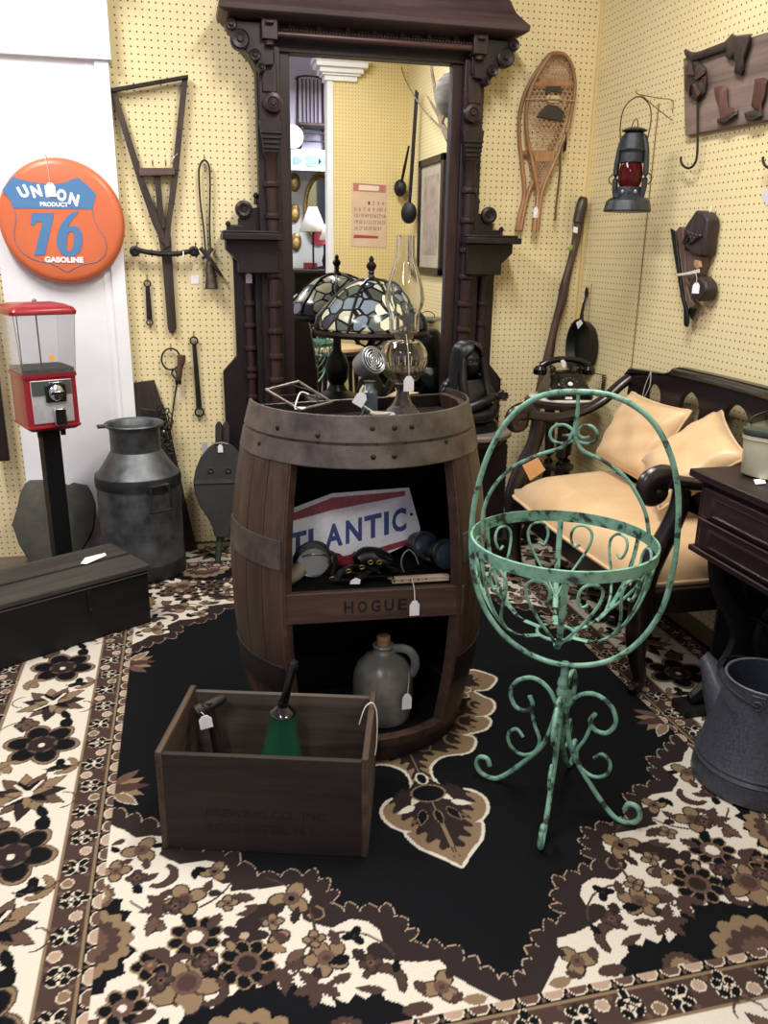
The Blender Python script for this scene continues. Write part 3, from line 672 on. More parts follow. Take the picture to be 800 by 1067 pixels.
# ------------------------------------------------------------------ bellows
tz = AZ(226, 587, RZ)
t = thing('bellows', 'large black fireplace bellows standing nozzle-down against the pegboard', 'bellows', (tz.x, tz.y, 0))
nb = V((0, .72, -.20)).normalized(); pb0 = V((0, tz.y, RZ))
def pq(x, y, o=0): d = ray(x, y); return EYE+d*((pb0-EYE).dot(nb)/d.dot(nb))-nb*o
k3 = 1/4.443
def zz(x, y, o=0): return pq(120+x*k3, 380+y*k3, o)
M_BELL = mottled('bellows_black', '#101110', '#1d1d1c', scale=14, rough=.55, bump=.15)
half = [(0, 360), (30, 362), (62, 385), (98, 430), (122, 490), (131, 545), (122, 600), (98, 660), (66, 705), (44, 745), (32, 795), (0, 800)]
cxb = 492
right = [(cxb+x, y) for x, y in half]; left = [(cxb-x, y) for x, y in half[-2:0:-1]]
ol = right+left
b = B(); b.prism([zz(x, y, .035) for x, y in ol], nb*.014); b.obj('front_board', M_BELL, t, bevel=.003)
b = B(); b.prism([zz(x, y, -.045) for x, y in ol], nb*.014); b.obj('back_board', M_BELL, t, bevel=.003)
b = B(); rings = []
for q in range(7):
    o_ = .021-.066*q/6; s_ = .93+.05*math.cos(q*PI*2)*(1 if q % 2 else -1)
    rings.append([zz(cxb+(x-cxb)*s_, 560+(y-560)*s_, o_) for x, y in ol])
b.loft(rings); b.obj('leather_sides', M_LEATHER, t)
for x0_, x1_ in ((465, 492), (497, 528)):
    b = B(); b.prism([zz(x, y, .045 if x0_ < 480 else .02) for x, y in [(x0_-3, 372), (x0_-3, 285), (x0_+6, 266), (x1_-6, 266), (x1_+3, 285), (x1_+3, 372)]], nb*.018); b.obj('handle', M_BLACKWOOD, t, bevel=.004)
b = B(); b.tube([zz(488, 790, 0), zz(480, 850, 0), zz(474, 918, 0)], [.019, .015, .012], 14, sm=2); b.obj('nozzle', mottled('green_bronze', '#2c3a31', '#46564a', scale=30, rough=.5, metal=.5), t)
b = B(); b.prism([zz(x, y, .042) for x, y in [(362, 535), (622, 528), (622, 545), (362, 553)]], nb*.008); b.obj('cross_strap', M_LEATHER, t)
for x in (440, 520):
    b = B(); p = zz(x, 490, .036); b.lathe([(.004, -.003), (.014, 0), (.014, .004), (.009, .005), (.004, .002)], p, 16, V((0, 0, 1)).rotation_difference(-nb).to_matrix()); b.obj('air_hole', M_BLACKIRON, t)
price_tag(t, zz(492, 368, .05), zz(484, 372, .052), .021, .034)
b = B(); b.tube([zz(460, 368, .05), zz(492, 362, .052), zz(520, 370, .05)], .0012, 5); b.obj('string', M_STRING, t)
# ------------------------------------------------------------------ milk can
cy_ = 3.355; cxm = -.212
M_GALV = mottled('galvanised_steel', '#3d4144', '#818486', scale=11, rough=.38, metal=.75, bump=.12, rough2=.62, detail=12, lo=.3, hi=.7)
M_GALVD = mottled('dark_galvanised', '#2b2d2f', '#46484a', scale=12, rough=.5, metal=.7, bump=.08)
def zm(y): return AY(143, y, cy_).z
t = thing('milk_can', 'tall galvanised steel milk can with a flared open lip and side handle', 'milk can', (cxm, cy_, RZ))
R0 = .163
zs, zn, zl, zt = zm(492), zm(468), zm(448), zm(441)
b = B(); b.lathe([(R0*.96, RZ), (R0*.99, RZ+.012), (R0, .05), (R0, zs-.035)], (cxm, cy_, 0), 56); b.obj('body', M_GALV, t)
b = B(); b.lathe([(R0+.002, RZ+.002), (R0+.005, RZ+.01), (R0+.005, .07), (R0+.003, .078), (R0-.002, .08), (R0-.002, RZ+.002)], (cxm, cy_, 0), 56, cap=False); b.obj('foot_band', M_GALVD, t)
b = B(); b.lathe([(R0-.002, zs-.045), (R0+.004, zs-.045), (R0+.006, zs-.02), (R0+.003, zs), (R0-.004, zs+.002)], (cxm, cy_, 0), 56, cap=False); b.obj('shoulder_band', M_GALVD, t)
b = B(); rn = .097; b.lathe([(R0-.001, zs), (R0-.008, zs+.006), (.135, zs+.035), (.105, zn-.012), (rn, zn), (rn-.001, zn)], (cxm, cy_, 0), 56, cap=False); b.obj('shoulder', M_GALV, t)
b = B(); b.lathe([(rn-.003, zn-.006), (rn, zn), (rn, zl+.004), (rn+.005, zt-.014), (rn+.014, zt-.008), (rn+.019, zt+.0), (rn+.016, zt+.004), (rn+.004, zt-.002), (rn-.008, zl), (rn-.01, zl-.01)], (cxm, cy_, 0), 48, cap=False)
b.lathe([(rn-.004, zl+.002), (rn-.03, zl-.006), (.001, zl-.004)], (cxm, cy_, 0), 48, cap=False); b.obj('neck', M_GALV, t)
b = B(); aa = math.radians(-62); dr = V((math.cos(aa), math.sin(aa), 0)); tt = V((-dr.y, dr.x, 0)); hc = V((cxm, cy_, 0))+dr*(R0+.002)
zh0, zh1 = zm(521), zm(492)-.06
zh1 = zm(497)
fr = [(-.04, zh0), (-.045, zh0+.01), (-.036, zh1), (-.03, zh1+.004), (.03, zh1+.004), (.036, zh1), (.045, zh0+.01), (.04, zh0)]
b.tube([hc+tt*x+dr*(.022)+V((0, 0, z)) for x, z in fr], .0065, 8, closed=True, sm=3); b.obj('handle', M_GALVD, t)
b = B(); b.tube([hc+tt*-.03+dr*.0+V((0, 0, zh1-.01)), hc+tt*-.03+dr*.022+V((0, 0, zh1))], .008, 8); b.tube([hc+tt*.03+V((0, 0, zh1-.01)), hc+tt*.03+dr*.022+V((0, 0, zh1))], .008, 8)
b.box(hc+V((0, 0, zh1-.016))+dr*.002, (.082, .006, .034), rotz(aa+PI/2)); b.obj('handle_plate', M_GALVD, t, bevel=.002)
b = B(); al = math.radians(190); dl = V((math.cos(al), math.sin(al), 0)); p = V((cxm, cy_, zt-.004))+dl*(rn+.028)
b.box(p, (.03, .045, .008), rotz(al)); b.obj('lip_tab', M_GALVD, t, bevel=.002)

# ------------------------------------------------------------------ stone slab
k4 = 1/4.85
n4 = V((0, 1, -.30)).normalized(); p04 = V((0, 3.44, .004))
def ps(x, y): d = ray(x*k4, 480+y*k4); return EYE+d*((p04-EYE).dot(n4)/d.dot(n4))
ol = [(150, 97), (200, 94), (250, 95), (300, 108), (345, 122), (370, 112), (440, 125), (465, 170), (485, 225), (482, 290), (472, 345), (450, 395), (430, 430), (410, 470), (400, 520), (330, 560), (250, 566), (180, 560), (135, 480), (95, 420), (80, 380), (62, 325), (75, 290), (88, 240), (105, 170), (128, 118)]
random.seed(5); t = thing('stone_slab', 'round-edged grey green stone slab leaning on the wall behind the candy machine', 'stone', ps(270, 560))
b = B(); pts = [ps(x+random.uniform(-3, 3), y+random.uniform(-3, 3)) for x, y in ol]; cen = sum(pts, V())/len(pts)
b.loft([[cen+(p-cen)*.97-n4*.012 for p in pts], [p-n4*.006 for p in pts], [p+n4*.022 for p in pts], [cen+(p-cen)*.96+n4*.030 for p in pts]])
b.obj('slab', mottled('slab_stone', '#3b3c35', '#57564c', scale=7, rough=.85, bump=.35, detail=10), t, sharp=50)
price_tag(t, ps(255, 385)-n4*.014, ps(275, 385)-n4*.016, .032, .046)

# ------------------------------------------------------------------ candy vending machine
gx, gy, ga = -.497, 3.14, math.radians(24)
t = thing('candy_machine', 'red candy vending machine with clear square globe on a black post', 'vending machine', (gx, gy, 0), ga)
t.scale = (.925, .925, 1)
M_RED = plain('red_enamel', '#8c1c28', .3); M_CHROME = plain('chrome', '#c9cbd0', .18, 1.0)
M_CLEAR = plain('clear_plastic', '#f4f4f6', .06, 0, .5, Transmission_Weight=.92, IOR=1.12)
zb0, zb1, zg1, zl1 = .672, .872, 1.075, 1.105
w0, w1, d0, d1 = .088, .103, .092, .106         # half sizes bottom/top of body
def ring(w, d, z, r=.012):
    out = []
    for sx, sy, a0 in ((1, 1, 0), (-1, 1, PI/2), (-1, -1, PI), (1, -1, 3*PI/2)):
        for q in range(4):
            a = a0+q*PI/6; out.append(V((sx*(w-r)+r*math.cos(a), sy*(d-r)+r*math.sin(a), z)))
    return out
b = B(); b.loft([ring(.084, .088, zb0), ring(.100, .104, zb0+.012), ring(.1, .104, zb0+.018), ring(.096, .1, zb0+.02), ring(.096, .1, zb1-.012), ring(.100, .104, zb1-.012), ring(.100, .104, zb1)])
b.obj('body', M_RED, t, world=False)
b = B(); b.box((0, -.1005, (zb0+zb1)/2+.004), (.150, .004, .150)); b.obj('front_plate', mottled('brushed_steel', '#c4c6ca', '#dfe0e3', scale=20, rough=.4, metal=.55, bump=.02), t, world=False, bevel=.002)
b = B(); b.box((0, -.103, (zb0+zb1)/2+.052), (.145, .004, .05)); b.obj('dark_plate', plain('grey_green_plate', '#5b625d', .4, .4), t, world=False)
fp = b
b = B(); b.box((0.012, -.108, .805), (.075, .014, .062)); b.obj('coin_slot', plain('black_plastic', '#131315', .35), t, world=False, bevel=.004)
b = B(); b.lathe([(.001, .0), (.027, 0), (.029, .006), (.020, .012), (.001, .014)], (.012, -.114, .808), 24, Rx)
b.box((.012, -.128, .808), (.052, .01, .012)); b.box((.012, -.12, .842), (.05, .012, .008)); b.obj('crank', M_CHROME, t, world=False, bevel=.002)
b = B(); b.box((.018, -.112, .722), (.044, .022, .060)); b.obj('chute_door', M_CHROME, t, world=False, bevel=.003)
# globe: four panes and an inner divider
b = B()
for q in range(4):
    a = q*PI/2; R_ = rotz(a)
    b.hexa([R_ @ V(p) for p in ((-.097, -.097, zb1), (.097, -.097, zb1), (.097, -.095, zb1), (-.097, -.095, zb1))], [R_ @ V(p) for p in ((-.110, -.110, zg1), (.110, -.110, zg1), (.110, -.108, zg1), (-.110, -.108, zg1))])
b.obj('globe', M_CLEAR, t, world=False)
b = B(); b.tube([(0, 0, zb1), (0, 0, zg1)], .003, 8); b.box((-.093, -.093, (zb1+zg1)/2), (.003, .003, zg1-zb1)); b.obj('centre_rod', plain('rod_grey', '#6c6d72', .4, .7), t, world=False)
b = B(); b.loft([ring(.095, .095, zb1+.001, .01), ring(.095, .095, zb1+.016, .01)]); b.obj('candy_tray', mottled('tray_residue', '#c9c9c8', '#efefec', scale=90, rough=.6, bump=.3), t, world=False)
b = B(); b.lathe([(.001, 0), (.011, 0), (.011, .0006), (.001, .0006)], (.012, -.1068, zb1+.055), 20, Rx); b.obj('orange_sticker', mottled('sticker', '#e0962a', '#efb94e', scale=200, rough=.5, bump=0), t, world=False)
b = B(); b.loft([ring(.118, .118, zg1-.004, .02), ring(.120, .120, zg1+.008, .02), ring(.112, .112, zg1+.02, .02), ring(.085, .085, zg1+.030, .02), ring(.03, .03, zg1+.033, .01)]); b.obj('lid', M_RED, t, world=False, sharp=50)
b = B(); b.lathe([(.009, 0), (.009, .008), (.005, .012), (.001, .013)], (0, 0, zg1+.032), 14); b.obj('lock', M_CHROME, t, world=False)
b = B(); b.bb(-.052, .052, -.052, .052, zb0-.012, zb0); b.bb(-.034, .034, -.034, .034, .045, zb0-.008); b.obj('post', plain('black_post', '#08080a', .6, 0, .2), t, world=False, bevel=.003)
for s in (-1, 1):
    b = B(); b.box((s*.044, -.0375, zb0-.019), (.016, .015, .022)); b.obj('bracket', M_BLACKIRON, t, world=False)
b = B(); b.lathe([(.115, RZ), (.115, RZ+.012), (.09, RZ+.03), (.04, RZ+.045), (.001, RZ+.046)], (0, 0, 0), 32); b.obj('base', M_BLACKIRON, t, world=False)

# ------------------------------------------------------------------ black trunk
A = V((-.172, 2.825)); ang = math.radians(30.4)
t = thing('wooden_chest', 'long black wooden tool chest with a two-plank grey lid', 'chest', (A.x, A.y, RZ), ang)
LT_, DT, HT = .98, .275, .222
M_TR = wood('black_trunk', '#070707', '#141312', 'x', 5, .6, .25)
M_TRL = wood('worn_trunk_lid', '#24211f', '#433e39', 'x', 6, .75, .3)
b = B(); b.bb(-LT_, 0, 0, DT, 0, HT-.022); b.obj('body', M_TR, t, world=False, bevel=.004)
b = B(); b.bb(-LT_-.008, .008, -.010, DT*.50, HT-.020, HT); b.obj('lid_plank', M_TRL, t, world=False, bevel=.004)
b = B(); b.bb(-LT_-.008, .004, DT*.53, DT+.008, HT-.018, HT+.004); b.obj('lid_plank', M_TRL, t, world=False, bevel=.004)
b = B(); b.bb(-LT_, 0, -.006, 0, HT-.030, HT-.026); b.obj('lid_edge_line', plain('worn_edge', '#4c4a46', .6), t, world=False)
b = B(); b.bb(-.225, -.215, -.006, -.0, .11, .185); b.lathe([(.001, 0), (.006, 0), (.006, .008), (.001, .01)], (-.22, -.004, .118), 12, Rx); b.obj('hasp', M_IRON, t, world=False)
b = B(); p = rotz(-ang) @ (AZ(97, 582, HT+RZ+.005)-V((A.x, A.y, HT+RZ)))
b.prism([V((p.x-.055, p.y-.02, HT+.0052)), V((p.x-.04, p.y-.035, HT+.0045)), V((p.x+.045, p.y-.012, HT+.009)), V((p.x+.05, p.y+.012, HT+.010)), V((p.x-.02, p.y+.022, HT+.006))], (0, 0, .001))
b.obj('price_tag', M_TAG, t, world=False)

# dark board standing at the far left
b = B(); p0 = AY(-6, 262, 3.56); b.bb(p0.x-.10, AY(3, 420, 3.56).x, 3.545, 3.57, AY(3, 480, 3.56).z, AY(3, 268, 3.56).z)
t = tagobj(b.obj('hanging_board', M_BLACKWOOD, bevel=.004), 'edge of a dark wooden board hung on the far left of the pegboard', 'board')
# ------------------------------------------------------------------ carved hall mirror
HX = .79
M_HT = wood('dark_walnut', '#231717', '#3a2725', 'z', 8, .38, .12)
M_HTD = wood('darker_walnut', '#181213', '#271c1d', 'z', 8, .42, .12)
t = thing('hall_mirror', 'tall carved dark wood hall mirror with columns, side ledges and a roofed cornice', 'mirror', (HX, 3.62, 0))
def hx(s, a): return HX+s*a
# back with chamfered side wings
b = B(); ol = [(-.635, RZ), (-.635, .79), (-.575, .855), (-.575, 1.36), (-.455, 1.40), (-.455, 2.1), (.455, 2.1), (.455, 1.40), (.575, 1.36), (.575, .80), (.635, .73), (.635, RZ)]
b.prism([V((HX+x, 3.622, z)) for x, z in ol], (0, .024, 0)); b.obj('back_board', M_HTD, t, bevel=.002)
b = B(); b.bb(HX-.338, HX+.338, 3.600, 3.604, .60, 2.022)
b.obj('mirror_glass', plain('mirror_silver', '#eef0f0', .0, 1.0), t)
for s in (-1, 1):
    b = B(); b.bb(min(hx(s, .332), hx(s, .385)), max(hx(s, .332), hx(s, .385)), 3.578, 3.63, .55, 2.05); b.obj('inner_stile', M_HT, t, bevel=.003)
    b = B(); b.bb(min(hx(s, .375), hx(s, .465)), max(hx(s, .375), hx(s, .465)), 3.56, 3.63, .55, 2.05); b.obj('outer_stile', M_HTD, t, bevel=.003)
    # turned column with rings
    cx_ = hx(s, .415); pr = []
    z = .56
    rings = [.62, .76, .86, .965, 1.075, 1.19, 1.30, 1.42, 1.54]
    prof = [(.024, .55)]
    for r_ in rings: prof += [(.0235, r_-.014), (.031, r_-.009), (.033, r_), (.031, r_+.009), (.0235, r_+.014)]
    prof += [(.024, 1.64), (.031, 1.65), (.033, 1.66)]
    b = B(); b.lathe(prof, (cx_, 3.548, 0), 20); b.obj('column', M_HT, t)
    # fluted block, rosette and plain upper block
    b = B(); 
    b.hexa([V((cx_-.030, 3.515, 1.655)), V((cx_+.030, 3.515, 1.655)), V((cx_+.030, 3.57, 1.655)), V((cx_-.030, 3.57, 1.655))], [V((cx_-.045, 3.515, 1.77)), V((cx_+.045, 3.515, 1.77)), V((cx_+.045, 3.57, 1.77)), V((cx_-.045, 3.57, 1.77))])
    for q in range(4): b.box((cx_, 3.512, 1.672+q*.018), (.064+q*.006, .01, .009))
    b.obj('fluted_block', M_HTD, t, bevel=.002)
    b = B(); b.lathe([(.001, .034), (.009, .034), (.012, .026), (.017, .026), (.021, .031), (.034, .028), (.038, .02), (.038, 0)], (hx(s, .405), 3.535, 1.832), 24, Rx); b.obj('rosette', M_HT, t)
    b = B(); b.bb(cx_-.042, cx_+.042, 3.535, 3.57, 1.77, 2.03); b.bb(cx_-.028, cx_+.028, 3.527, 3.54, 1.87, 1.97); b.bb(cx_-.02, cx_+.02, 3.515, 3.55, 1.975, 2.05)
    b.lathe([(.001, .012), (.008, .01), (.011, 0)], (cx_, 3.535, 1.985), 16, Rx); b.obj('upper_block', M_HT, t, bevel=.003)
    # ledge, bracket and gallery
    xa, xb = sorted((hx(s, .385), hx(s, .622)))
    b = B(); b.bb(xa, xb, 3.44, 3.63, 1.327, 1.352); b.bb(xa+.004, xb-.012, 3.45, 3.63, 1.352, 1.362); b.obj('ledge', M_HTD, t, bevel=.003)
    b = B(); p = [(.40, 1.327), (.607, 1.327), (.607, 1.29), (.56, 1.245), (.56, 1.20), (.40, 1.20)]
    b.prism([V((hx(s, x), 3.50, z)) for x, z in p], (0, .125, 0)); b.obj('bracket', M_HTD, t, bevel=.003)
    b = B(); b.prism([V((hx(s, x), 3.60, z)) for x, z in [(.40, 1.36), (.585, 1.36), (.585, 1.375), (.55, 1.385), (.55, 1.41), (.50, 1.45), (.47, 1.455), (.47, 1.48), (.45, 1.49), (.45, 1.56), (.40, 1.56)]], (0, .02, 0)); b.obj('gallery_back', M_HTD, t, bevel=.002)
    b = B(); b.lathe([(.001, .02), (.008, .02), (.010, .014), (.024, .018), (.034, .014), (.036, 0)], (hx(s, .525), 3.60, 1.445), 24, Rx); b.obj('gallery_disc', M_HTD, t)
    for (dx, z0, L_) in ((.59, 1.385, -.06), (.475, 1.495, -.045)):
        b = B(); b.lathe([(.009, -.03), (.007, -.005), (.011, 0), (.011, .008), (.005, .014), (.001, .016)], (hx(s, dx), 3.605, z0), 12)
        b.tube([(hx(s, dx), 3.605, z0-.004), (hx(s, dx+L_), 3.605, z0-.004)], .006, 8); b.obj('gallery_post', M_HTD, t)
    # wing half column
    wx = hx(s, .515); prof = [(.020, .06)]
    for r_ in (.30, .42, .54, .68, .77, .80, .89, .985, 1.075): prof += [(.018, r_-.012), (.025, r_-.008), (.026, r_), (.025, r_+.008), (.018, r_+.012)]
    prof += [(.02, 1.19)]
    b = B(); b.lathe(prof, (wx, 3.61, 0), 16); b.obj('wing_column', M_HT, t)
    b = B(); b.bb(min(hx(s, .395), hx(s, .49)), max(hx(s, .395), hx(s, .49)), 3.595, 3.63, .06, 1.2); b.obj('wing_panel', M_HTD, t, bevel=.003)
    # cornice bracket: stepped drops and scrolls
    b = B(); b.prism([V((hx(s, x), 3.50, z)) for x, z in [(.40, 2.10), (.57, 2.10), (.565, 2.075), (.535, 2.06), (.53, 2.03), (.505, 2.0), (.485, 1.985), (.47, 1.95), (.45, 1.93), (.44, 1.955), (.40, 1.96)]], (0, .12, 0)); b.obj('cornice_bracket', M_HTD, t, bevel=.003)
    for dx, z0, r_ in ((.525, 2.035, .036), (.557, 2.082, .022), (.472, 1.985, .022), (.448, 1.945, .016)):
        b = B(); b.lathe([(.001, .018), (r_*.25, .018), (r_*.3, .01), (r_*.8, .014), (r_, .008), (r_, -.03)], (hx(s, dx), 3.49, z0), 20, Rx); b.obj('scroll_rosette', M_HTD, t)
    b = B(); b.bb(hx(s, .415)-.03, hx(s, .415)+.03, 3.475, 3.60, 2.04, 2.115); b.lathe([(.02, 0), (.016, .008), (.02, .016)], (hx(s, .415), 3.49, 2.02), 14)
    b.box((hx(s, .415), 3.468, 2.095), (.03, .02, .012)); b.obj('corner_block', M_HT, t, bevel=.003)
# top rail, ball moulding, frieze, roof
b = B(); b.bb(HX-.39, HX+.39, 3.565, 3.63, 2.018, 2.06); b.obj('top_rail', M_HTD, t, bevel=.003)
b = B(); b.tube([(HX-.40, 3.51, 2.066), (HX+.40, 3.51, 2.066)], .012, 12); b.obj('rail_moulding', wood('rail_walnut', '#3a2526', '#5c3e3c', 'x', 8, .35), t)
b = B()
for q in range(64): b.ball((HX-.395+q*.0125, 3.507, 2.081), .0062, 8, 6)
o = b.obj('bead_row', M_HT, t)
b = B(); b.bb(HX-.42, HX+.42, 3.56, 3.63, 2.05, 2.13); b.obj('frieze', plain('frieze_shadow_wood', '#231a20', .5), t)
for q in range(7):
    x = HX-.33+q*.11
    b = B(); b.bb(x-.010, x+.010, 3.535, 3.565, 2.082, 2.125); b.obj('frieze_block', M_HT, t, bevel=.002)
    if q < 6:
        b = B(); b.lathe([(.001, .012), (.008, .010), (.017, .006), (.019, 0)], (x+.055, 3.558, 2.105), 16, Rx); b.obj('frieze_boss', M_HTD, t)
M_ROOF = wood('roof_walnut', '#34272a', '#4f3d40', 'x', 8, .45, .1)
b = B(); 
def rr(w_, y_, z_): return [V((HX-w_, y_, z_)), V((HX+w_, y_, z_)), V((HX+w_, 3.64, z_)), V((HX-w_, 3.64, z_))]
b.loft([rr(.545, 3.475, 2.108), rr(.585, 3.445, 2.116), rr(.60, 3.435, 2.124), rr(.602, 3.433, 2.142), rr(.585, 3.442, 2.156), rr(.555, 3.47, 2.19), rr(.53, 3.50, 2.25), rr(.515, 3.53, 2.33), rr(.51, 3.545, 2.42), rr(.535, 3.53, 2.45)])
b.obj('roof_cornice', M_ROOF, t, bevel=.002)
b = B(); b.bb(HX-.20, HX+.12, 3.14, 3.63, RZ+.002, .58); b.bb(HX-.22, HX+.14, 3.09, 3.63, .575, .60); b.obj('shelf_base', M_HTD, t, bevel=.005)
tg = AY(259, 274, 3.59); price_tag(t, tg+V((0, -.008, 0)), AY(259, 284, 3.58), .026, .042)
b = B(); b.tube([AY(254, 273, 3.586), AY(258, 276, 3.58), AY(261, 273, 3.586)], .0012, 5, sm=3); b.obj('string', M_STRING, t)

# ------------------------------------------------------------------ stained glass lamp on its shelf
lx, ly = .714, 3.225
def zlmp(y): return AY(390, y, ly).z
t = thing('table_lamp', 'stained glass table lamp with a domed leaded shade in front of the hall mirror', 'lamp', (lx, ly, .60))
zt_, zr_ = zlmp(292), zlmp(341)
rs = .222
prof = [(.03, zt_), (.055, zt_-.004), (.10, zt_-.022), (.15, zt_-.062), (.19, zt_-.11), (.212, zr_+.045), (rs, zr_+.008), (rs, zr_)]
mt, nt, bs = _mat('leaded_glass'); L = nt.links.new
tc = N(nt, 'ShaderNodeTexCoord'); vo = N(nt, 'ShaderNodeTexVoronoi', Scale=17.0, Randomness=.85); ve = N(nt, 'ShaderNodeTexVoronoi', Scale=17.0, Randomness=.85); ve.feature = 'DISTANCE_TO_EDGE'
L(tc.outputs['Object'], vo.inputs['Vector']); L(tc.outputs['Object'], ve.inputs['Vector'])
cr = N(nt, 'ShaderNodeValToRGB'); cr.color_ramp.interpolation = 'CONSTANT'; e = cr.color_ramp.elements
e[0].color = lin('#aeb09a'); e[0].position = 0; e[1].position = .28; e[1].color = lin('#6d7a86')
for p_, c_ in ((.42, '#2c3344'), (.55, '#c2bf9f'), (.7, '#4f5a54'), (.8, '#8a949c'), (.9, '#3d443a')): x_ = e.new(p_); x_.color = lin(c_)
sx_ = N(nt, 'ShaderNodeSeparateColor'); L(vo.outputs['Color'], sx_.inputs[0]); L(sx_.outputs[0], cr.inputs['Fac'])
lt = N(nt, 'ShaderNodeMath', operation='LESS_THAN'); lt.inputs[1].default_value = .07; L(ve.outputs['Distance'], lt.inputs[0])
mx = N(nt, 'ShaderNodeMix', data_type='RGBA'); L(lt.outputs[0], mx.inputs['Factor']); L(cr.outputs['Color'], mx.inputs['A']); mx.inputs['B'].default_value = lin('#121112')
L(mx.outputs['Result'], bs.inputs['Base Color']); bs.inputs['Roughness'].default_value = .18
M_LEADG = mt; M_LEAD = plain('lead_bronze', '#1c1714', .4, .5)
b = B(); b.lathe(prof, (lx, ly, 0), 64, cap=False); sh = b.obj('shade', M_LEADG, t, sharp=60)
md_ = sh.modifiers.new('thick', 'SOLIDIFY'); md_.thickness = .004
for q in range(8):
    a = q*PI/4+.2; b = B(); b.tube([(lx+(r+.002)*math.cos(a), ly+(r+.002)*math.sin(a), z+.002) for r, z in prof], .0058, 6); b.obj('lead_rib', M_LEAD, sh)
# flower panel of pale petals facing forward
b = B(); a = math.radians(-82)
def onshade(da, z):
    for (r0, z0), (r1, z1) in zip(prof[:-1], prof[1:]):
        if z1 <= z <= z0: r = r0+(r1-r0)*(z0-z)/(z0-z1); break
    else: r = prof[-1][0]
    return V((lx+(r+.0025)*math.cos(a+da), ly+(r+.0025)*math.sin(a+da), z+.001))
zf = (zt_+zr_)/2-.025
for q in range(5):
    an = q*2*PI/5+PI/2
    pts = [onshade((.18*math.cos(an+d)*r), zf+.042*math.sin(an+d)*r) for d, r in ((0, .25), (-.35, .75), (-.42, 1.25), (-.15, 1.55), (.15, 1.55), (.42, 1.25), (.35, .75))]
    b.add(pts, [tuple(range(7))])
b.obj('petals', plain('cream_glass', '#dcd7b6', .15), sh)
b = B(); b.ball(onshade(0, zf), (.012, .006, .009)); b.obj('flower_centre', plain('blue_glass', '#5a6577', .15), sh)
b = B(); b.lathe([(rs-.01, zr_-.004), (rs+.006, zr_-.004), (rs+.010, zr_-.016), (rs+.004, zr_-.028), (rs-.01, zr_-.028)], (lx, ly, 0), 64, cap=False); b.obj('shade_rim', M_LEAD, t)
zf0 = zt_
b = B(); b.lathe([(.034, zf0-.004), (.036, zf0+.006), (.014, zf0+.012), (.009, zf0+.022), (.013, zf0+.028), (.010, zf0+.034), (.018, zf0+.046), (.020, zf0+.056), (.012, zf0+.066), (.008, zf0+.07), (.011, zf0+.078), (.004, zf0+.088), (.001, zf0+.09)], (lx, ly, 0), 20); b.obj('finial', M_LEAD, t)
b = B(); b.lathe([(.10, .60), (.105, .612), (.085, .625), (.05, .64), (.035, .67), (.055, .70), (.06, .76), (.045, .80), (.022, .83), (.018, .90), (.024, .93), (.012, .95), (.012, zt_-.01)], (lx, ly, 0), 28); b.obj('lamp_base', M_LEAD, t)
for q in range(3):
    a = q*2*PI/3+.5; b = B(); b.tube([(lx+.02*math.cos(a), ly+.02*math.sin(a), .93), (lx+.06*math.cos(a), ly+.06*math.sin(a), .95), (lx+.10*math.cos(a), ly+.10*math.sin(a), .985)], .004, 6, sm=3); b.obj('arm', M_LEAD, t)

# ------------------------------------------------------------------ pedestal and bust
px_, py_ = 1.185, 3.33
M_MARB = mottled('grey_brown_marble', '#6b5d57', '#938680', scale=14, rough=.35, bump=.02, detail=9)
t = thing('pedestal', 'dark wood pedestal with a round grey marble top under the bust', 'pedestal', (px_, py_, RZ))
zp = .565
b = B(); b.lathe([(.165, zp-.028), (.173, zp-.022), (.175, zp-.008), (.168, zp)], (px_, py_, 0), 48); b.obj('marble_top', M_MARB, t)
b = B(); b.lathe([(.15, zp-.06), (.158, zp-.05), (.155, zp-.028)], (px_, py_, 0), 40); b.bb(px_-.11, px_+.13, py_-.11, py_+.11, .10, zp-.05); b.obj('stem', M_HTD, t, bevel=.004)
b = B(); b.bb(px_-.15, px_+.15, py_-.14, py_+.14, RZ, .10); b.obj('plinth', M_HTD, t, bevel=.008)

M_BRZ = mottled('black_bronze', '#131314', '#222223', scale=25, rough=.32, metal=.25, bump=.12)
t = thing('bust', 'black bronze bust of a long-haired person with crossed arms on the marble-topped pedestal', 'statue', (px_, py_, zp))
cxb_, cyb_ = 1.150, py_
def zb_(y): return AY(490, y, py_).z
def skin_body(verts, edges, radii, name, mat, parent, sub=2, root=0):
    me = bpy.data.meshes.new(name); M_ = MW[parent].inverted()
    me.from_pydata([tuple(M_ @ V(v)) for v in verts], edges, [])
    o = bpy.data.objects.new(name, me); COL.objects.link(o); o.parent = parent
    sk = o.modifiers.new('skin', 'SKIN'); sk.use_smooth_shade = True
    for i, r in enumerate(radii):
        me.skin_vertices[0].data[i].radius = (r, r) if isinstance(r, (int, float)) else r
        me.skin_vertices[0].data[i].use_root = (i == root)
    md = o.modifiers.new('sub', 'SUBSURF'); md.levels = sub; md.render_levels = sub
    me.materials.append(mat)
    return o
hz = zb_(376)          # head centre height
hd = V((cxb_-.002, cyb_-.02, hz))
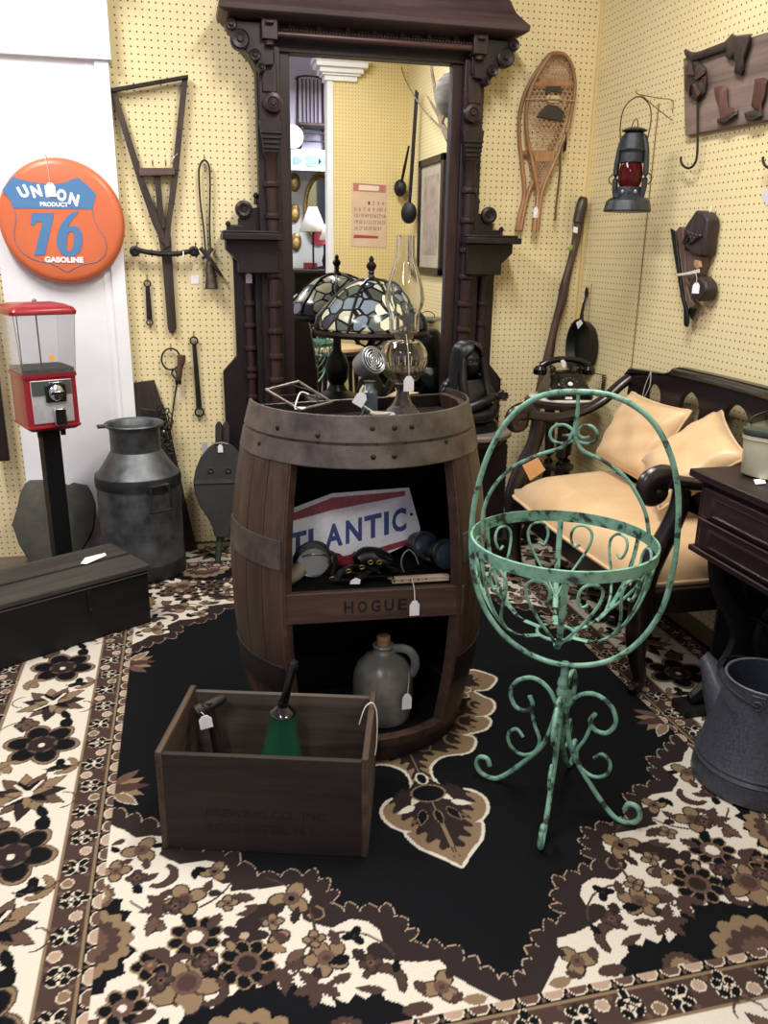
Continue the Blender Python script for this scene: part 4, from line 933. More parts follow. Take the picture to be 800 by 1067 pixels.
# torso, shoulders and crossed arms as one skinned body
T = [(cxb_+.015, cyb_, zp+.045), (cxb_+.01, cyb_, zp+.12), (cxb_, cyb_, zp+.20), (cxb_-.005, cyb_-.005, zp+.245), (hd.x, hd.y, hz-.05),
     (cxb_-.072, cyb_-.005, zp+.172), (cxb_-.106, cyb_-.045, zp+.10), (cxb_-.03, cyb_-.115, zp+.105), (cxb_+.055, cyb_-.115, zp+.14), (cxb_+.10, cyb_-.09, zp+.155),
     (cxb_+.075, cyb_+.0, zp+.178), (cxb_+.118, cyb_-.04, zp+.09), (cxb_+.06, cyb_-.115, zp+.075), (cxb_-.03, cyb_-.13, zp+.07), (cxb_-.07, cyb_-.12, zp+.075)]
E_ = [(0, 1), (1, 2), (2, 3), (3, 4), (2, 5), (5, 6), (6, 7), (7, 8), (8, 9), (2, 10), (10, 11), (11, 12), (12, 13), (13, 14)]
Rr = [(.12, .085), (.10, .07), (.075, .05), .034, .032, .045, .038, .030, .022, .019, .045, .038, .030, .022, .018]
body = skin_body(T, E_, Rr, 'body', M_BRZ, t)
# head with a face
b = B(); turn = rotz(math.radians(22))
rings = []
n = 28
for i in range(19):
    v = -1+2*i/18; z = v*.066
    rad = math.sqrt(max(0, 1-abs(v)**2.3)); ring_ = []
    for j in range(n):
        a = 2*PI*j/n; x = math.cos(a)*.047*rad; y = math.sin(a)*.056*rad
        if v < -.1: x *= 1+.28*(v+.1)
        if math.sin(a) < 0:                       # face side (-y)
            fx = x/.047
            y -= .004*max(0, 1-abs(v+.85)/.25)*max(0, 1-abs(fx)/.5)              # chin
            y -= .017*max(0, 1-abs(v+.16)/.30)*max(0, 1-abs(fx)/.24)             # nose
            y -= .006*max(0, 1-abs(v-.26)/.14)*max(0, 1-abs(fx)/.85)             # brow
            y += .008*max(0, 1-abs(v-.06)/.14)*max(0, 1-abs(abs(fx)-.42)/.26)    # eye sockets
            y -= .006*max(0, 1-abs(v+.50)/.09)*max(0, 1-abs(fx)/.42)             # lips
            y += .004*max(0, 1-abs(v+.60)/.06)*max(0, 1-abs(fx)/.4)
            y -= .005*max(0, 1-abs(v+.12)/.2)*max(0, 1-abs(abs(fx)-.62)/.2)      # cheekbones
        ring_.append(hd+turn @ V((x, y, z)))
    rings.append(ring_)
b.loft(rings); hdo = b.obj('head', M_BRZ, t, sharp=60, sub=1)
for s in (-1, 1):
    b = B(); b.ball(hd+turn @ V((s*.019, -.044, .005)), (.009, .006, .005)); b.obj('eye', M_BRZ, hdo)
# long parted hair hanging over the shoulders
M_HAIR = mottled('bronze_hair', '#111112', '#242425', scale=60, rough=.38, metal=.25, bump=.5, stretch=(1, 1, .12))
b = B()
def hair_ring(z, rx, ry, dy, gap):
    out = []
    for j in range(25):
        a = -PI/2+gap+(2*PI-2*gap)*j/24
        w_ = 1+.03*math.sin(j*2.7); out.append(hd+turn @ V((rx*w_*math.cos(a), dy+ry*w_*math.sin(a), z)))
    return out
b.loft([hair_ring(.085, .006, .006, .0, .01), hair_ring(.080, .032, .036, .004, .02), hair_ring(.066, .049, .056, .003, .06), hair_ring(.045, .058, .066, .003, .45), hair_ring(.02, .061, .066, .006, .92), hair_ring(-.03, .063, .062, .008, 1.08), hair_ring(-.08, .070, .058, .012, 1.05), hair_ring(-.14, .082, .060, .014, .95), hair_ring(-.18, .088, .062, .012, .95)], cap=False, closed=False)
hr = b.obj('hair', M_HAIR, t, sharp=60); md_ = hr.modifiers.new('thick', 'SOLIDIFY'); md_.thickness = .012; md_.offset = 0
md_ = hr.modifiers.new('sub', 'SUBSURF'); md_.levels = 1; md_.render_levels = 1
for s, off in ((-1, 0), (1, .012)):
    b = B(); b.tube([hd+turn @ V((s*.052, -.035, .02)), hd+turn @ V((s*.060, -.046, -.05)), hd+turn @ V((s*.064, -.062, -.11)), hd+turn @ V((s*.060, -.085, -.17+off))], [.012, .016, .017, .010], 10, sm=4); b.obj('braid', M_HAIR, t)
b = B(); b.lathe([(.135, zp), (.142, zp+.008), (.14, zp+.03), (.12, zp+.05), (.09, zp+.055)], (cxb_+.008, cyb_-.005, 0), 40, sy=.82); b.obj('base', M_BRZ, t)
# hands: palm and curled fingers
for (wx_, wy_, wz_, s) in ((cxb_+.10, cyb_-.09, zp+.155, 1), (cxb_-.07, cyb_-.12, zp+.075, -1)):
    b = B(); b.ball((wx_+s*.016, wy_-.004, wz_), (.020, .012, .017)); hnd = b.obj('hand', M_BRZ, t)
    for q in range(4):
        z_ = wz_+.013-q*.009; l_ = (.028, .032, .030, .024)[q]
        b = B(); b.tube([(wx_+s*.028, wy_-.010, z_), (wx_+s*(.028+l_*.6), wy_-.014, z_), (wx_+s*(.028+l_), wy_-.002, z_-.004)], [.0052, .005, .004], 8, sm=2); b.obj('finger', M_BRZ, hnd)
    b = B(); b.tube([(wx_+s*.010, wy_-.012, wz_+.012), (wx_+s*.022, wy_-.018, wz_+.022), (wx_+s*.032, wy_-.016, wz_+.024)], [.006, .0055, .004], 8, sm=2); b.obj('thumb', M_BRZ, hnd)
# green cloth strip beside the bust
# ------------------------------------------------------------------ wine barrel shelf
BX, BY, BH = .44, 2.12, .915
M_OAK = wood('old_oak_staves', '#2c1f19', '#4c372c', 'z', 9, .5, .25)
M_OAKX = wood('old_oak_board', '#33251f', '#513b30', 'x', 7, .55, .2)
M_HOOP = mottled('aged_hoop_steel', '#453f3b', '#6b625b', scale=14, rough=.45, metal=.55, bump=.06, detail=8)
M_HOOPD = mottled('dark_hoop_steel', '#1d1815', '#2f2723', scale=14, rough=.5, metal=.4, bump=.06)
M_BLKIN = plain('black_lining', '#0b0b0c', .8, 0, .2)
def RB(z): return .288+.062*(1-((z-.455)/.46)**2)
t = thing('barrel_shelf', 'upright half oak wine barrel with steel hoops and open black shelves marked HOGUE', 'barrel', (BX, BY, RZ))
O0, O1 = math.radians(-133.5), math.radians(-54)
def zf(y): return AY(390, y, 1.83).z
ZT, ZB = zf(485)-.004, .085
def bp_(a, r, z): return V((BX+r*math.cos(a), BY+r*math.sin(a), z))
b = B()
def stave(a0, a1, z0, z1, k):
    n = max(2, int((z1-z0)/.06)+1); rs_ = []; g = .0014
    for i in range(n+1):
        z = z0+(z1-z0)*i/n; R_ = RB(z); da = g/R_
        ring_ = [bp_(a0+da*.2, R_-.003, z), bp_(a0+da, R_, z)]+[bp_(a0+(a1-a0)*q/4, R_+.0008, z) for q in (1, 2, 3)]+[bp_(a1-da, R_, z), bp_(a1-da*.2, R_-.003, z), bp_(a1, R_-.026, z), bp_(a0, R_-.026, z)]
        rs_.append(ring_)
    b.loft(rs_)
AR, AL = math.radians(20), math.radians(180)       # where the flat back board cuts the barrel
for i in range(6): a = O1+(AR-O1)*i/6; stave(a, a+(AR-O1)/6, RZ, BH, i)
spl = O0+2*PI-AL
for i in range(4): a = AL+spl*i/4; stave(a, a+spl/4, RZ, BH, i)
for i in range(6):
    a = O0+(O1-O0)*i/6; stave(a, a+(O1-O0)/6, ZT, BH, i); stave(a, a+(O1-O0)/6, RZ, ZB, i)
b.obj('staves', M_OAK, t)
def hoop(z0, z1, a0=None, a1=None, mat=M_HOOP, off=.0035):
    b = B(); n = 72; full = a0 is None
    a0 = AL-2*PI if full else a0; a1 = AR if full else a1; rr_ = []; full = False
    for i in range(n if full else n+1):
        a = a0+(a1-a0)*i/n
        rr_.append([bp_(a, RB(z0)-.002, z0), bp_(a, RB(z0)+off, z0+.001), bp_(a, RB((z0+z1)/2)+off, (z0+z1)/2), bp_(a, RB(z1)+off, z1-.001), bp_(a, RB(z1)-.002, z1)])
    if full: rr_.append(rr_[0])
    b.loft(rr_, cap=not full)
    return b.obj('hoop', mat, t)
def rivet(h, px, py):
    # on the front of the barrel where this pixel ray meets the hoop
    d = ray(px, py); p = None; k = .5
    while k < 4:
        q = EYE+d*k
        if math.hypot(q.x-BX, q.y-BY) < RB(q.z)+.004: p = q; break
        k += .002
    b = B(); nn = V((p.x-BX, p.y-BY, 0)).normalized(); b.lathe([(.007, 0), (.0065, .002), (.004, .004), (.001, .0045)], p-nn*.001, 12, V((0, 0, 1)).rotation_difference(nn).to_matrix()); b.obj('rivet', M_IRON, h)
h1 = hoop(zf(461), zf(434)); h2 = hoop(zf(486), zf(463.5))
for p in ((388, 447), (411, 446), (331, 454), (289, 446), (429, 445)): rivet(h1, *p)
for p in ((389, 476.5), (411, 475.5), (270, 462), (465, 460)): rivet(h2, *p)
for a_, b_ in ((O1+.02, AR), (AL, O0+2*PI-.02)): hoop(.55, .625, a_, b_); hoop(.20, .285, a_, b_, M_HOOPD)
h5 = hoop(RZ+.006, .06, None, None, M_HOOPD)
# lining, floor, top
def arc_(inset, n=40, z=0): return [bp_(AL+(AR+2*PI-AL)*i/n, RB(z)-inset, z) for i in range(n+1)]
zl_ = [RZ]+[.05*i for i in range(1, 19)]+[BH-.004]
bk = []
for z in zl_:
    p0, p1 = bp_(AL, RB(z)-.003, z), bp_(AR, RB(z)-.003, z); d9 = (p1-p0).normalized(); n9 = V((-d9.y, d9.x, 0))
    bk.append([p0, p1, p1+n9*.018, p0+n9*.018])
b = B(); b.loft(bk); b.obj('back_board', M_BLACKWOOD, t)
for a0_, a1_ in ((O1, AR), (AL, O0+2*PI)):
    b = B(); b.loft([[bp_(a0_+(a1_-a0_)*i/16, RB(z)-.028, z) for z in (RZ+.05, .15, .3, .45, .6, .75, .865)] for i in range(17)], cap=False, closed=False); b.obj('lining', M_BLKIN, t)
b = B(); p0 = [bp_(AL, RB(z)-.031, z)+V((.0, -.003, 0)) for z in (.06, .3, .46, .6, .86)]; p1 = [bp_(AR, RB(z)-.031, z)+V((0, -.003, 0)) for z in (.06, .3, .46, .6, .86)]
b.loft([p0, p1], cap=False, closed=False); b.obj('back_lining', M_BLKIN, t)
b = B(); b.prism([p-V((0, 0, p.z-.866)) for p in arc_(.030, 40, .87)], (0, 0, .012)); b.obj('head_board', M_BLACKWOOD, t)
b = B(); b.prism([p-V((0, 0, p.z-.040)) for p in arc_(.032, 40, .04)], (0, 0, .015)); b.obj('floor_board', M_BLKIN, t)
# shelf with the HOGUE board
ZS0, ZS1 = .405, .487
pl_ = [bp_(O1+(AR-O1)*i/12, RB(.47)-.031, ZS1-.018) for i in range(13)]+[bp_(AL+spl*i/12, RB(.47)-.031, ZS1-.018) for i in range(13)]
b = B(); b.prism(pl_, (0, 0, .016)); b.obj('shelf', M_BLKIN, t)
e0, e1 = bp_(O0-.005, RB(.45)-.003, 0), bp_(O1+.005, RB(.45)-.003, 0)
dx_ = (e1-e0).normalized(); nx_ = V((dx_.y, -dx_.x, 0))
if nx_.y > 0: nx_ = -nx_
b = B(); q0, q1 = e0-dx_*.004, e1+dx_*.012
b.hexa([q0+V((0, 0, ZS0)), q1+V((0, 0, ZS0)), q1-nx_*.02+V((0, 0, ZS0)), q0-nx_*.02+V((0, 0, ZS0))], [q0+V((0, 0, ZS1)), q1+V((0, 0, ZS1)), q1-nx_*.02+V((0, 0, ZS1)), q0-nx_*.02+V((0, 0, ZS1))])
fb = b.obj('shelf_front', M_OAKX, t, bevel=.003)
vs, fs = [V((p.x, p.y, 0)) for p in ()], []
b = B(); o0 = e0+dx_*.150+V((0, 0, ZS0+.024))+nx_*.0012
for i_, ch_ in enumerate('HOGUE'):
    vs, fs = fit_text(ch_, .024, .032, .03); b.add([o0+dx_*(p.x+.0340*i_)+V((0, 0, p.y)) for p in vs], fs)
b.obj('burnt_lettering', plain('burnt', '#191110', .8), fb)
# inner frame edge strips of the opening
for a, nm in ((O0, 1), (O1, -1)):
    b = B(); rr_ = []
    for i in range(13):
        z = ZB+(ZT-ZB)*i/12; R_ = RB(z); rr_.append([bp_(a, R_-.001, z), bp_(a+nm*.012, R_-.003, z), bp_(a+nm*.012, R_-.030, z), bp_(a, R_-.030, z)])
    b.loft(rr_); b.obj('edge_strip', M_OAKX, t)

# ------------------------------------------------------------------ ATLANTIC sign in the upper opening
ns = V((0, 1, -.22)).normalized(); ps0 = V((0, 2.06, ZS1+.001))
def pa(x, y, o=0.0): d = ray(x, y); return EYE+d*((ps0-EYE).dot(ns)/d.dot(ns))-ns*o
zlow = ZS1+.002
t = thing('metal_sign', 'white, red and blue enamel sign reading ATLANTIC leaning inside the barrel', 'sign', pa(360, 590))
M_SGW = mottled('sign_enamel_white', '#ececf4', '#f8f8fc', scale=120, rough=.35, bump=.05)
M_SGR = mottled('sign_enamel_red', '#8c2b3a', '#a8404c', scale=120, rough=.35, bump=.05)
M_SGB = mottled('sign_enamel_blue', '#2b3a78', '#3f4f92', scale=120, rough=.35, bump=.05)
def pz(x, y, o=0.0):
    p = pa(x, y, o); return p if p.z > ZS1+.0015 else p+V((0, -.22, 1))*((ZS1+.0015-p.z)) if 0 else V((p.x, p.y+(max(p.z, ZS1+.0015)-p.z)*.22, max(p.z, ZS1+.0015)))
b = B(); b.prism([pz(x, y) for x, y in [(289, 536), (298, 532), (346, 514), (426, 508), (438, 551), (433, 563), (392, 592), (300, 596), (289, 598)]], ns*.003); b.obj('plate', M_SGW, t)
b = B(); b.prism([pa(x, y, .0006) for x, y in [(289, 541), (299, 537), (346, 518.5), (422, 511.5), (422, 516.5), (346, 531.5), (290, 547)]], ns*.0005)
b.prism([pz(x, y, .0006) for x, y in [(355, 580), (390, 572), (431, 560), (433, 565), (392, 578), (355, 588)]], ns*.0005); b.obj('red_bands', M_SGR, t)
b = B()
for ch_, xa_, xb_ in zip('ATLANTIC', (15, 85, 165, 234, 320, 398, 480, 513), (75, 157, 225, 308, 388, 470, 500, 573)):
    vs, fs = fit_text(ch_, 1, 1, .035); fv = []
    for p in vs:
        x = 280+(xa_+p.x*(xb_-xa_))/4; u = (x-283)/140.5; fv.append(pz(x, 585-u*32.5-p.y*24.5, .0007))
    b.add(fv, fs)
b.obj('blue_lettering', M_SGB, t)
b = B(); b.lathe([(.001, .001), (.004, .001), (.005, 0)], pa(428.5, 536, .0), 12, Rx); b.obj('nail_hole', M_BLACKIRON, t)

# ------------------------------------------------------------------ things on the barrel's shelf
zsf = ZS1
def onsh(x, y, Y): return AY(x, y, Y)
M_DARKGLASS = plain('smoky_glass', '#d5d8d8', .05, 0, .6, Transmission_Weight=.9, IOR=1.25)
M_RUBBER = mottled('black_rubber', '#0c0c0d', '#1b1a1b', scale=40, rough=.4, bump=.1)
t = thing('gas_mask', 'old goggle mask with a clear domed lens and tan hose on the barrel shelf', 'mask', (AY(322, 595, 1.955).x, 1.955, zsf))
c_ = AY(326, 584, 1.955); c_.z = max(c_.z, zsf+.053)
b = B(); b.ball(c_, (.044, .036, .044), 24, 14); b.obj('lens', M_DARKGLASS, t)
b = B(); b.tube([c_+V((.045*math.cos(q*PI/12), .006+.004*math.sin(q*PI/6), .045*math.sin(q*PI/12))) for q in range(24)], .006, 8, closed=True)
b.obj('rim', M_RUBBER, t)
b = B(); b.tube([c_+V((-.03, -.02, .02)), c_+V((0, -.037, .03)), c_+V((.032, -.022, .018)), c_+V((.045, 0, 0))], .003, 6, sm=4); b.obj('lens_band', plain('dull_silver', '#8f9092', .3, .8), t)
b = B(); b.tube([c_+V((-.030, -.012, -.012)), c_+V((-.050, -.02, -.024)), V((c_.x-.066, c_.y-.024, zsf+.020)), V((c_.x-.085, c_.y-.02, zsf+.018))], [.019, .021, .019, .017], 16, sm=4); b.obj('hose', mottled('tan_canvas', '#6d6350', '#8c826c', scale=30, rough=.8, bump=.2), t)
b = B(); b.tube([c_+V((.04, 0, .02)), c_+V((.054, -.002, .012)), c_+V((.058, 0, -.012)), V((c_.x+.05, c_.y+.0, zsf+.008))], .006, 6, sm=4, flat=(1, .35, (0, 1, 0))); b.obj('strap', M_RUBBER, t)

t = thing('leather_straps', 'heap of black leather straps with brass buckles in the middle of the barrel shelf', 'straps', (.44, 1.94, zsf))
random.seed(11)
def strap(pts, r=.012, nm='strap'):
    pp_ = [AY(x, y, Y) for x, y, Y in pts]
    for p in pp_: p.z = max(p.z, zsf+.016)
    b = B(); b.tube(pp_, r, 8, sm=5, flat=(1, .28, (.2, .3, 1))); b.obj(nm, M_RUBBER, t)
strap([(350, 612, 1.90), (350, 602, 1.92), (360, 596, 1.95), (375, 600, 1.93), (388, 606, 1.90)])
strap([(354, 598, 1.94), (366, 590, 1.97), (380, 590, 1.96), (398, 600, 1.92)], .014)
strap([(372, 606, 1.9), (384, 596, 1.93), (398, 590, 1.96), (408, 592, 1.94), (414, 600, 1.92)], .013)
strap([(378, 577, 2.01), (390, 575, 2.0), (398, 580, 1.98), (408, 584, 1.97)], .016)
strap([(354, 608, 1.9), (368, 609, 1.89), (384, 603, 1.91), (402, 606, 1.90)], .010)
b = B(); b.tube([AY(x, y, Y) for x, y, Y in [(372, 585, 1.99), (380, 580, 2.0), (392, 581, 2.0), (402, 585, 1.99), (407, 587, 1.99)]], [.018, .026, .028, .024, .018], 12, sm=4); b.obj('pouch', M_RUBBER, t)
for (x, y) in ((377, 591), (386, 586), (363, 595), (346, 603), (395, 586)):
    p = AY(x, y, 1.915); p.z = max(p.z, zsf+.008); b = B(); b.tube([p+V((.007*math.cos(q*PI/4), 0, .005*math.sin(q*PI/4))) for q in range(8)], .0014, 6, closed=True); b.obj('buckle', plain('old_brass', '#8b7a4c', .35, .9), t)
p = AY(370, 606, 1.88); p.z = max(p.z, zsf+.009); b = B(); b.prism([p+V((-.014, 0, -.006)), p+V((.012, 0, -.008)), p+V((.014, 0, .004)), p+V((.002, 0, .010)), p+V((-.010, 0, .004))], (0, .001, 0)); b.obj('price_tag', M_TAG, t)
t = thing('red_cloth', 'scrap of folded red cloth behind the straps on the barrel shelf', 'cloth', (AY(356, 590, 2.03).x, 2.03, zsf))
b = B(); rr_ = []
for i in range(9):
    x = AY(348+i*3.2, 590, 2.02).x; rr_.append([V((x, 2.028+.015*math.cos(q*PI/6)+.004*math.sin(i*1.9), zsf+.001+max(0, (.016+.004*math.sin(i*1.1))*(1+math.sin(q*PI/6))))) for q in range(12)])
b.loft(rr_); b.obj('cloth', mottled('red_felt', '#6d1520', '#8c2530', scale=30, rough=.9, bump=.2), t)

t = thing('goggles', 'dark round goggles with a wire strap at the right of the barrel shelf', 'goggles', (AY(452, 585, 1.96).x, 1.96, zsf))
for (x, y, Y, r) in ((462, 582, 1.955, .036), (440, 572, 2.03, .034)):
    p = AY(x, y, Y); p.z = max(p.z, zsf+.046); Rg = V((0, 0, 1)).rotation_difference(V((.25, -.9, .25)).normalized()).to_matrix()
    b = B(); b.lathe([(r, -.030), (r+.003, -.01), (r+.003, .008), (r-.002, .014)], p, 28, Rg, cap=False); b.lathe([(.001, -.03), (r, -.03)], p, 28, Rg, cap=False); b.obj('eye_cup', M_RUBBER, t)
    b = B(); b.lathe([(.001, .018), (r*.5, .015), (r-.003, .008), (r-.003, .004), (.001, .004)], p, 28, Rg); b.obj('lens', plain('blue_grey_lens', '#3d4a57', .08, 0, .8), t)
    b = B(); b.lathe([(r-.004, .010), (r+.004, .010), (r+.004, .016), (r-.004, .016)], p, 28, Rg, cap=False); b.obj('lens_ring', plain('ring_silver', '#70757a', .3, .8), t)
b = B(); b.tube([V((p.x, p.y, max(p.z, zsf+.005))) for p in [AY(x, y, 1.93) for x, y in [(421, 596), (418, 588), (420, 578), (426, 573), (432, 578), (436, 588)]]], .0022, 7, sm=4); b.obj('wire_strap', plain('strap_wire', '#98938a', .4, .6), t)
b = B(); b.tube([V((p.x, p.y, zsf+.03)) for p in (AY(440, 592, 1.99), AY(446, 590, 1.965), AY(452, 588, 1.96))], .010, 8, sm=3); b.obj('bridge', M_RUBBER, t)

A0, A1 = AY(405, 606, 1.885), AY(470, 597, 1.885)
t = thing('folding_ruler', 'folded cream wooden carpenter ruler lying at the right front of the barrel shelf', 'ruler', (A0.x, 1.885, zsf))
M_RUL = wood('ruler_wood', '#a8957c', '#c9b9a1', 'x', 20, .6, .1)
for i, (o, w_) in enumerate(((0, .148), (.0075, .142))):
    b = B(); b.box(((A0.x+A1.x)/2+i*.004, 1.885+.0, zsf+.006+o), (w_, .018, .0065), rotz(-.05)); b.obj('leaf', M_RUL, t, bevel=.001)
b = B()
for q in range(7): b.box((A0.x+.012+q*.021, 1.8755, zsf+.011), (.004, .001, .004))
b.obj('brass_ticks', plain('ruler_dark', '#3b2f26', .5), t)
b = B(); b.lathe([(.001, .003), (.007, .002), (.008, 0)], (A0.x+.004, 1.886, zsf+.0165), 12); b.obj('hinge', plain('brass', '#7c683c', .35, .8), t)
price_tag(t, (AY(432, 606, 1.85).x, 1.874, zsf+.014), (AY(432, 626, 1.815).x, 1.815, AY(432, 626, 1.815).z), .025, .040)

# ------------------------------------------------------------------ stoneware jug
jx, jy = .480, 1.975
def zj(y): return AY(397, y, jy).z
t = thing('stoneware_jug', 'grey stoneware jug with a cork stopper in the bottom of the barrel', 'jug', (jx, jy, .055))
zt2 = zj(671); RJ = (AY(428, 715, jy).x-AY(367, 715, jy).x)/2
M_STONE = mottled('salt_glaze', '#5c5c57', '#7b7a72', scale=16, rough=.3, bump=.05, detail=8)
JB = .0558; h_ = zt2-JB
pf = [(RJ*.84, 0), (RJ*.90, .004), (RJ*.94, h_*.08), (RJ*.99, h_*.3), (RJ, h_*.48), (RJ*.97, h_*.6), (RJ*.86, h_*.72), (RJ*.62, h_*.82), (RJ*.36, h_*.885), (RJ*.29, h_*.92), (RJ*.28, h_*.95), (RJ*.34, h_*.96), (RJ*.36, h_*.985), (RJ*.33, h_), (RJ*.22, h_), (RJ*.2, h_*.96)]
b = B(); b.lathe([(r, JB+z) for r, z in pf], (jx, jy, 0), 48); b.obj('body', M_STONE, t)
hd_ = V((math.cos(-.35), math.sin(-.35), 0)); o_ = V((jx, jy, .055))
b = B(); b.tube([o_+hd_*(RJ*r)+V((0, 0, h_*z)) for r, z in [(.27, .93), (.55, .96), (.85, .93), (1.02, .85), (1.06, .74), (.98, .63), (.93, .60)]], [.010, .0105, .010, .010, .010, .010, .009], 10, sm=4, flat=(1.25, .8, (0, 1, 0))); b.obj('handle', M_STONE, t)
b = B(); b.lathe([(RJ*.2, zt2-.006), (RJ*.23, zt2+.022), (RJ*.20, zt2+.026), (.001, zt2+.027)], (jx, jy, 0), 16); b.obj('cork', mottled('cork', '#8a6c48', '#b08c60', scale=90, rough=.9, bump=.3), t)
price_tag(t, AY(426, 700, 1.935), AY(424, 723, 1.882), .026, .046)

# ------------------------------------------------------------------ things standing on the barrel
zd = .8785
ox, oy = .546, 2.075
def zo(y): return AY(418, y, oy).z
M_GLASS = glass('clear_glass', '#f4f4f2')
M_PRESS = glass('pressed_glass', '#f6f4ef', .03)
t = thing('oil_lamp', 'clear glass oil lamp with a tall chimney standing on the barrel', 'oil lamp', (ox, oy, zd))
k = oy*1.06/F
b = B(); zs_ = zo(398)
b.lathe([(.058, zd), (.058, zd+.006), (.045, zd+.018), (.028, zd+.034), (.018, zd+.055), (.016, zs_-.02), (.022, zs_-.004)], (ox, oy, 0), 12); b.obj('foot', mottled('dark_pressed_glass', '#2b2627', '#4c4442', scale=40, rough=.15, bump=.1, spec=.8), t, sharp=20)
zf1, zf2, zf3 = zs_, zo(373), zo(352)
b = B(); ro = .060
prof = [(.020, zf1), (.034, zf1+.006), (.050, zf1+.022), (ro, zf2-.004), (ro+.002, zf2+.010), (ro-.004, zf2+.026), (.044, zf2+.042), (.022, zf3-.010), (.019, zf3)]
inn = [(r-.004, z) for r, z in prof[::-1]]
b.lathe(prof+inn, (ox, oy, 0), 40, cap=False)
for q in range(20):
    a = q*2*PI/20; b.tube([(ox+(r+.0006)*math.cos(a), oy+(r+.0006)*math.sin(a), z) for r, z in prof[1:4]], .003, 5)
b.obj('font', M_PRESS, t)
b = B(); b.lathe([(.001, zf1+.010), (.032, zf1+.012), (.048, zf1+.024), (.0545, zf1+.034), (.0545, zf1+.036), (.001, zf1+.036)], (ox, oy, 0), 32); b.obj('oil_residue', plain('pale_oil', '#b9ab8e', .1, 0, .5, Transmission_Weight=.6), t)
b = B(); b.lathe([(.020, zf3-.004), (.024, zf3), (.024, zf3+.008), (.034, zf3+.010), (.0345, zf3+.015), (.016, zf3+.019), (.008, zf3+.03)], (ox, oy, 0), 28); b.obj('burner', mottled('burner_brass', '#6a6252', '#8a806b', scale=40, rough=.35, metal=.7, bump=.05), t)
zc0, zc1, zc2, zc3 = zf3+.016, zo(311), zo(270), zo(245)
prof = [(.038, zc0), (.038, zc0+.040), (.041, zc0+.048), (.048, zc1-.014), (.050, zc1), (.047, zc1+.022), (.039, zc1+.052), (.029, zc2-.012), (.024, zc2+.010), (.0225, zc3-.012), (.0235, zc3)]
b = B(); b.lathe(prof+[(r-.0018, z) for r, z in prof[::-1]], (ox, oy, 0), 40, cap=False); b.obj('chimney', M_GLASS, t)
price_tag(t, AY(423, 348, 2.005), AY(426, 392, 1.998), .026, .038)

mx_, my_ = AY(384, 424, 2.03).x, 2.03
def zmi(y): return AY(386, y, my_).z
M_MIC = mottled('mic_grey_enamel', '#6c7172', '#888d8d', scale=20, rough=.35, metal=.5, bump=.05)
t = thing('microphone', 'vintage silver grey bullet microphone with a coiled cord standing on the barrel', 'microphone', (mx_, my_, zd))
ax_ = V((.42, -.80, .44)).normalized(); Rm = V((0, 0, 1)).rotation_difference(ax_).to_matrix()
hc_ = AY(386, 377, my_)
b = B(); b.lathe([(.004, -.052), (.020, -.050), (.029, -.038), (.033, -.018), (.0345, .006), (.0365, .010), (.0365, .014), (.034, .016), (.030, .014), (.001, .014)], hc_, 36, Rm); b.obj('head', M_MIC, t)
b = B()
for q, r in enumerate((.028, .021, .014, .007)):
    b.tube([hc_+Rm @ V((r*math.cos(j*PI/14), r*math.sin(j*PI/14), .0165)) for j in range(28)], .0016, 6, closed=True)
for xx in (-.006, 0, .006): b.tube([hc_+Rm @ V((xx, -.029, .0165)), hc_+Rm @ V((xx, .029, .0165))], .0015, 6)
b.obj('grille', plain('grille_silver', '#aeb2b3', .3, .8), t)
b = B(); b.lathe([(.001, .0148), (.030, .0148)], hc_, 30, Rm, cap=False); b.obj('grille_cloth', M_BLACKIRON, t)
b = B(); b.lathe([(.020, zmi(430)), (.021, zmi(428)), (.0205, zmi(412)), (.020, zmi(408)), (.012, zmi(404)), (.010, zmi(399)), (.016, zmi(397))], (mx_+.002, my_, 0), 24); b.obj('body', mottled('mic_blue_grey', '#4d5a60', '#67757b', scale=20, rough=.35, metal=.4, bump=.05), t)
for a in (-2.4, -.7, .9):
    b = B(); b.tube([(mx_+.012*math.cos(a), my_+.012*math.sin(a), zmi(424)), (mx_+.045*math.cos(a), my_+.045*math.sin(a), zd+.004)], .003, 6); b.obj('leg', M_IRON, t)
b = B(); cp = []
for q in range(40):
    a = q*.62; r = .024+.005*math.sin(q*1.7); cp.append((mx_+.022+r*1.1*math.cos(a), my_-.055+r*.8*math.sin(a), zd+.006+q*.0007))
cp = [AY(379, 402, my_-.02), AY(375, 410, my_-.03), AY(377, 422, my_-.03)]+[V(p) for p in cp]
b.tube(cp, .0034, 7, sm=3); b.obj('cord', plain('cord_grey', '#a09a8e', .7), t)
price_tag(t, AY(380, 402, my_-.03), AY(379, 410, my_-.035), .028, .034, yaw=-.1, tilt=.55)

# licence plate frame resting across the rim
C4 = [AY(276, 406.5, 2.13), AY(311, 397.5, 2.20), AY(347, 420, 2.09), AY(312.5, 432, 1.97)]
C4[3].z = max(C4[3].z, .922)
t = thing('plate_frame', 'thin rectangular metal licence plate frame tilted on the barrel rim', 'frame', sum(C4, V())/4)
b = B(); nrm_ = (C4[1]-C4[0]).cross(C4[3]-C4[0]).normalized()
if nrm_.z < 0: nrm_ = -nrm_
cen = sum(C4, V())/4; inn = [p+(cen-p)*.085 for p in C4]
for i in range(4):
    j = (i+1) % 4; b.prism([C4[i], C4[j], inn[j], inn[i]], nrm_*.004)
b.obj('border', mottled('frame_bronze', '#6b5f57', '#93877e', scale=40, rough=.4, metal=.6, bump=.05), t)
b = B(); q0 = inn[0]+(inn[1]-inn[0])*.75; q1 = inn[3]+(inn[2]-inn[3])*.55
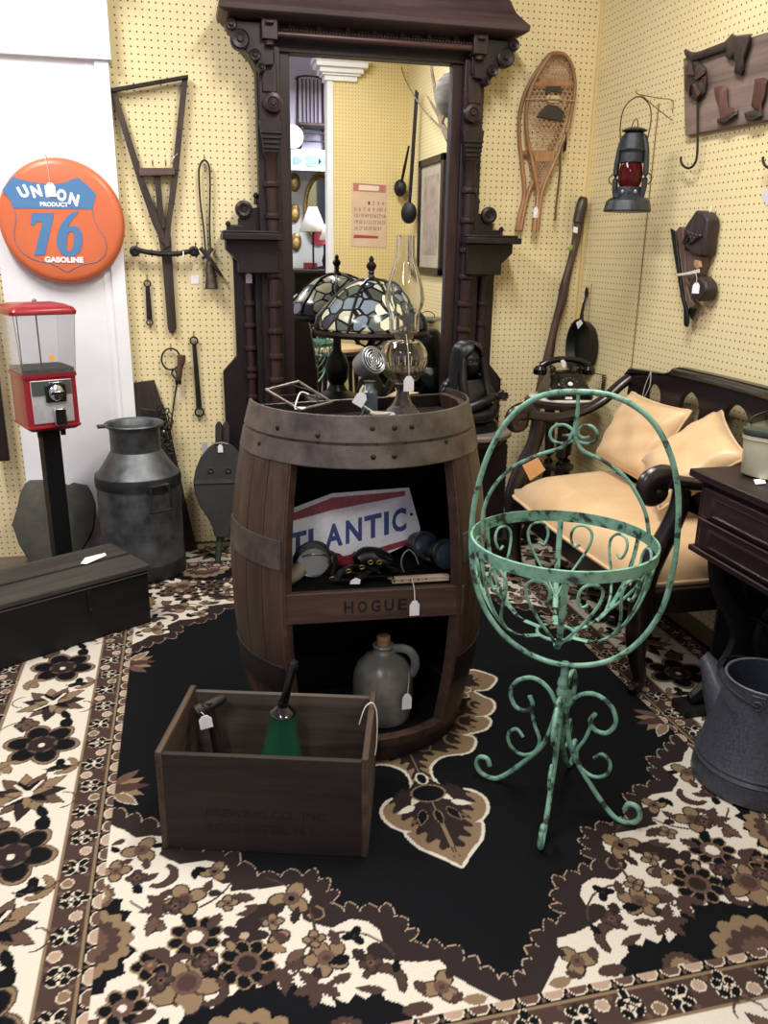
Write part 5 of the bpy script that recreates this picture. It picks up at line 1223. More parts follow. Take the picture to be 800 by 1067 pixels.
b.tube([q0, (q0+q1)/2+V((.03, 0, .004)), q1], .0018, 6, sm=4); b.tube([inn[0]+(inn[3]-inn[0])*.3, (q0+q1)/2, inn[2]], .0014, 6, sm=4); b.obj('wire', M_IRON, t)
b = B(); b.tube([C4[3]+V((-.01, .02, .004)), AY(308, 421, 2.0), AY(313, 409, 2.05), AY(322, 411, 2.05)], .0018, 6, sm=4); b.obj('string', M_STRING, t)
b = B(); p = AY(312, 429, 1.985)+V((0, 0, .006)); b.prism([p+V((-.012, 0, 0)), p+V((.008, -.012, .002)), p+V((.016, 0, .004)), p+V((-.004, .012, .003))], (0, 0, .001)); b.obj('price_tag', M_TAG, t)
# ------------------------------------------------------------------ wooden crate with things in it
cra = math.radians(-16.1); CO = V((-.113, 1.607, RZ)); CL, CD, CH, CT = .462, .285, .245, .013
t = thing('wooden_crate', 'old open dark wooden crate with faded brewery lettering standing on the rug', 'crate', CO, cra)
M_CRX = wood('crate_wood_dark', '#15100d', '#30241d', 'x', 6, .7, .4); M_CRY = wood('crate_wood_end', '#2b211a', '#564334', 'y', 7, .7, .3); M_CRZ = wood('crate_wood_grey', '#332b25', '#574c42', 'x', 7, .75, .3)
def cl(x, y, z): return V((x, y, z))
b = B(); b.bb(CT, CL-CT, 0, CT, 0, CH); b.obj('front_board', M_CRX, t, world=False, bevel=.002)
b = B(); b.bb(CT, CL-CT, CD-CT, CD, 0, CH-.004); b.obj('back_board', M_CRZ, t, world=False, bevel=.002)
b = B(); b.bb(0, CT+.002, -.002, CD+.002, 0, CH+.006); b.obj('end_board', M_CRY, t, world=False, bevel=.003)
b = B(); b.bb(CL-CT-.002, CL, -.002, CD+.002, 0, CH+.008); b.obj('end_board', M_CRY, t, world=False, bevel=.003)
b = B(); b.bb(CT, CL-CT, CT, CD-CT, .002, .014); b.obj('bottom_board', M_CRZ, t, world=False)
b = B()
for txt, x, z, w_, h_ in (('BREWING CO., INC.', .105, .088, .27, .024), ('ROCHESTER, N.Y.', .105, .048, .25, .026)):
    vs, fs = fit_text(txt, w_, h_, .02); b.add([V((x+p.x, -.0009, z+p.y)) for p in vs], fs)
b.obj('faded_lettering', plain('faded_ink', '#120d0b', .85), t, world=False)
b = B(); b.tube([V((CL-.035, CD-.09, CH-.03)), V((CL-.022, CD-.085, CH+.012)), V((CL-.004, CD-.08, CH+.022)), V((CL+.006, CD-.08, CH-.01)), V((CL+.007, CD-.10, CH-.07)), V((CL+.004, CD-.11, CH-.10))], .0016, 6, sm=4); b.obj('white_string', M_STRING, t, world=False)
# hand bell
R_c = rotz(cra)
bx = AY(293, 760, 1.705)
t = thing('hand_bell', 'green enamel bell with a black handle standing in the wooden crate', 'bell', (bx.x, 1.705, RZ+.0145))
M_GREEN = mottled('green_enamel', '#1b4533', '#24543d', scale=6, rough=.12, bump=.0)
hb_ = AY(295, 741, 1.705).z-(RZ+.0145)
axb = V((.045, -.01, 1)).normalized(); Rb_ = V((0, 0, 1)).rotation_difference(axb).to_matrix(); ob = V((bx.x-.006, 1.705, RZ+.0185))
b = B(); pr = [(.070, 0), (.072, .004), (.064, hb_*.18), (.053, hb_*.36), (.046, hb_*.52), (.039, hb_*.68), (.033, hb_*.82), (.031, hb_*.92), (.030, hb_*.965), (.020, hb_)]
b.lathe(pr+[(r-.003, z) for r, z in pr[::-1]], ob, 48, Rb_, cap=False); b.obj('bell_body', M_GREEN, t)
b = B(); b.lathe([(.0305, hb_*.965), (.032, hb_*.975), (.030, hb_*.995), (.020, hb_*1.025), (.013, hb_*1.05), (.012, hb_*1.10)], ob, 28, Rb_); b.obj('collar', mottled('black_enamel', '#0d0d0e', '#17171a', scale=8, rough=.12, bump=0, spec=.8), t)
b = B(); p0, p1 = ob+axb*hb_*1.06, AY(307.5, 689, 1.695); b.tube([p0, p0+(p1-p0)*.35, p0+(p1-p0)*.75, p1-(p1-p0)*.08, p1], [.0115, .0095, .009, .010, .008], 14, sm=3); b.obj('handle', plain('black_lacquer', '#0d0d0f', .15, 0, .7), t)
# hammer
t = thing('hammer', 'dark iron hammer leaning in the left corner of the wooden crate', 'hammer', AY(225, 790, 1.80))
h0, h1 = AY(205, 743, 1.78), AY(235, 726, 1.80)
b = B(); dh = (h1-h0); b.tube([h0, h0+dh*.22, h0+dh*.3, h0+dh*.7, h0+dh*.9, h1], [.018, .0185, .0135, .0135, .012, .006], 14); b.obj('head', M_IRON, t)
hb2 = AY(238, 800, 1.77); b = B(); mid = h0+dh*.42; hb2 = V((mid.x+.030, mid.y-.015, RZ+.034)); b.tube([mid+V((0, 0, .012)), mid+(hb2-mid)*.3, mid+(hb2-mid)*.7, hb2], [.011, .012, .015, .016], 12, sm=3); b.obj('handle', M_BLACKWOOD, t)
price_tag(t, AY(209, 742, 1.755), AY(213, 746, 1.75), .030, .034, yaw=.1, tilt=-.12)

# ------------------------------------------------------------------ green wire plant stand
M_MINT = mottled('chipped_mint_paint', '#33393a', '#64957f', scale=30, rough=.42, bump=.25, lo=.40, hi=.45, detail=5, c3='#7fac97')
gc = V((.800, 1.575, 0)); ga_ = math.atan2(-.218, .304); gu = V((math.cos(ga_), math.sin(ga_), 0)); gn = V((gu.y, -gu.x, 0))
t = thing('plant_stand', 'mint green wrought iron plant stand with an oval hoop and scrolled wire basket', 'plant stand', (gc.x, gc.y, RZ))
def pg(x, y): d = ray(x, y); return EYE+d*((gc-EYE).dot(gn)/d.dot(gn))
def tubes(pts, r, nm, par=t, **k): b = B(); b.tube(pts, r, 10, **k); return b.obj(nm, M_MINT, par)
hoop_ = [(595, 408), (560, 414), (530, 437), (508, 475), (495, 520), (491, 560), (493, 595), (503, 630), (524, 661), (555, 683), (590, 693), (630, 690), (662, 672), (687, 640), (700, 600), (706, 555), (706, 510), (697, 470), (676, 435), (640, 413)]
tubes([pg(*p) for p in hoop_], .0062, 'hoop', closed=True, sm=5)
tubes([pg(*p) for p in [(502, 556), (504, 530), (515, 506), (534, 487), (558, 475), (582, 467.5), (591, 461), (596, 452), (599, 446)]], .0042, 'inner_arch', sm=5)
tubes([pg(*p) for p in [(677, 568), (673, 537), (663, 514), (650, 496), (630, 481), (608, 470), (602, 461), (599, 452), (599, 444)]], .0042, 'inner_arch', sm=5)
tubes([pg(*p) for p in [(602, 409), (602, 425), (600, 442), (599, 452)]], [.004, .004, .0055, .006], 'hanger_stem', sm=3)
for pts in ([(597, 459), (588, 462), (577, 460), (573, 452), (578, 444), (589, 443), (597, 449), (595, 453), (586, 454)], [(603, 460), (612, 462), (620, 459), (622, 451), (616, 444), (606, 444), (602, 450), (606, 456), (614, 455)]): tubes([pg(*p) for p in pts], .0034, 'bow_scroll', sm=4)
# basket: flat band, bowl ribs and scrolls
zr, rb_ = .69, .198
bc = V((.782, 1.565, 0))
b = B(); b.loft([[bc+V((r*math.cos(q*PI/32), r*math.sin(q*PI/32), z)) for r, z in ((rb_, zr-.014), (rb_+.004, zr-.013), (rb_+.005, zr+.012), (rb_, zr+.013))] for q in range(64)]+[[bc+V((r, 0, z)) for r, z in ((rb_, zr-.014), (rb_+.004, zr-.013), (rb_+.005, zr+.012), (rb_, zr+.013))]], cap=False); b.obj('basket_band', M_MINT, t)
zbt = .475
def bowl(a, s):                                     # s 0 at band, 1 at bottom ring
    r = .042+(rb_-.044)*math.cos(s*PI/2)**.75; z = zbt+(zr-.012-zbt)*(1-math.sin(s*PI/2)**1.35)
    return bc+V((r*math.cos(a), r*math.sin(a), z))
tubes([bc+V((.042*math.cos(q*PI/14), .042*math.sin(q*PI/14), zbt)) for q in range(28)], .004, 'bottom_ring', closed=True)
NB = 6; a00 = -1.98
for k in range(NB):
    a = a00+k*2*PI/NB
    b = B(); b.tube([bowl(a, s/10) for s in range(11)], .0052, 8, flat=(1.3, .55, (math.cos(a), math.sin(a), .3))); b.obj('rib', M_MINT, t)
    for sg in (-1, 1):
        # scroll: leaves the rib, loops outward beneath the band and curls in
        base = [(0, .70), (.12, .56), (.28, .40), (.40, .25), (.42, .13), (.33, .05), (.20, .07), (.15, .17), (.20, .26), (.28, .24)]
        tubes([bowl(a+sg*d*.95, s) for d, s in base], .0034, 'basket_scroll', sm=3)
# stem and legs
st = pg(590, 693); gx0 = gc+V((.018, 0, 0))
b = B(); b.lathe([(.008, .20), (.0085, .30), (.014, .305), (.016, .315), (.012, .325), (.015, .335), (.013, .345), (.0095, .352), (.009, st.z+.001)], (gx0.x, gx0.y, 0), 16); b.obj('stem', M_MINT, t)
LEGS = [math.radians(d) for d in (237, 137, -42, 50)]
for a in LEGS:
    u = V((math.cos(a), math.sin(a), 0))
    def lp(pts): return [gx0+u*r+V((0, 0, z+RZ)) for r, z in pts]
    L_ = tubes(lp([(.010, .275), (.016, .22), (.036, .15), (.080, .085), (.128, .028), (.158, .007), (.190, .010), (.206, .032), (.198, .056), (.178, .058), (.170, .040)]), .0062, 'leg', sm=4)
    tubes(lp([(.011, .262), (.034, .300), (.072, .318), (.112, .300), (.128, .262), (.112, .228), (.084, .226), (.070, .246), (.080, .268)]), .0055, 'upper_scroll', L_, sm=4)
    tubes(lp([(.075, .240), (.062, .195), (.046, .155), (.058, .118), (.090, .102), (.120, .118), (.126, .150), (.106, .168), (.088, .152)]), .0044, 'lower_scroll', L_, sm=4)
p = pg(556, 477); o_ = -gn*.004 if gn.dot(EYE-gc) < 0 else gn*.004
b = B(); c4 = [pg(x, y)+o_*2 for x, y in [(545, 484), (561, 476), (569, 489), (553, 500)]]; b.prism(c4, -o_*.3)
b.obj('orange_price_tag', mottled('orange_card', '#f0a55c', '#f7bd7c', scale=20, rough=.7, bump=0), t)
b = B(); b.tube([pg(494, 566)+o_, pg(499, 563)+o_*3, pg(501, 566)+o_*2, pg(500, 572)+o_], .0011, 5, sm=3); b.obj('string', M_STRING, t)

# ------------------------------------------------------------------ grey enamel kettle
kx, ky = 1.362, 1.555
t = thing('enamel_kettle', 'large grey speckled enamel coffee kettle without lid on the rug at the right', 'kettle', (kx, ky, RZ))
M_ENA = mottled('grey_speckled_enamel', '#2f3138', '#474a52', scale=160, rough=.38, bump=.04, detail=3)
M_ENAD = mottled('grey_enamel_inside', '#3b404c', '#4e5360', scale=120, rough=.3, bump=.02)
RBk, RTk, HK = .150, .098, .290
pr = [(RBk-.010, 0), (RBk, .006), (RBk-.001, .030), (RBk-.006, .055), (RBk-.003, .060), (RBk-.008, .068), (RBk-.006, .075), (RBk-.012, .085), (RBk-.026, .17), (RTk+.008, HK-.055), (RTk, HK)]
b = B(); b.lathe([(r, RZ+z) for r, z in pr], (kx, ky, 0), 56, cap=False); b.lathe([(RBk-.01, RZ), (.001, RZ)], (kx, ky, 0), 56, cap=False); b.obj('body', M_ENA, t)
b = B(); b.lathe([(r-.003, RZ+z) for r, z in pr[3:]]+[(RTk, RZ+HK)], (kx, ky, 0), 56, cap=False); b.lathe([(RBk-.012, RZ+.055), (.001, RZ+.055)], (kx, ky, 0), 56, cap=False); b.obj('inside', M_ENAD, t)
b = B(); b.tube([V((kx+(RTk+.001)*math.cos(q*PI/24), ky+(RTk+.001)*math.sin(q*PI/24), RZ+HK)) for q in range(48)], .0028, 8, closed=True); b.obj('rim', plain('rim_steel', '#7d8188', .3, .5), t)
ks = math.radians(126); us = V((math.cos(ks), math.sin(ks), 0)); vs_ = V((-us.y, us.x, 0)); o_ = V((kx, ky, RZ))
b = B(); rr_ = []
for (r, z, w_, h2) in ((RTk-.006, HK-.12, .066, .055), (RTk+.022, HK-.066, .046, .046), (RTk+.048, HK-.022, .026, .026), (RTk+.064, HK+.004, .017, .014)):
    c0 = o_+us*r+V((0, 0, z)); up_ = (V((0, 0, 1))*.8-us*.55).normalized()
    rr_.append([c0+vs_*(w_*math.cos(q*PI/8))+up_*(h2*math.sin(q*PI/8)) for q in range(16)])
b.loft(rr_, cap=True); b.obj('spout', M_ENA, t)
for a in (math.radians(222), math.radians(42)):
    u = V((math.cos(a), math.sin(a), 0)); b = B(); w2 = V((-u.y, u.x, 0)); c0 = o_+u*(RTk+.006)+V((0, 0, HK-.022))
    b.box(c0-u*.001, (.006, .034, .030), rotz(a)); b.tube([c0+u*.006+w2*(.011*math.cos(q*PI/8))+V((0, 0, .011*math.sin(q*PI/8)-.008)) for q in range(16)], .0028, 7, closed=True); b.obj('handle_ear', M_ENA, t, bevel=.002)
b = B(); b.tube([o_+V((math.cos(math.radians(222-18*q)), math.sin(math.radians(222-18*q)), 0))*(RTk+.022)+V((0, 0, HK-.028+.032*math.sin(q*PI/10))) for q in range(11)], .0026, 7, sm=3); b.obj('bail', M_IRON, t)
# ------------------------------------------------------------------ settee
M_SET = wood('ebonised_wood', '#130f0f', '#241b1a', 'y', 7, .28, .08, .6)
M_SAT = mottled('cream_satin', '#d3ae80', '#dfbf93', scale=6, rough=.38, bump=.03, spec=.5)
for n_ in M_SAT.node_tree.nodes:
    if n_.type == 'BSDF_PRINCIPLED': n_.inputs['Sheen Weight'].default_value = .25
Y0, Y1, XF, XB = 2.00, 2.985, 1.262, 1.715
t = thing('settee', 'dark carved wooden settee with scrolled arms and a cream satin seat along the right wall', 'settee', (1.5, 2.5, RZ))
# seat cushion, slightly domed, with welt
b = B(); nx, ny = 14, 22; rows = []
def seatpt(i, j, top):
    u, v = i/nx, j/ny
    x = XF-.012+(XB-.04-XF)*u; y = Y0+.02+(Y1-Y0-.04)*v
    e = min(1, 4.5*min(u, 1-u))**.5*min(1, 6*min(v, 1-v))**.5
    return V((x-.018*math.sin(PI*v)*(1-u), y, (.392+.085*e+.025*u) if top else .352+.002*e))
vs, fs = [], []
for top in (0, 1):
    for i in range(nx+1):
        for j in range(ny+1): vs.append(seatpt(i, j, top))
n1 = (nx+1)*(ny+1); W_ = ny+1
for top in (0, 1):
    for i in range(nx):
        for j in range(ny): a = top*n1+i*W_+j; fs.append((a, a+1, a+W_+1, a+W_))
bd_ = [i*W_ for i in range(nx+1)]+[nx*W_+j for j in range(1, W_)]+[i*W_+ny for i in range(nx-1, -1, -1)]+[j for j in range(ny-1, 0, -1)]
for q in range(len(bd_)): a, c = bd_[q], bd_[(q+1) % len(bd_)]; fs.append((a, c, c+n1, a+n1))
b.add(vs, fs); b.obj('seat_cushion', M_SAT, t, sharp=70)
b = B(); b.tube([seatpt(i, j, 0)+V((-.004 if i == 0 else 0, -.004 if j == 0 else 0, .012)) for i, j in [(nx, 0)]+[(q, 0) for q in range(nx-2, 0, -2)]+[(0, q) for q in range(0, ny+1, 2)]+[(q, ny) for q in range(2, nx, 2)]], .0055, 7, sm=2); b.obj('welt', M_SAT, t)
b = B(); b.bb(XF-.004, XF+.03, Y0, Y1, .27, .352); b.bb(XF, XB+.02, Y0-.005, Y0+.03, .27, .352); b.bb(XF, XB+.02, Y1-.03, Y1+.005, .27, .352); b.bb(XB-.01, XB+.03, Y0, Y1, .27, .352); b.obj('seat_rail', M_SET, t, bevel=.006)
for y in (Y0-.008, Y1+.008):
    arm = [(XB+.02, .83), (XB-.03, .795), (XB-.10, .735), (XB-.19, .69), (XB-.29, .672), (XB-.37, .680), (XF+.03, .692)]
    b = B(); b.tube([V((x, y, z)) for x, z in arm], [.026, .025, .024, .024, .024, .026, .029], 14, sm=4, flat=(1.15, .8, (0, 0, 1)))
    sc = V((XF+.012, y, .672)); b.tube([V((XF+.045, y, .694)), V((XF+.012, y, .702)), V((XF-.020, y, .688)), V((XF-.026, y, .662)), V((XF-.008, y, .645)), V((XF+.014, y, .652)), V((XF+.016, y, .668))], [.028, .029, .028, .026, .024, .022, .018], 14, sm=4, flat=(1.25, .8, (0, 1, 0))); b.obj('arm', M_SET, t)
    b = B(); b.tube([V((x, y, z)) for x, z in [(XF+.085, .665), (XF+.082, .61), (XF+.060, .54), (XF+.028, .47), (XF+.004, .40), (XF-.004, .345), (XF+.004, .27)]], [.024, .026, .028, .030, .031, .032, .031], 12, sm=4, flat=(1.2, .8, (0, 1, 0))); b.obj('arm_post', M_SET, t)
    yy = y+(.012 if y < 2.5 else -.012)
    b = B(); b.tube([V((x, yy, z)) for x, z in [(XF+.008, .30), (XF+.002, .22), (XF+.012, .13), (XF+.028, .070), (XF+.022, .040), (XF-.002, RZ+.0145)]], [.036, .033, .026, .020, .021, .012], 12, sm=4); b.obj('leg', M_SET, t)
    b = B(); b.tube([V((XB+.015, yy, .30)), V((XB+.02, yy, .15)), V((XB+.045, yy, .034))], [.028, .024, .020], 10, sm=3); b.obj('leg', M_SET, t)
    b = B(); b.tube([V((XB+.005, yy, .30)), V((XB+.015, yy, .55)), V((XB+.025, yy, .84))], [.028, .026, .024], 10, sm=3, flat=(1.1, .8, (1, 0, 0))); b.obj('back_post', M_SET, t)
# back: crest rail, splats between round-headed openings
XK = XB+.012
b = B(); cr_ = [(Y1+.03, .838), (Y1+.03, .835), (Y1-.0, .862), (2.80, .872), (2.735, .876), (2.70, .888), (2.675, .905), (2.64, .912), (2.40, .914), (2.10, .912), (2.06, .905), (2.03, .888), (1.97, .865), (1.97, .838)]
b.prism([V((XK-.016, y, z)) for y, z in cr_], (.034, 0, 0)); cro = b.obj('crest_rail', M_SET, t, bevel=.008, seg=3)
b = B(); b.tube([V((XK-.020, y, z)) for y, z in [(2.66, .893), (2.40, .896), (2.10, .893)]], .018, 10, sm=4, flat=(1, .8, (0, 0, 1))); b.obj('crest_roll', M_SET, cro)
holes = [(2.80, .778, .052), (2.562, .772, .062), (2.300, .774, .064), (2.11, .775, .05)]
edges = [Y1]+[(holes[i][0]+holes[i+1][0])/2 for i in range(3)]+[Y0]
def hole_half(i, z):                     # half width of the opening i at height z
    yc, zc_, r = holes[i]; d = z-zc_
    if d > r: return 0
    if d >= 0: return math.sqrt(max(0, r*r-d*d))
    d = -d
    return r*(1-.1*math.sin(min(1, d/.09)*PI)) + (.014*math.exp(-((d-.055)/.018)**2)) - max(0, d-.08)*.8
zs_ = [.40+.01*i for i in range(45)]
for i in range(5):
    if i == 0: left = lambda z: Y1; right = lambda z: holes[0][0]+hole_half(0, z)
    elif i == 4: left = lambda z: holes[3][0]-hole_half(3, z); right = lambda z: Y0
    else: left = lambda z, i=i: holes[i-1][0]-hole_half(i-1, z); right = lambda z, i=i: holes[i][0]+hole_half(i, z)
    b = B(); rr_ = []
    for z in zs_:
        l_, r_ = left(z), right(z); rr_.append([V((XK-.010, l_, z)), V((XK-.010, r_, z)), V((XK+.010, r_, z)), V((XK+.010, l_, z))])
    b.loft(rr_); b.obj('splat', M_SET, t, bevel=.003)
b = B(); b.bb(XK-.014, XK+.014, Y0, Y1, .35, .42); b.obj('lower_rail', M_SET, t, bevel=.004)
b = B(); p = AX(677, 392, XK-.03); b.tube([AX(678, 387, XK-.02), AX(672, 402, XK-.024), AX(669, 415, XK-.024)], .0012, 5, sm=3); b.tube([AX(678, 387, XK-.02), AX(677, 402, XK-.024), AX(671, 414, XK-.024)], .0012, 5, sm=3); b.obj('string', M_STRING, t)

def pillow(label, cen, w_, h_, th, nrm, roll, mat):
    o = thing('pillow', label, 'pillow', cen, group='cream pillows on the settee'); cen = V(cen)
    nrm = V(nrm).normalized(); ux = V((0, 0, 1)).cross(nrm).normalized(); uz = nrm.cross(ux)
    ux, uz = ux*math.cos(roll)+uz*math.sin(roll), uz*math.cos(roll)-ux*math.sin(roll)
    n = 16; vs, fs = [], []
    for sd in (1, -1):
        for i in range(n+1):
            for j in range(n+1):
                u, v = -1+2*i/n, -1+2*j/n
                k = 1-.07*(1-u*u)*abs(v)**3; k2_ = 1-.07*(1-v*v)*abs(u)**3
                d = th/2*(max(0, (1-u**4)*(1-v**4)))**.55+.004
                wr = .004*math.sin(u*7+v*3)*(1-abs(u))*(1-abs(v))+.003*math.sin(v*11-u*5)
                vs.append(cen+ux*(u*w_/2*k2_)+uz*(v*h_/2*k)+nrm*sd*(d+wr*(sd > 0)))
    N1 = (n+1)**2
    for sd in (0, 1):
        for i in range(n):
            for j in range(n): a = sd*N1+i*(n+1)+j; fs.append((a, a+1, a+n+2, a+n+1))
    bd2 = [i*(n+1) for i in range(n+1)]+[n*(n+1)+j for j in range(1, n+1)]+[i*(n+1)+n for i in range(n-1, -1, -1)]+[j for j in range(n-1, 0, -1)]
    for q in range(len(bd2)): a, c = bd2[q], bd2[(q+1) % len(bd2)]; fs.append((a, c, c+N1, a+N1))
    b = B(); b.add(vs, fs); b.obj('cover', mat, o, sharp=80)
    b = B(); b.tube([(vs[a]+vs[a+N1])/2 for a in bd2[::2]], .0042, 7, closed=True, sm=2); b.obj('piping', mat, o)
pillow('square cream satin pillow leaning at the far end of the settee', (1.608, 2.675, .655), .40, .29, .11, (-.90, 0, .435), .0, M_SAT)
pillow('cream satin pillow leaning on the settee behind the desk corner', (1.565, 2.285, .668), .30, .30, .10, (-.70, 0, .71), -.42, M_SAT)

# ------------------------------------------------------------------ round stool with a telephone
sx_, sy_ = 1.605, 3.33
zst = AY(590, 413, sy_-.02).z
t = thing('stool', 'dark wooden round-topped stand with a white cloth top in the corner under the telephone', 'stand', (sx_, sy_, RZ))
M_STL = wood('stool_wood', '#1b1413', '#33241f', 'z', 8, .35, .1)
b = B(); b.lathe([(.155, zst-.040), (.166, zst-.036), (.168, zst-.018), (.160, zst-.010), (.150, zst-.008)], (sx_, sy_, 0), 48); b.obj('top', M_STL, t)
b = B(); b.lathe([(.148, zst-.010), (.150, zst-.004), (.140, zst), (.001, zst)], (sx_, sy_, 0), 48); b.obj('cloth_top', mottled('white_cloth', '#c9c5bb', '#dedbd2', scale=40, rough=.9, bump=.1), t)
for k_ in range(3):
    a = math.radians(-105+120*k_); u = V((math.cos(a), math.sin(a), 0)); o_ = V((sx_, sy_, 0))
    b = B(); b.tube([o_+u*r+V((0, 0, z)) for r, z in [(.06, zst-.03), (.05, .52), (.045, .40), (.06, .25), (.11, .10), (.14, RZ+.012)]], [.024, .022, .020, .018, .018, .020], 10, sm=4, flat=(1, 1, (0, 0, 1))); b.obj('leg', M_STL, t)
b = B(); b.lathe([(.02, .36), (.07, .37), (.07, .385), (.02, .395)], (sx_, sy_, 0), 24); b.obj('stretcher', M_STL, t)

tx, ty = 1.600, 3.315; zt_p = zst+.0005; M_PH = plain('black_bakelite', '#0d0d0e', .22, 0, .6)
ta = math.radians(-8)
t = thing('telephone', 'black rotary desk telephone with a coiled cord on the round stand', 'telephone', (tx, ty, zt_p), ta)
b = B()
def rq(w_, y0, y1, z, r=.012):
    return [V((x, y, z)) for x, y in ((-w_, y0+r), (-w_+r, y0), (w_-r, y0), (w_, y0+r), (w_, y1-r), (w_-r, y1), (-w_+r, y1), (-w_, y1-r))]
b.loft([rq(.098, -.105, .085, 0), rq(.100, -.107, .087, .012), rq(.096, -.100, .084, .030), rq(.076, -.060, .078, .072), rq(.066, -.028, .070, .098), rq(.058, -.018, .062, .106)]); b.obj('body', M_PH, t, world=False, bevel=.004)
b = B()
nd = V((0, -.62, .78)).normalized(); Rd = V((0, 0, 1)).rotation_difference(nd).to_matrix(); cd = V((0, -.072, .058))
b.lathe([(.052, -.004), (.053, .004), (.048, .010), (.044, .010), (.016, .008), (.001, .008)], cd, 36, Rd); b.obj('dial', M_PH, t, world=False)
b = B()
for q in range(10):
    a = q*2*PI/12+.4; b.lathe([(.0065, .0092), (.0065, .0105), (.001, .0107)], cd+Rd @ V((.033*math.cos(a), .033*math.sin(a), 0)), 12, Rd)
b.obj('finger_holes', plain('dial_grey', '#3b3b3d', .3), t, world=False)
b = B(); b.lathe([(.011, .009), (.010, .0115), (.001, .012)], cd, 16, Rd); b.obj('dial_centre', M_TAG, t, world=False)
b = B(); b.box((-.012, -.1085, .010), (.03, .002, .010)); b.obj('name_plate', M_TAG, t, world=False)
for s in (-1, 1):
    b = B(); b.bb(s*.058-.012, s*.058+.012, -.01, .055, .100, .128); b.obj('cradle', M_PH, t, world=False, bevel=.005)
b = B(); b.tube([V((-.105, .02, .128)), V((-.075, .02, .146)), V((-.03, .02, .156)), V((.03, .02, .156)), V((.075, .02, .146)), V((.105, .02, .128))], [.018, .015, .0135, .0135, .015, .018], 14, sm=4)
for s in (-1, 1): b.lathe([(.026, 0), (.030, .006), (.030, .022), (.020, .036), (.008, .04)], V((s*.108, .02, .092)), 24)
b.obj('handset', M_PH, t, world=False)
b = B(); cp = [V((.115, .02, .10)), V((.165, .03, .09))]+[V((.186+.007*math.cos(q*PI/3), .035+.007*math.sin(q*PI/3), .085-q*.0018)) for q in range(58)]+[V((.13, .05, -.03))]
cp = cp[:2]+[p for p in cp[2:-1] if p.z > -.06]
b.tube(cp, .0026, 6, sm=2); b.obj('coiled_cord', M_PH, t, world=False)
price_tag(t, AY(588, 376, ty-.03), AY(589, 378, ty-.05), .034, .018, tilt=1.2)

# frying pan hung on the side wall
pc = AX(606, 362, WR-.030); hp = AX(612, 304, WR-.02)
t = thing('frying_pan', 'black cast iron frying pan hung by its handle on the side wall above the telephone', 'pan', pc)
Ry = Matrix.Rotation(-PI/2, 3, 'Y')       # lathe axis -> -x
RP = .125
b = B(); c_ = V((WR-.003, pc.y, pc.z)); b.lathe([(.001, 0), (RP*.86, 0), (RP*.92, .008), (RP, .045), (RP+.004, .047), (RP-.004, .047), (RP*.86, .010), (.001, .008)], c_, 56, Ry); b.obj('pan', M_BLACKIRON, t)
b = B(); b.tube([c_+V((-.040, 0, RP-.004)), c_+V((-.040, 0, RP+.03)), c_+V((-.034, 0, RP+.07)), V((WR-.024, hp.y, hp.z-.02))], [.016, .010, .009, .011], 10, sm=3, flat=(1, .6, (1, 0, 0)))
b.tube([V((WR-.024, hp.y+.010*math.cos(q*PI/8), hp.z-.006+.020*math.sin(q*PI/8))) for q in range(16)], .005, 8, closed=True); b.obj('handle', M_BLACKIRON, t)
b = B(); s_ = [AX(x, y, WR-.052) for x, y in [(600, 336), (605, 333), (607, 337), (602, 343)]]; b.prism(s_, (.001, 0, 0)); b.obj('price_label', M_TAG, t)
price_tag(t, V((WR-.036, hp.y, hp.z-.03)), V((WR-.040, hp.y-.004, hp.z-.035)), .006, .012); nail(t, V((WR-.024, hp.y, hp.z+.012)), 'r')

# walking stick leaning in the corner
t = thing('walking_stick', 'twisted dark wooden walking stick leaning in the corner behind the settee arm', 'walking stick', (1.56, 3.56, RZ))
M_STK = mottled('gnarled_wood', '#35261f', '#5e4638', scale=14, rough=.4, bump=.35, stretch=(1, 1, .2), detail=8)
pts = [(607, 210), (604, 225), (600, 250), (594, 275), (588, 298), (585, 315), (579, 335), (575, 352), (572, 368), (566, 390), (561, 412), (557, 440), (552, 475), (546, 515), (541, 552)]
yy = [3.617-.0015*i for i in range(len(pts))]
pp = [AY(x, y, Y) for (x, y), Y in zip(pts, yy)]; pp[-1].z = RZ+.012; random.seed(9)
b = B(); b.tube(pp, [.020+.003*math.sin(i*1.7) for i in range(len(pp))], 12, sm=4); b.obj('stick', M_STK, t)
b = B(); b.tube([AY(607.5, 206, 3.615), AY(606, 214, 3.612), AY(602, 232, 3.61)], [.018, .026, .025], 12, sm=3); b.obj('grip', mottled('grip_wood', '#241b18', '#43342c', scale=20, rough=.35, bump=.2), t)
b = B(); p = AY(594, 258, 3.575); b.lathe([(.001, .004), (.008, .004), (.013, .001), (.014, 0)], p, 18, Rx); b.obj('medallion', plain('green_medallion', '#8fa35a', .4), t)
b = B(); wq = [AY(x, y, 3.565) for x, y in [(597.5, 236), (602, 237), (601.5, 243), (597, 242)]]; b.prism(wq, (0, .001, 0)); b.obj('price_label', M_TAG, t)

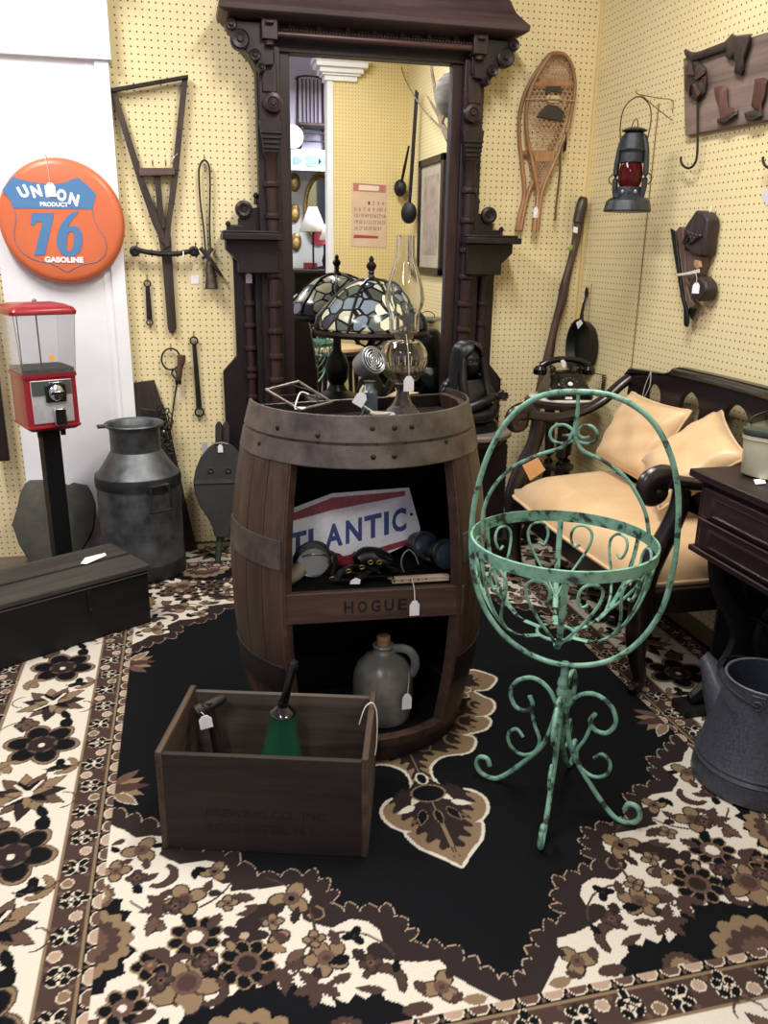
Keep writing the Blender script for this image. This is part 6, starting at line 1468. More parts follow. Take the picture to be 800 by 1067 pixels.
# ------------------------------------------------------------------ snowshoes
M_ASH = wood('ash_wood', '#86603f', '#ac8259', 'z', 10, .5, .15); M_RAW = mottled('rawhide', '#9a7b5e', '#bd9c7c', scale=60, rough=.6, bump=.1)
def snowshoe(label, off, shift, det):
    ks = 1/5.3375
    def S(x, y): return PB(530+(x+shift[0]+(y-300)*shift[2])*ks, 50+(y+shift[1])*ks, off)
    o = thing('snowshoe', label, 'snowshoe', S(220, 500), group='snowshoes on the back wall')
    lft = [(268, 32), (232, 42), (196, 90), (150, 165), (115, 250), (98, 330), (96, 420), (108, 520), (124, 600), (142, 690), (158, 770), (160, 850), (148, 930), (140, 1018)]
    rgt = [(268, 32), (310, 40), (342, 82), (362, 150), (366, 230), (352, 330), (330, 430), (300, 520), (264, 610), (228, 690), (198, 760), (178, 830), (166, 920), (156, 1018)]
    b = B(); b.tube([S(*p) for p in lft], [.0095]*9+[.011]*3+[.013, .0135], 8, sm=4, flat=(.85, 1.2, (0, 1, 0))); b.obj('frame_rail', M_ASH, o)
    b = B(); b.tube([S(*p) for p in rgt], [.0095]*9+[.011]*3+[.013, .0135], 8, sm=4, flat=(.85, 1.2, (0, 1, 0))); b.obj('frame_rail', M_ASH, o)
    def edge(pts, y):
        for (xa, ya), (xb, yb) in zip(pts[:-1], pts[1:]):
            if ya <= y <= yb: return xa+(xb-xa)*(y-ya)/(yb-ya+1e-6)
        return pts[-1][0]
    for y in (185, 290 if 0 else 205, 590):
        if y == 185: continue
        b = B(); b.tube([S(edge(lft, y), y), S(edge(rgt, y), y)], .009, 8, flat=(1.3, .5, (0, 1, 0))); b.obj('cross_bar', M_ASH, o)
    def web(y0, y1, st, par, rr, nm, hx_=0):
        b = B()
        y = y0
        segs = []
        while y < y1:
            xl_, xr_ = edge(lft, y), edge(rgt, y); segs.append([S(xl_, y), S(xr_, y)]); y += st
        # diagonal lacing both ways
        for sl in (-1, 1):
            x0 = 40
            while x0 < 420:
                pts = []
                y = y0
                while y <= y1:
                    x = x0+sl*(y-y0)*.62
                    if edge(lft, y)+3 < x < edge(rgt, y)-3: pts.append(S(x, y))
                    elif len(pts) > 1: break
                    else: pts = []
                    y += 6
                if len(pts) > 1: b.tube(pts, rr, 5)
                x0 += st
        for s_ in segs: b.tube(s_, rr, 5)
        return b.obj(nm, M_RAW, par)
    if det:
        web(80, 172, 17, o, .0013, 'toe_lacing'); web(215, 580, 26, o, .0019, 'centre_lacing'); web(635, 740, 16, o, .0014, 'heel_lacing')
        b = B(); b.prism([S(p, q) for p, q in [(178, 172), (350, 172), (364, 205), (160, 205)]], (0, .006, 0)); b.obj('toe_bar', M_ASH, o)
        b = B(); b.prism([S(p, q)+V((0, -.004, 0)) for p, q in [(130, 575), (262, 575), (238, 632), (146, 632)]], (0, .006, 0)); b.obj('heel_bar', M_ASH, o)
        b = B(); b.prism([S(p, q)+V((0, -.010, 0)) for p, q in [(205, 215), (285, 215), (290, 250), (245, 245), (202, 252)]], (0, .006, 0)); b.obj('toe_strap', M_LEATHER, o)
        b = B(); b.prism([S(p, q)+V((0, -.012, 0)) for p, q in [(150, 385), (180, 345), (215, 315), (265, 325), (305, 360), (285, 410), (225, 400)]], (0, .012, 0)); b.obj('foot_binding', M_LEATHER, o, bevel=.003)
        b = B(); b.prism([S(p, q)+V((0, -.006, 0)) for p, q in [(206, 272), (225, 262), (272, 268), (286, 285), (270, 305), (215, 302)]], (0, .005, 0)); b.obj('worn_patch', mottled('worn_hide', '#b9a77c', '#d3c398', scale=50, rough=.7), o)
        b = B(); b.tube([S(88, 288)+V((0, -.012, 0)), S(220, 285)+V((0, -.012, 0)), S(362, 298)+V((0, -.012, 0))], .0028, 6, sm=3); b.tube([S(205, 295)+V((0, -.012, 0)), S(236, 250)+V((0, -.012, 0))], .002, 5); b.obj('tie', M_RAW, o)
        b = B(); b.tube([S(300, 520)+V((0, -.012, 0)), S(282, 580)+V((0, -.010, 0)), S(285, 680), S(272, 800), S(262, 890), S(258, 960)], .011, 8, sm=4, flat=(.25, 1, (0, 1, 0))); b.obj('leather_strap', mottled('tan_strap', '#5d4636', '#7b6049', scale=30, rough=.6), o)
        b = B(); b.tube([S(312, 470), S(315, 520), S(308, 575)], .014, 8, sm=3, flat=(.3, 1, (0, 1, 0))); b.obj('heel_strap', M_LEATHER, o)
        price_tag(o, S(150, 820)+V((0, -.012, 0)), S(145, 885)+V((0, -.014, 0)), .022, .045)
    return o
snowshoe('long brown laced snowshoe with leather binding, the front one of the hung pair', .050, (0, 0, 0), True)
snowshoe('long brown snowshoe mostly hidden behind the front one of the hung pair', .022, (-28, -4, -.092), False)

# ------------------------------------------------------------------ lantern with a red globe on a wire bracket
lx_, ly_ = 1.615, 2.945
def zl_(y): return AX(657, y, lx_).z
t = thing('hanging_lantern', 'dark grey barn lantern with a red glass globe hung from a wire bracket', 'lantern', (lx_, ly_, zl_(221)))
M_LAN = mottled('dark_lantern_tin', '#33373b', '#4b5054', scale=16, rough=.45, metal=.6, bump=.06)
o_ = V((lx_, ly_, 0)); z0, z1 = zl_(220.5), zl_(134)
hL = z1-z0
b = B(); b.lathe([(.084, z0), (.086, z0+.004), (.078, z0+hL*.13), (.066, z0+hL*.165), (.045, z0+hL*.19), (.043, z0+hL*.30), (.001, z0+hL*.30)], o_, 40); b.obj('tank', M_LAN, t)
b = B(); b.lathe([(.012, 0), (.012, .012), (.008, .015), (.001, .015)], o_+V((-.06, -.02, z0+hL*.165)), 14); b.obj('filler_cap', M_LAN, t)
b = B(); b.lathe([(.034, z0+hL*.30), (.042, z0+hL*.36), (.044, z0+hL*.44), (.041, z0+hL*.52), (.037, z0+hL*.585)], o_, 32, cap=False); b.obj('globe', plain('red_globe_glass', '#571217', .08, 0, .6, Transmission_Weight=.5, IOR=1.3), t)
b = B(); b.lathe([(.038, z0+hL*.58), (.043, z0+hL*.59), (.042, z0+hL*.70), (.049, z0+hL*.735), (.043, z0+hL*.75), (.038, z0+hL*.92), (.026, z0+hL*.95)], o_, 36); b.lathe([(.028, z0+hL*.94), (.043, z0+hL*.955), (.045, z0+hL*.965), (.03, z0+hL*.99), (.018, z0+hL)], o_, 36); b.obj('chimney_top', M_LAN, t)
ua = V((.72, -.69, 0))
for s in (-1, 1):
    b = B(); b.tube([o_+ua*s*.046+V((0, 0, z0+hL*.16)), o_+ua*s*.053+V((0, 0, z0+hL*.30)), o_+ua*s*.054+V((0, 0, z0+hL*.5)), o_+ua*s*.048+V((0, 0, z0+hL*.75)), o_+ua*s*.034+V((0, 0, z0+hL*.90))], .0125, 10, sm=4, flat=(1, .8, (0, 0, 1))); b.obj('side_tube', M_LAN, t)
    b = B(); b.tube([o_+ua*s*(.066+.012*math.sin(q*PI/8))+V((0, 0, z0+hL*(.33+.13*q/8))) for q in range(9)], .002, 6); b.obj('wire_guard', M_IRON, t)
for q, r in ((-.022, .006), (0, .010), (.022, .006)):
    d_ = (EYE-o_); d_.z = 0; d_.normalize(); b = B(); e_ = V((-d_.y, d_.x, 0)); b.lathe([(r, 0), (r, .003), (r*.5, .004), (.001, .004)], o_+d_*.043+e_*q+V((0, 0, z0+hL*.235)), 14, V((0, 0, 1)).rotation_difference(d_).to_matrix()); b.obj('burner_hole', plain('burner_shine', '#8f959a', .3, .7) if q else M_LAN, t)
ht = AX(666, 101.5, lx_+.0)
tip = V((lx_, ly_, zl_(103)))
b = B(); b.tube([o_+ua*-.048+V((0, 0, z1-.045)), o_+ua*-.054+V((0, 0, z1+.02)), o_+ua*-.042+V((0, 0, z1+.072)), V((tip.x, tip.y, tip.z)), o_+ua*.042+V((0, 0, z1+.072)), o_+ua*.054+V((0, 0, z1+.02)), o_+ua*.048+V((0, 0, z1-.045))], .0022, 7, sm=5); b.obj('bail', M_RUST, t)
b = B(); b.tube([o_+V((-.012, .006, z1-.004)), o_+V((-.006, .0, z1+.022)), o_+V((.006, 0, z1+.026)), o_+V((.012, 0, z1-.002))], .0016, 6, sm=4); b.obj('lift_ring', M_RUST, t)
t = thing('wire_bracket', 'bent wire wall bracket holding the lantern', 'bracket', (WR, 3.01, 1.80))
w1, w2 = V((WR-.004, 3.018, 1.835)), V((WR-.004, 3.014, 1.769))
b = B(); b.tube([tip+V((-.006, .004, .024)), tip+V((-.005, .003, .012)), tip+V((.006, 0, .0060)), w1+V((-.05, 0, .004)), w1, (w1+w2)/2, w2, tip+V((.014, .004, .0065))], .0018, 6, sm=2); b.obj('wire', M_NAIL, t)

# ------------------------------------------------------------------ carved coat board with hooks
t = thing('mounted_hook_board', 'carved wooden western coat board with boots, hat and star over iron hooks', 'coat rack', PR(756, 90))
k5 = 1/6.667
def R5(x, y, off=.024): return PR(700+x*k5, 20+y*k5, off)
M_BRD = wood('grey_brown_board', '#62524a', '#8c7a6e', 'y', 6, .7, .4, blotch=(.75, 1.2))
b = B(); b.prism([R5(x, y, .022) for x, y in [(78, 275), (100, 262), (640, 95), (900, 30), (900, 640), (667, 702), (95, 810), (88, 800)]], (.021, 0, 0)); b.obj('board', M_BRD, t, bevel=.003)
M_CRV = wood('carved_brown', '#3f302c', '#604a42', 'z', 8, .55, .3); M_CRV2 = wood('carved_red_brown', '#4c332d', '#74524a', 'z', 8, .5, .3); M_CRD = mottled('carved_dark', '#2b2524', '#463d3b', scale=30, rough=.5, bump=.2)
b = B(); b.tube([R5(x, y, .03) for x, y in [(92, 218), (120, 250), (170, 258), (240, 235), (320, 205), (385, 180), (410, 150)]], [.006, .012, .014, .014, .014, .015, .013], 10, sm=4, flat=(1, .8, (1, 0, 0))); b.obj('carved_rope', M_CRD, t)
b = B(); b.loft([[R5(470+(x-470)*s_, 170+(y-170)*s_, o) for x, y in [(370, 150), (415, 100), (450, 112), (552, 100), (548, 150), (520, 230), (500, 300), (505, 340), (480, 395), (430, 372), (440, 300), (415, 250), (395, 280), (370, 255)]] for o, s_ in ((.022, 1), (.040, .94), (.048, .75))]); b.obj('carved_hat', M_CRD, t, sharp=50)
def carve(pts, mat, nm, h_=.016, par=t):
    cx = sum(p[0] for p in pts)/len(pts); cy = sum(p[1] for p in pts)/len(pts)
    b = B(); b.loft([[R5(cx+(x-cx)*s_, cy+(y-cy)*s_, .022+o) for x, y in pts] for o, s_ in ((0, 1), (h_*.7, .93), (h_, .70))]); return b.obj(nm, mat, par, sharp=50)
carve([(290, 470), (340, 462), (385, 470), (388, 560), (400, 625), (455, 622), (460, 650), (400, 690), (350, 715), (335, 690), (325, 620), (300, 540)], M_CRV2, 'carved_boot')
carve([(315, 690), (350, 685), (455, 640), (460, 655), (380, 715), (335, 730), (312, 715)], M_CRD, 'boot_sole', .02)
carve([(575, 415), (640, 405), (665, 420), (655, 520), (625, 600), (628, 660), (610, 690), (590, 640), (550, 600), (565, 500)], M_CRV2, 'carved_boot')
carve([(500, 650), (545, 635), (625, 640), (630, 670), (560, 700), (510, 690)], M_CRD, 'boot_sole', .02)
carve([(690, 290), (740, 240), (790, 300), (760, 420), (700, 400)], M_CRV, 'carved_star')
st_ = carve([(85, 330), (135, 290), (180, 285), (240, 340), (250, 440), (235, 510), (175, 580), (120, 540), (88, 470)], M_CRD, 'star_plate', .02)
for pts in ([(100, 390), (140, 290), (160, 400)], [(140, 410), (240, 345), (235, 375), (160, 430)], [(140, 450), (165, 440), (210, 520), (170, 560)], [(105, 440), (130, 450), (120, 540)], [(200, 400), (240, 390), (235, 480)]): carve(pts, M_CRV2, 'star_point', .03, st_)
for x0 in (0, 570):
    b = B(); b.tube([R5(x0+x, y, .034) for x, y in [(178, 560), (178, 680), (178, 850), (172, 960), (150, 1015), (115, 1035), (80, 1020), (62, 985), (64, 955)]], .0042, 8, sm=4); b.obj('hook', M_IRON, t)

# ------------------------------------------------------------------ wood and iron skates tied together
t = thing('ice_skates', 'pair of old wooden skates with iron blades tied with string on the right wall', 'skates', PR(718, 280))
k6 = 1/7.9
def R6(x, y, o=.03): return PR(690+x*k6, 210+y*k6, o)
def slab(pts, o0, th, mat, nm, par=t, bev=.002):
    b = B(); b.prism([R6(x, y, o0) for x, y in pts], (th, 0, 0)); return b.obj(nm, mat, par, bevel=bev)
slab([(62, 222), (82, 235), (106, 252), (125, 440), (150, 640), (170, 800), (205, 900), (208, 1000), (190, 1035), (174, 1010), (172, 880), (150, 790), (120, 600), (90, 420)], .040, .010, M_BLACKIRON, 'blade')
M_SKW = wood('skate_wood', '#4a3a35', '#70584e', 'z', 8, .5, .25); M_SKD = wood('dark_skate_wood', '#2b2323', '#453738', 'z', 8, .5, .3)
slab([(110, 245), (140, 205), (165, 225), (170, 300), (185, 420), (190, 580), (205, 720), (225, 800), (270, 850), (240, 880), (205, 860), (185, 780), (160, 560), (140, 400)], .050, .022, M_SKW, 'footboard')
slab([(185, 205), (275, 70), (335, 90), (372, 150), (355, 260), (345, 380), (320, 450), (260, 440), (190, 380), (165, 320)], .058, .05, M_SKD, 'toe_block', bev=.006)
slab([(215, 640), (265, 610), (310, 620), (350, 670), (362, 730), (330, 790), (290, 825), (245, 790), (225, 740)], .060, .05, M_SKD, 'heel_block', bev=.008)
slab([(190, 400), (250, 440), (320, 450), (300, 560), (280, 640), (215, 640), (200, 560)], .045, .035, M_SKW, 'footboard')
slab([(262, 480), (300, 490), (305, 540), (280, 560), (255, 520)], .056, .012, mottled('light_patch', '#9a7a55', '#b5936a', scale=20, rough=.5), 'worn_spot')
slab([(215, 850), (270, 860), (250, 920), (230, 970), (220, 930)], .03, .012, M_BLACKIRON, 'blade')
b = B()
for q in range(4): b.tube([R6(170+25*q, 350-(q % 2)*14, .062), R6(210+30*q, 250+q*10, .064), R6(250+22*q, 330-q*14, .062)], .006, 6, sm=3)
b.obj('leather_lacing', M_LEATHER, t)
b = B()
for dy in (0, 14, 26): b.tube([R6(122, 600+dy*.4, .062), R6(200, 588+dy*.5, .068), R6(305, 560+dy*.8, .066)], .0022, 6, sm=3)
b.obj('string', M_STRING, t)
tg_ = price_tag(t, R6(272, 585, .07), R6(282, 668, .072), .026, .036, yaw=-PI/2+.5)
nail(t, R6(375, 135, .03), 'r'); b = B(); b.tube([R6(405, 40, .01), R6(385, 100, .03), R6(372, 140, .04)], .0022, 6); b.obj('hanging_wire', plain('white_wire', '#dcd8c8', .5), t)

# pale round mark / label stuck high on the right wall edge
b = B(); b.prism([PR(x, y, .002) for x, y in [(793, 203), (797, 198), (806, 197), (812, 205), (808, 214), (798, 214)]], (.0015, 0, 0))
tagobj(b.obj('price_sign', plain('pale_card', '#cfc9d2', .7)), 'pale paper label on the right wall at the picture edge below the coat board', 'label')

# ------------------------------------------------------------------ sewing table with tin
M_DSK = wood('sewing_table_walnut', '#211618', '#38272a', 'y', 7, .35, .08)
DX, DY0, DY1, DZ = 1.335, 1.02, 1.952, .735
t = thing('sewing_table', 'dark wooden sewing table with two long drawers and black iron treadle legs', 'table', (1.56, 1.5, 0))
b = B(); b.bb(DX, 1.775, DY0, DY1, DZ-.022, DZ); b.obj('table_top', M_DSK, t, bevel=.004)
b = B(); b.bb(DX+.028, 1.76, DY0+.03, DY1-.025, .515, DZ-.02); b.bb(DX+.018, 1.765, DY0+.02, DY1-.012, .500, .517); b.bb(DX+.020, 1.765, DY0+.02, DY1-.018, DZ-.034, DZ-.02); b.obj('carcass', M_DSK, t, bevel=.004)
for i, (z0, z1) in enumerate(((.612, .695), (.525, .602))):
    b = B(); b.bb(DX+.016, DX+.032, DY0+.06, DY1-.055, z0, z1); d_ = b.obj('drawer', M_DSK, t, bevel=.005)
    b = B(); b.loft([[V((DX+.016-o, y, z)) for y, z in ((DY0+.10+g, z0+.012+g*.3), (DY1-.095-g, z0+.012+g*.3), (DY1-.095-g, z1-.012-g*.3), (DY0+.10+g, z1-.012-g*.3))] for o, g in ((0, 0), (.008, .006), (.010, .02), (.006, .03))]); b.obj('raised_panel', M_DSK, d_)
    b = B(); b.tube([V((DX+.012, DY0+.06, z0-.004)), V((DX+.012, DY1-.055, z0-.004))], .0035, 8); b.obj('bead', wood('bead_wood', '#3b2b2d', '#584448', 'y', 7, .3), d_)
    b = B(); b.lathe([(.005, 0), (.005, .012), (.012, .018), (.010, .024), (.001, .026)], V((DX+.008, (DY0+DY1)/2-.12, (z0+z1)/2)), 16, Ry); b.obj('knob', M_DSK, d_)
for y in (1.88, 1.12):
    fr = B()
    fr.tube([V((x, y, z)) for x, z in [(1.40, .50), (1.43, .40), (1.50, .30), (1.52, .22), (1.47, .12), (1.405, .055), (1.385, .045)]], [.022, .026, .030, .032, .030, .026, .022], 8, sm=4, flat=(1, .6, (0, 1, 0)))
    fr.tube([V((x, y, z)) for x, z in [(1.72, .50), (1.69, .40), (1.62, .30), (1.60, .22), (1.65, .12), (1.715, .055), (1.735, .045)]], [.022, .026, .030, .032, .030, .026, .022], 8, sm=4, flat=(1, .6, (0, 1, 0)))
    fr.tube([V((x, y, z)) for x, z in [(1.44, .08), (1.56, .13), (1.68, .08)]], .012, 8, sm=4); fr.tube([V((1.41, y, .49)), V((1.71, y, .49))], .014, 8)
    fr.tube([V((1.56+.05*math.cos(q*PI/8), y, .40+.05*math.sin(q*PI/8))) for q in range(16)], .008, 8, closed=True)
    for x in (1.395, 1.735): fr.box((x, y, .0235), (.085, .075, .025))
    fr.obj('iron_leg', M_BLACKIRON, t)
b = B(); b.tube([V((1.56, 1.12, .13)), V((1.56, 1.88, .13))], .010, 8); b.tube([V((1.55, 1.12, .30)), V((1.65, 1.88, .30))], .008, 8); b.tube([V((1.65, 1.12, .30)), V((1.55, 1.88, .30))], .008, 8); b.obj('cross_brace', M_BLACKIRON, t)
b = B()
for q in range(5): b.bb(1.54+q*.035, 1.556+q*.035, 1.36, 1.66, .135, .145)
b.bb(1.53, 1.70, 1.35, 1.365, .133, .147); b.bb(1.53, 1.70, 1.655, 1.67, .133, .147); b.obj('treadle', M_BLACKIRON, t)
b = B(); b.tube([V((1.66, 1.72+.14*math.cos(q*PI/16), .24+.14*math.sin(q*PI/16))) for q in range(32)], .010, 8, closed=True)
for q in range(5): b.tube([V((1.66, 1.72, .24)), V((1.66, 1.72+.14*math.cos(q*2*PI/5), .24+.14*math.sin(q*2*PI/5)))], .006, 6)
b.obj('drive_wheel', M_BLACKIRON, t)
b = B(); b.bb(1.742, 1.752, 1.12, 1.90, .10, .50); b.bb(1.44, 1.735, 1.884, 1.892, .16, .50); b.obj('under_table_shade', M_BLACKIRON, t, bevel=.002)  # dark sheets added to hide the wall, standing in for shade under the table

# cream lunch tin on the table
tc0 = AZ(756, 487, DZ); ta2 = math.radians(-62)
M_TIN = mottled('cream_green_tin', '#b9b79c', '#c9c6ad', scale=4, rough=.3, bump=.01); M_TLID = mottled('dark_green_lid', '#23302b', '#37443d', scale=14, rough=.3, bump=.02)
t = thing('lunch_tin', 'cream metal picnic tin with a dark green lid and wire handles on the sewing table', 'tin', (1.560, 1.775, DZ), ta2)
def rr2(w_, d_, z, r=.045):
    out = []
    for sx2, sy2, a0 in ((1, 1, 0), (-1, 1, PI/2), (-1, -1, PI), (1, -1, 3*PI/2)):
        for q in range(6):
            a = a0+q*PI/10; out.append(V((sx2*(w_-r)+r*math.cos(a), sy2*(d_-r)+r*math.sin(a), z)))
    return out
TW, TD, TH = .150, .095, .122
b = B(); b.loft([rr2(TW-.012, TD-.012, 0), rr2(TW-.008, TD-.008, .006)]); b.obj('foot', M_BLACKIRON, t, world=False)
b = B(); b.loft([rr2(TW-.006, TD-.006, .005), rr2(TW-.003, TD-.003, .009), rr2(TW, TD, TH-.022), rr2(TW+.003, TD+.003, TH-.02), rr2(TW+.003, TD+.003, TH-.010), rr2(TW-.001, TD-.001, TH-.008)]); b.obj('body', M_TIN, t, world=False, sharp=45)
b = B(); b.loft([rr2(TW+.004, TD+.004, TH-.009), rr2(TW+.006, TD+.006, TH-.002), rr2(TW+.004, TD+.004, TH+.006), rr2(TW-.01, TD-.01, TH+.012), rr2(TW-.05, TD-.04, TH+.014, .03)]); b.obj('lid', M_TLID, t, world=False, sharp=45)
for s in (-1, 1):
    b = B(); b.tube([V((s*TW*.95, -.045, TH+.004)), V((s*TW*.94, -.04, TH+.03)), V((s*TW*.75, 0, TH+.048)), V((s*TW*.94, .04, TH+.03)), V((s*TW*.95, .045, TH+.004))], .0028, 7, sm=4); b.obj('wire_handle', M_BLACKIRON, t, world=False)
    b = B(); b.box((s*(TW*.97), -.045, TH+.004), (.02, .018, .016)); b.obj('handle_clip', M_TLID, t, world=False, bevel=.003)
a_, bq_ = AZ(795, 488, DZ+.012), AZ(791, 500, DZ+.003)
b = B(); b.prism([AZ(x, y, DZ+.002) for x, y in [(785, 500), (796, 499), (798, 504), (787, 505)]], (0, 0, .001)); tgo = b.obj('price_tag', M_TAG, t)
b = B(); b.tube([AZ(800, 482, DZ+.03), AZ(796, 492, DZ+.015), AZ(792, 500, DZ+.004)], .0012, 5, sm=3); b.obj('string', M_STRING, t)

# small grey crock on the floor beyond the barrel
b0 = V((1.425, 3.50, RZ+.0008))
t = thing('stoneware_crock', 'small grey stoneware crock on the rug between the pedestal and settee', 'crock', b0)
b = B(); b.lathe([(.052, RZ), (.058, RZ+.006), (.062, RZ+.05), (.060, RZ+.09), (.048, RZ+.125), (.036, RZ+.14), (.040, RZ+.15), (.034, RZ+.152), (.030, RZ+.14), (.001, RZ+.13)], (b0.x, b0.y, 0), 36); b.obj('body', M_STONE, t)
# ------------------------------------------------------------------ the shop side that the hall mirror shows
YM = 3.600
def VY(x, y, yr): p = AY(x, y, 2*YM-yr); p.y = yr; return p
def VX(x, y, X): p = AX(x, y, X); p.y = 2*YM-p.y; return p
YS = .36
YW = -2.2
xs0 = VY(347, 200, YS).x
M_PEGS = pegboard('pegboard_stub', 0, (.3, .2), '#e2cd90', '#eeda9f')
b = B(); b.bb(xs0, WR, YS-.10, YS, 0, CZ+.02); structure(b.obj('wall_stub', M_PEGS, world=False))
zc0_ = VY(340, 84, YS).z
b = B(); b.bb(xs0-.045, xs0+.002, YS-.11, YS+.012, 0, zc0_); structure(b.obj('trim_5', M_WHITE, world=False, bevel=.003))
zc = VY(340, 84, YS).z
b = B()
for i, (o, a0, a1) in enumerate(((.015, 0, .035), (.035, .035, .05), (.055, .05, .085), (.085, .085, .12), (.10, .12, .15))): b.bb(xs0-.05-o, xs0+.17+o, YS-.11, YS+.012+o, zc+a0, zc+a1)
structure(b.obj('trim_6', M_WHITE, world=False, bevel=.002))
# calendar
t = thing('hanging_calendar', 'old cream paper wall calendar with a red header seen in the mirror', 'calendar', VY(385, 225, YS+.006))
def cq(x, y, o=.004): return VY(x, y, YS+o)
b = B(); b.prism([cq(x, y) for x, y in [(366, 190), (403.5, 192.5), (402.5, 258), (365.5, 256.5)]], (0, -.002, 0)); b.obj('sheet', mottled('calendar_paper', '#d9b99d', '#e3c7ac', scale=8, rough=.8, bump=0), t)
b = B(); b.prism([cq(x, y, .005) for x, y in [(368, 190.5), (402, 193), (401.5, 201), (368, 199)]], (0, -.0008, 0)); b.obj('header', plain('calendar_red', '#c37a6c', .8), t)
b = B(); b.prism([cq(x, y, .0055) for x, y in [(374, 192.5), (395, 194), (394.5, 199), (373.5, 198)]], (0, -.0008, 0)); b.obj('header_panel', plain('calendar_cream', '#e9dcc2', .8), t)
b = B(); b.prism([cq(x, y, .005) for x, y in [(369, 244.5), (394, 246), (394, 248.5), (368, 248)]], (0, -.0008, 0)); b.obj('red_script', plain('calendar_script', '#b0473f', .8), t)
b = B()
for n_ in range(1, 32):
    c_, r_ = (n_+2) % 7, (n_+2)//7
    vs, fs = fit_text(str(n_), .016 if n_ < 10 else .030, .026)
    p = cq(369+c_*4.8, 213+r_*6.6+c_*.15, .0045); b.add([p+V((v.x, 0, v.y)) for v in vs], fs)   # as printed, so the glass shows it reversed
for v in b.v: pass
b.obj('dates', plain('calendar_ink', '#5d4a44', .8), t)
# long-handled warming pans
def pan_m(label, hs, c, r):
    """pan disc facing into the room, handles up to the hook in the corner"""
    c_ = VX(*c, WR-.075); o = thing('hanging_pan', label, 'warming pan', c_, group='long-handled pans by the stub wall corner')
    for tp in hs:
        a_ = VX(*tp, WR-.05); b = B(); d_ = (a_-c_).normalized(); b.tube([a_, (a_+c_)/2, c_+d_*r*.9], [.008, .012, .012], 8); b.obj('handle', M_BLACKIRON, o)
    b = B(); b.lathe([(.001, -.03), (r*.8, -.028), (r, -.005), (r, .01), (r*.7, .025), (.001, .03)], c_, 28, Matrix.Rotation(.6, 3, 'Z') @ Matrix.Rotation(-PI/2, 3, 'X'), sy=1.25); b.obj('pan', M_BLACKIRON, o)
    return o
pan_m('larger long-handled dark warming pan hung by two rods seen in the mirror', [(433.5, 94), (435, 96)], (426, 222), .062)
pan_m('smaller long-handled dark pan hung behind the warming pan seen in the mirror', [(426, 152)], (417, 196), .050)
zsh_ = VY(325, 156, YW+.35).z
# white plate and white lampshades of the far shelf
p = VY(304.5, 143, YW+.345); p.z = zsh_+.113; t = thing('white_plate', 'round white plate standing at the end of the blue shelf seen in the mirror', 'plate', (p.x, p.y, p.z-.13))
b = B(); b.lathe([(.001, .0), (.08, .002), (.112, .012), (.112, .016), (.08, .007), (.001, .005)], p, 36, Matrix.Rotation(-PI/2, 3, 'X')); b.obj('disc', M_WHITE, t)
# framed picture on the side wall
def vx(x, y, o=.02): return VX(x, y, WR-o)
p0, p1 = vx(437, 168), vx(437, 285); y0 = p0.y; y1 = y0+.62; z1_, z0_ = p0.z, p1.z
t = thing('picture_frame', 'dark framed picture on the side wall seen at the right of the mirror', 'picture', (WR, (y0+y1)/2, z0_))
b = B()
for (ya, yb, za, zb2) in ((y0, y1, z1_-.05, z1_), (y0, y1, z0_, z0_+.05), (y0, y0+.05, z0_, z1_), (y1-.05, y1, z0_, z1_)): b.bb(WR-.028, WR-.002, ya, yb, za, zb2)
b.obj('frame', M_BLACKWOOD, t, bevel=.004)
b = B(); b.bb(WR-.014, WR-.003, y0+.045, y1-.045, z0_+.045, z1_-.045); b.obj('mat_board', mottled('mat_board', '#a39a86', '#b9b09b', scale=6, rough=.7, bump=0), t)
b = B(); b.bb(WR-.016, WR-.012, y0+.13, y1-.13, z0_+.14, z1_-.12); b.obj('print', mottled('old_print', '#8a7b72', '#b0a094', scale=9, rough=.6, bump=0), t)
# branch with a wasp nest
t = thing('branch', 'bare grey branch mounted high on the side wall seen in the mirror', 'branch', vx(465, 140, .05))
M_BR = mottled('grey_branch', '#6d5f52', '#8d7e6e', scale=20, rough=.8, bump=.3)
b = B(); b.tube([vx(468, 146, .05), vx(460, 128, .07), vx(455, 105, .09), vx(449, 68, .10)], [.022, .018, .014, .009], 8, sm=3)
b.tube([vx(459, 124, .07), vx(452, 112, .10), vx(445, 100, .12)], [.012, .009, .004], 7, sm=2); b.tube([vx(461, 128, .07), vx(465, 115, .1), vx(468, 105, .12)], [.009, .007, .004], 7, sm=2)
b.tube([vx(461, 134, .07), vx(448, 122, .10), vx(434, 104, .10), vx(421, 80, .08), vx(417, 64, .06)], [.008, .006, .005, .004, .003], 7, sm=4); b.obj('wood', M_BR, t)
nc = vx(471, 98, .22)
t = thing('hanging_wasp_nest', 'grey papery wasp nest hanging by the branch seen in the mirror', 'nest', nc)
b = B(); b.lathe([(.001, -.13), (.05, -.12), (.09, -.07), (.115, 0), (.10, .06), (.06, .10), (.001, .12)], nc, 28, sx=.9); b.obj('shell', mottled('wasp_paper', '#5d5a57', '#8a8682', scale=14, rough=.9, bump=.5, stretch=(.5, .5, 3)), t)

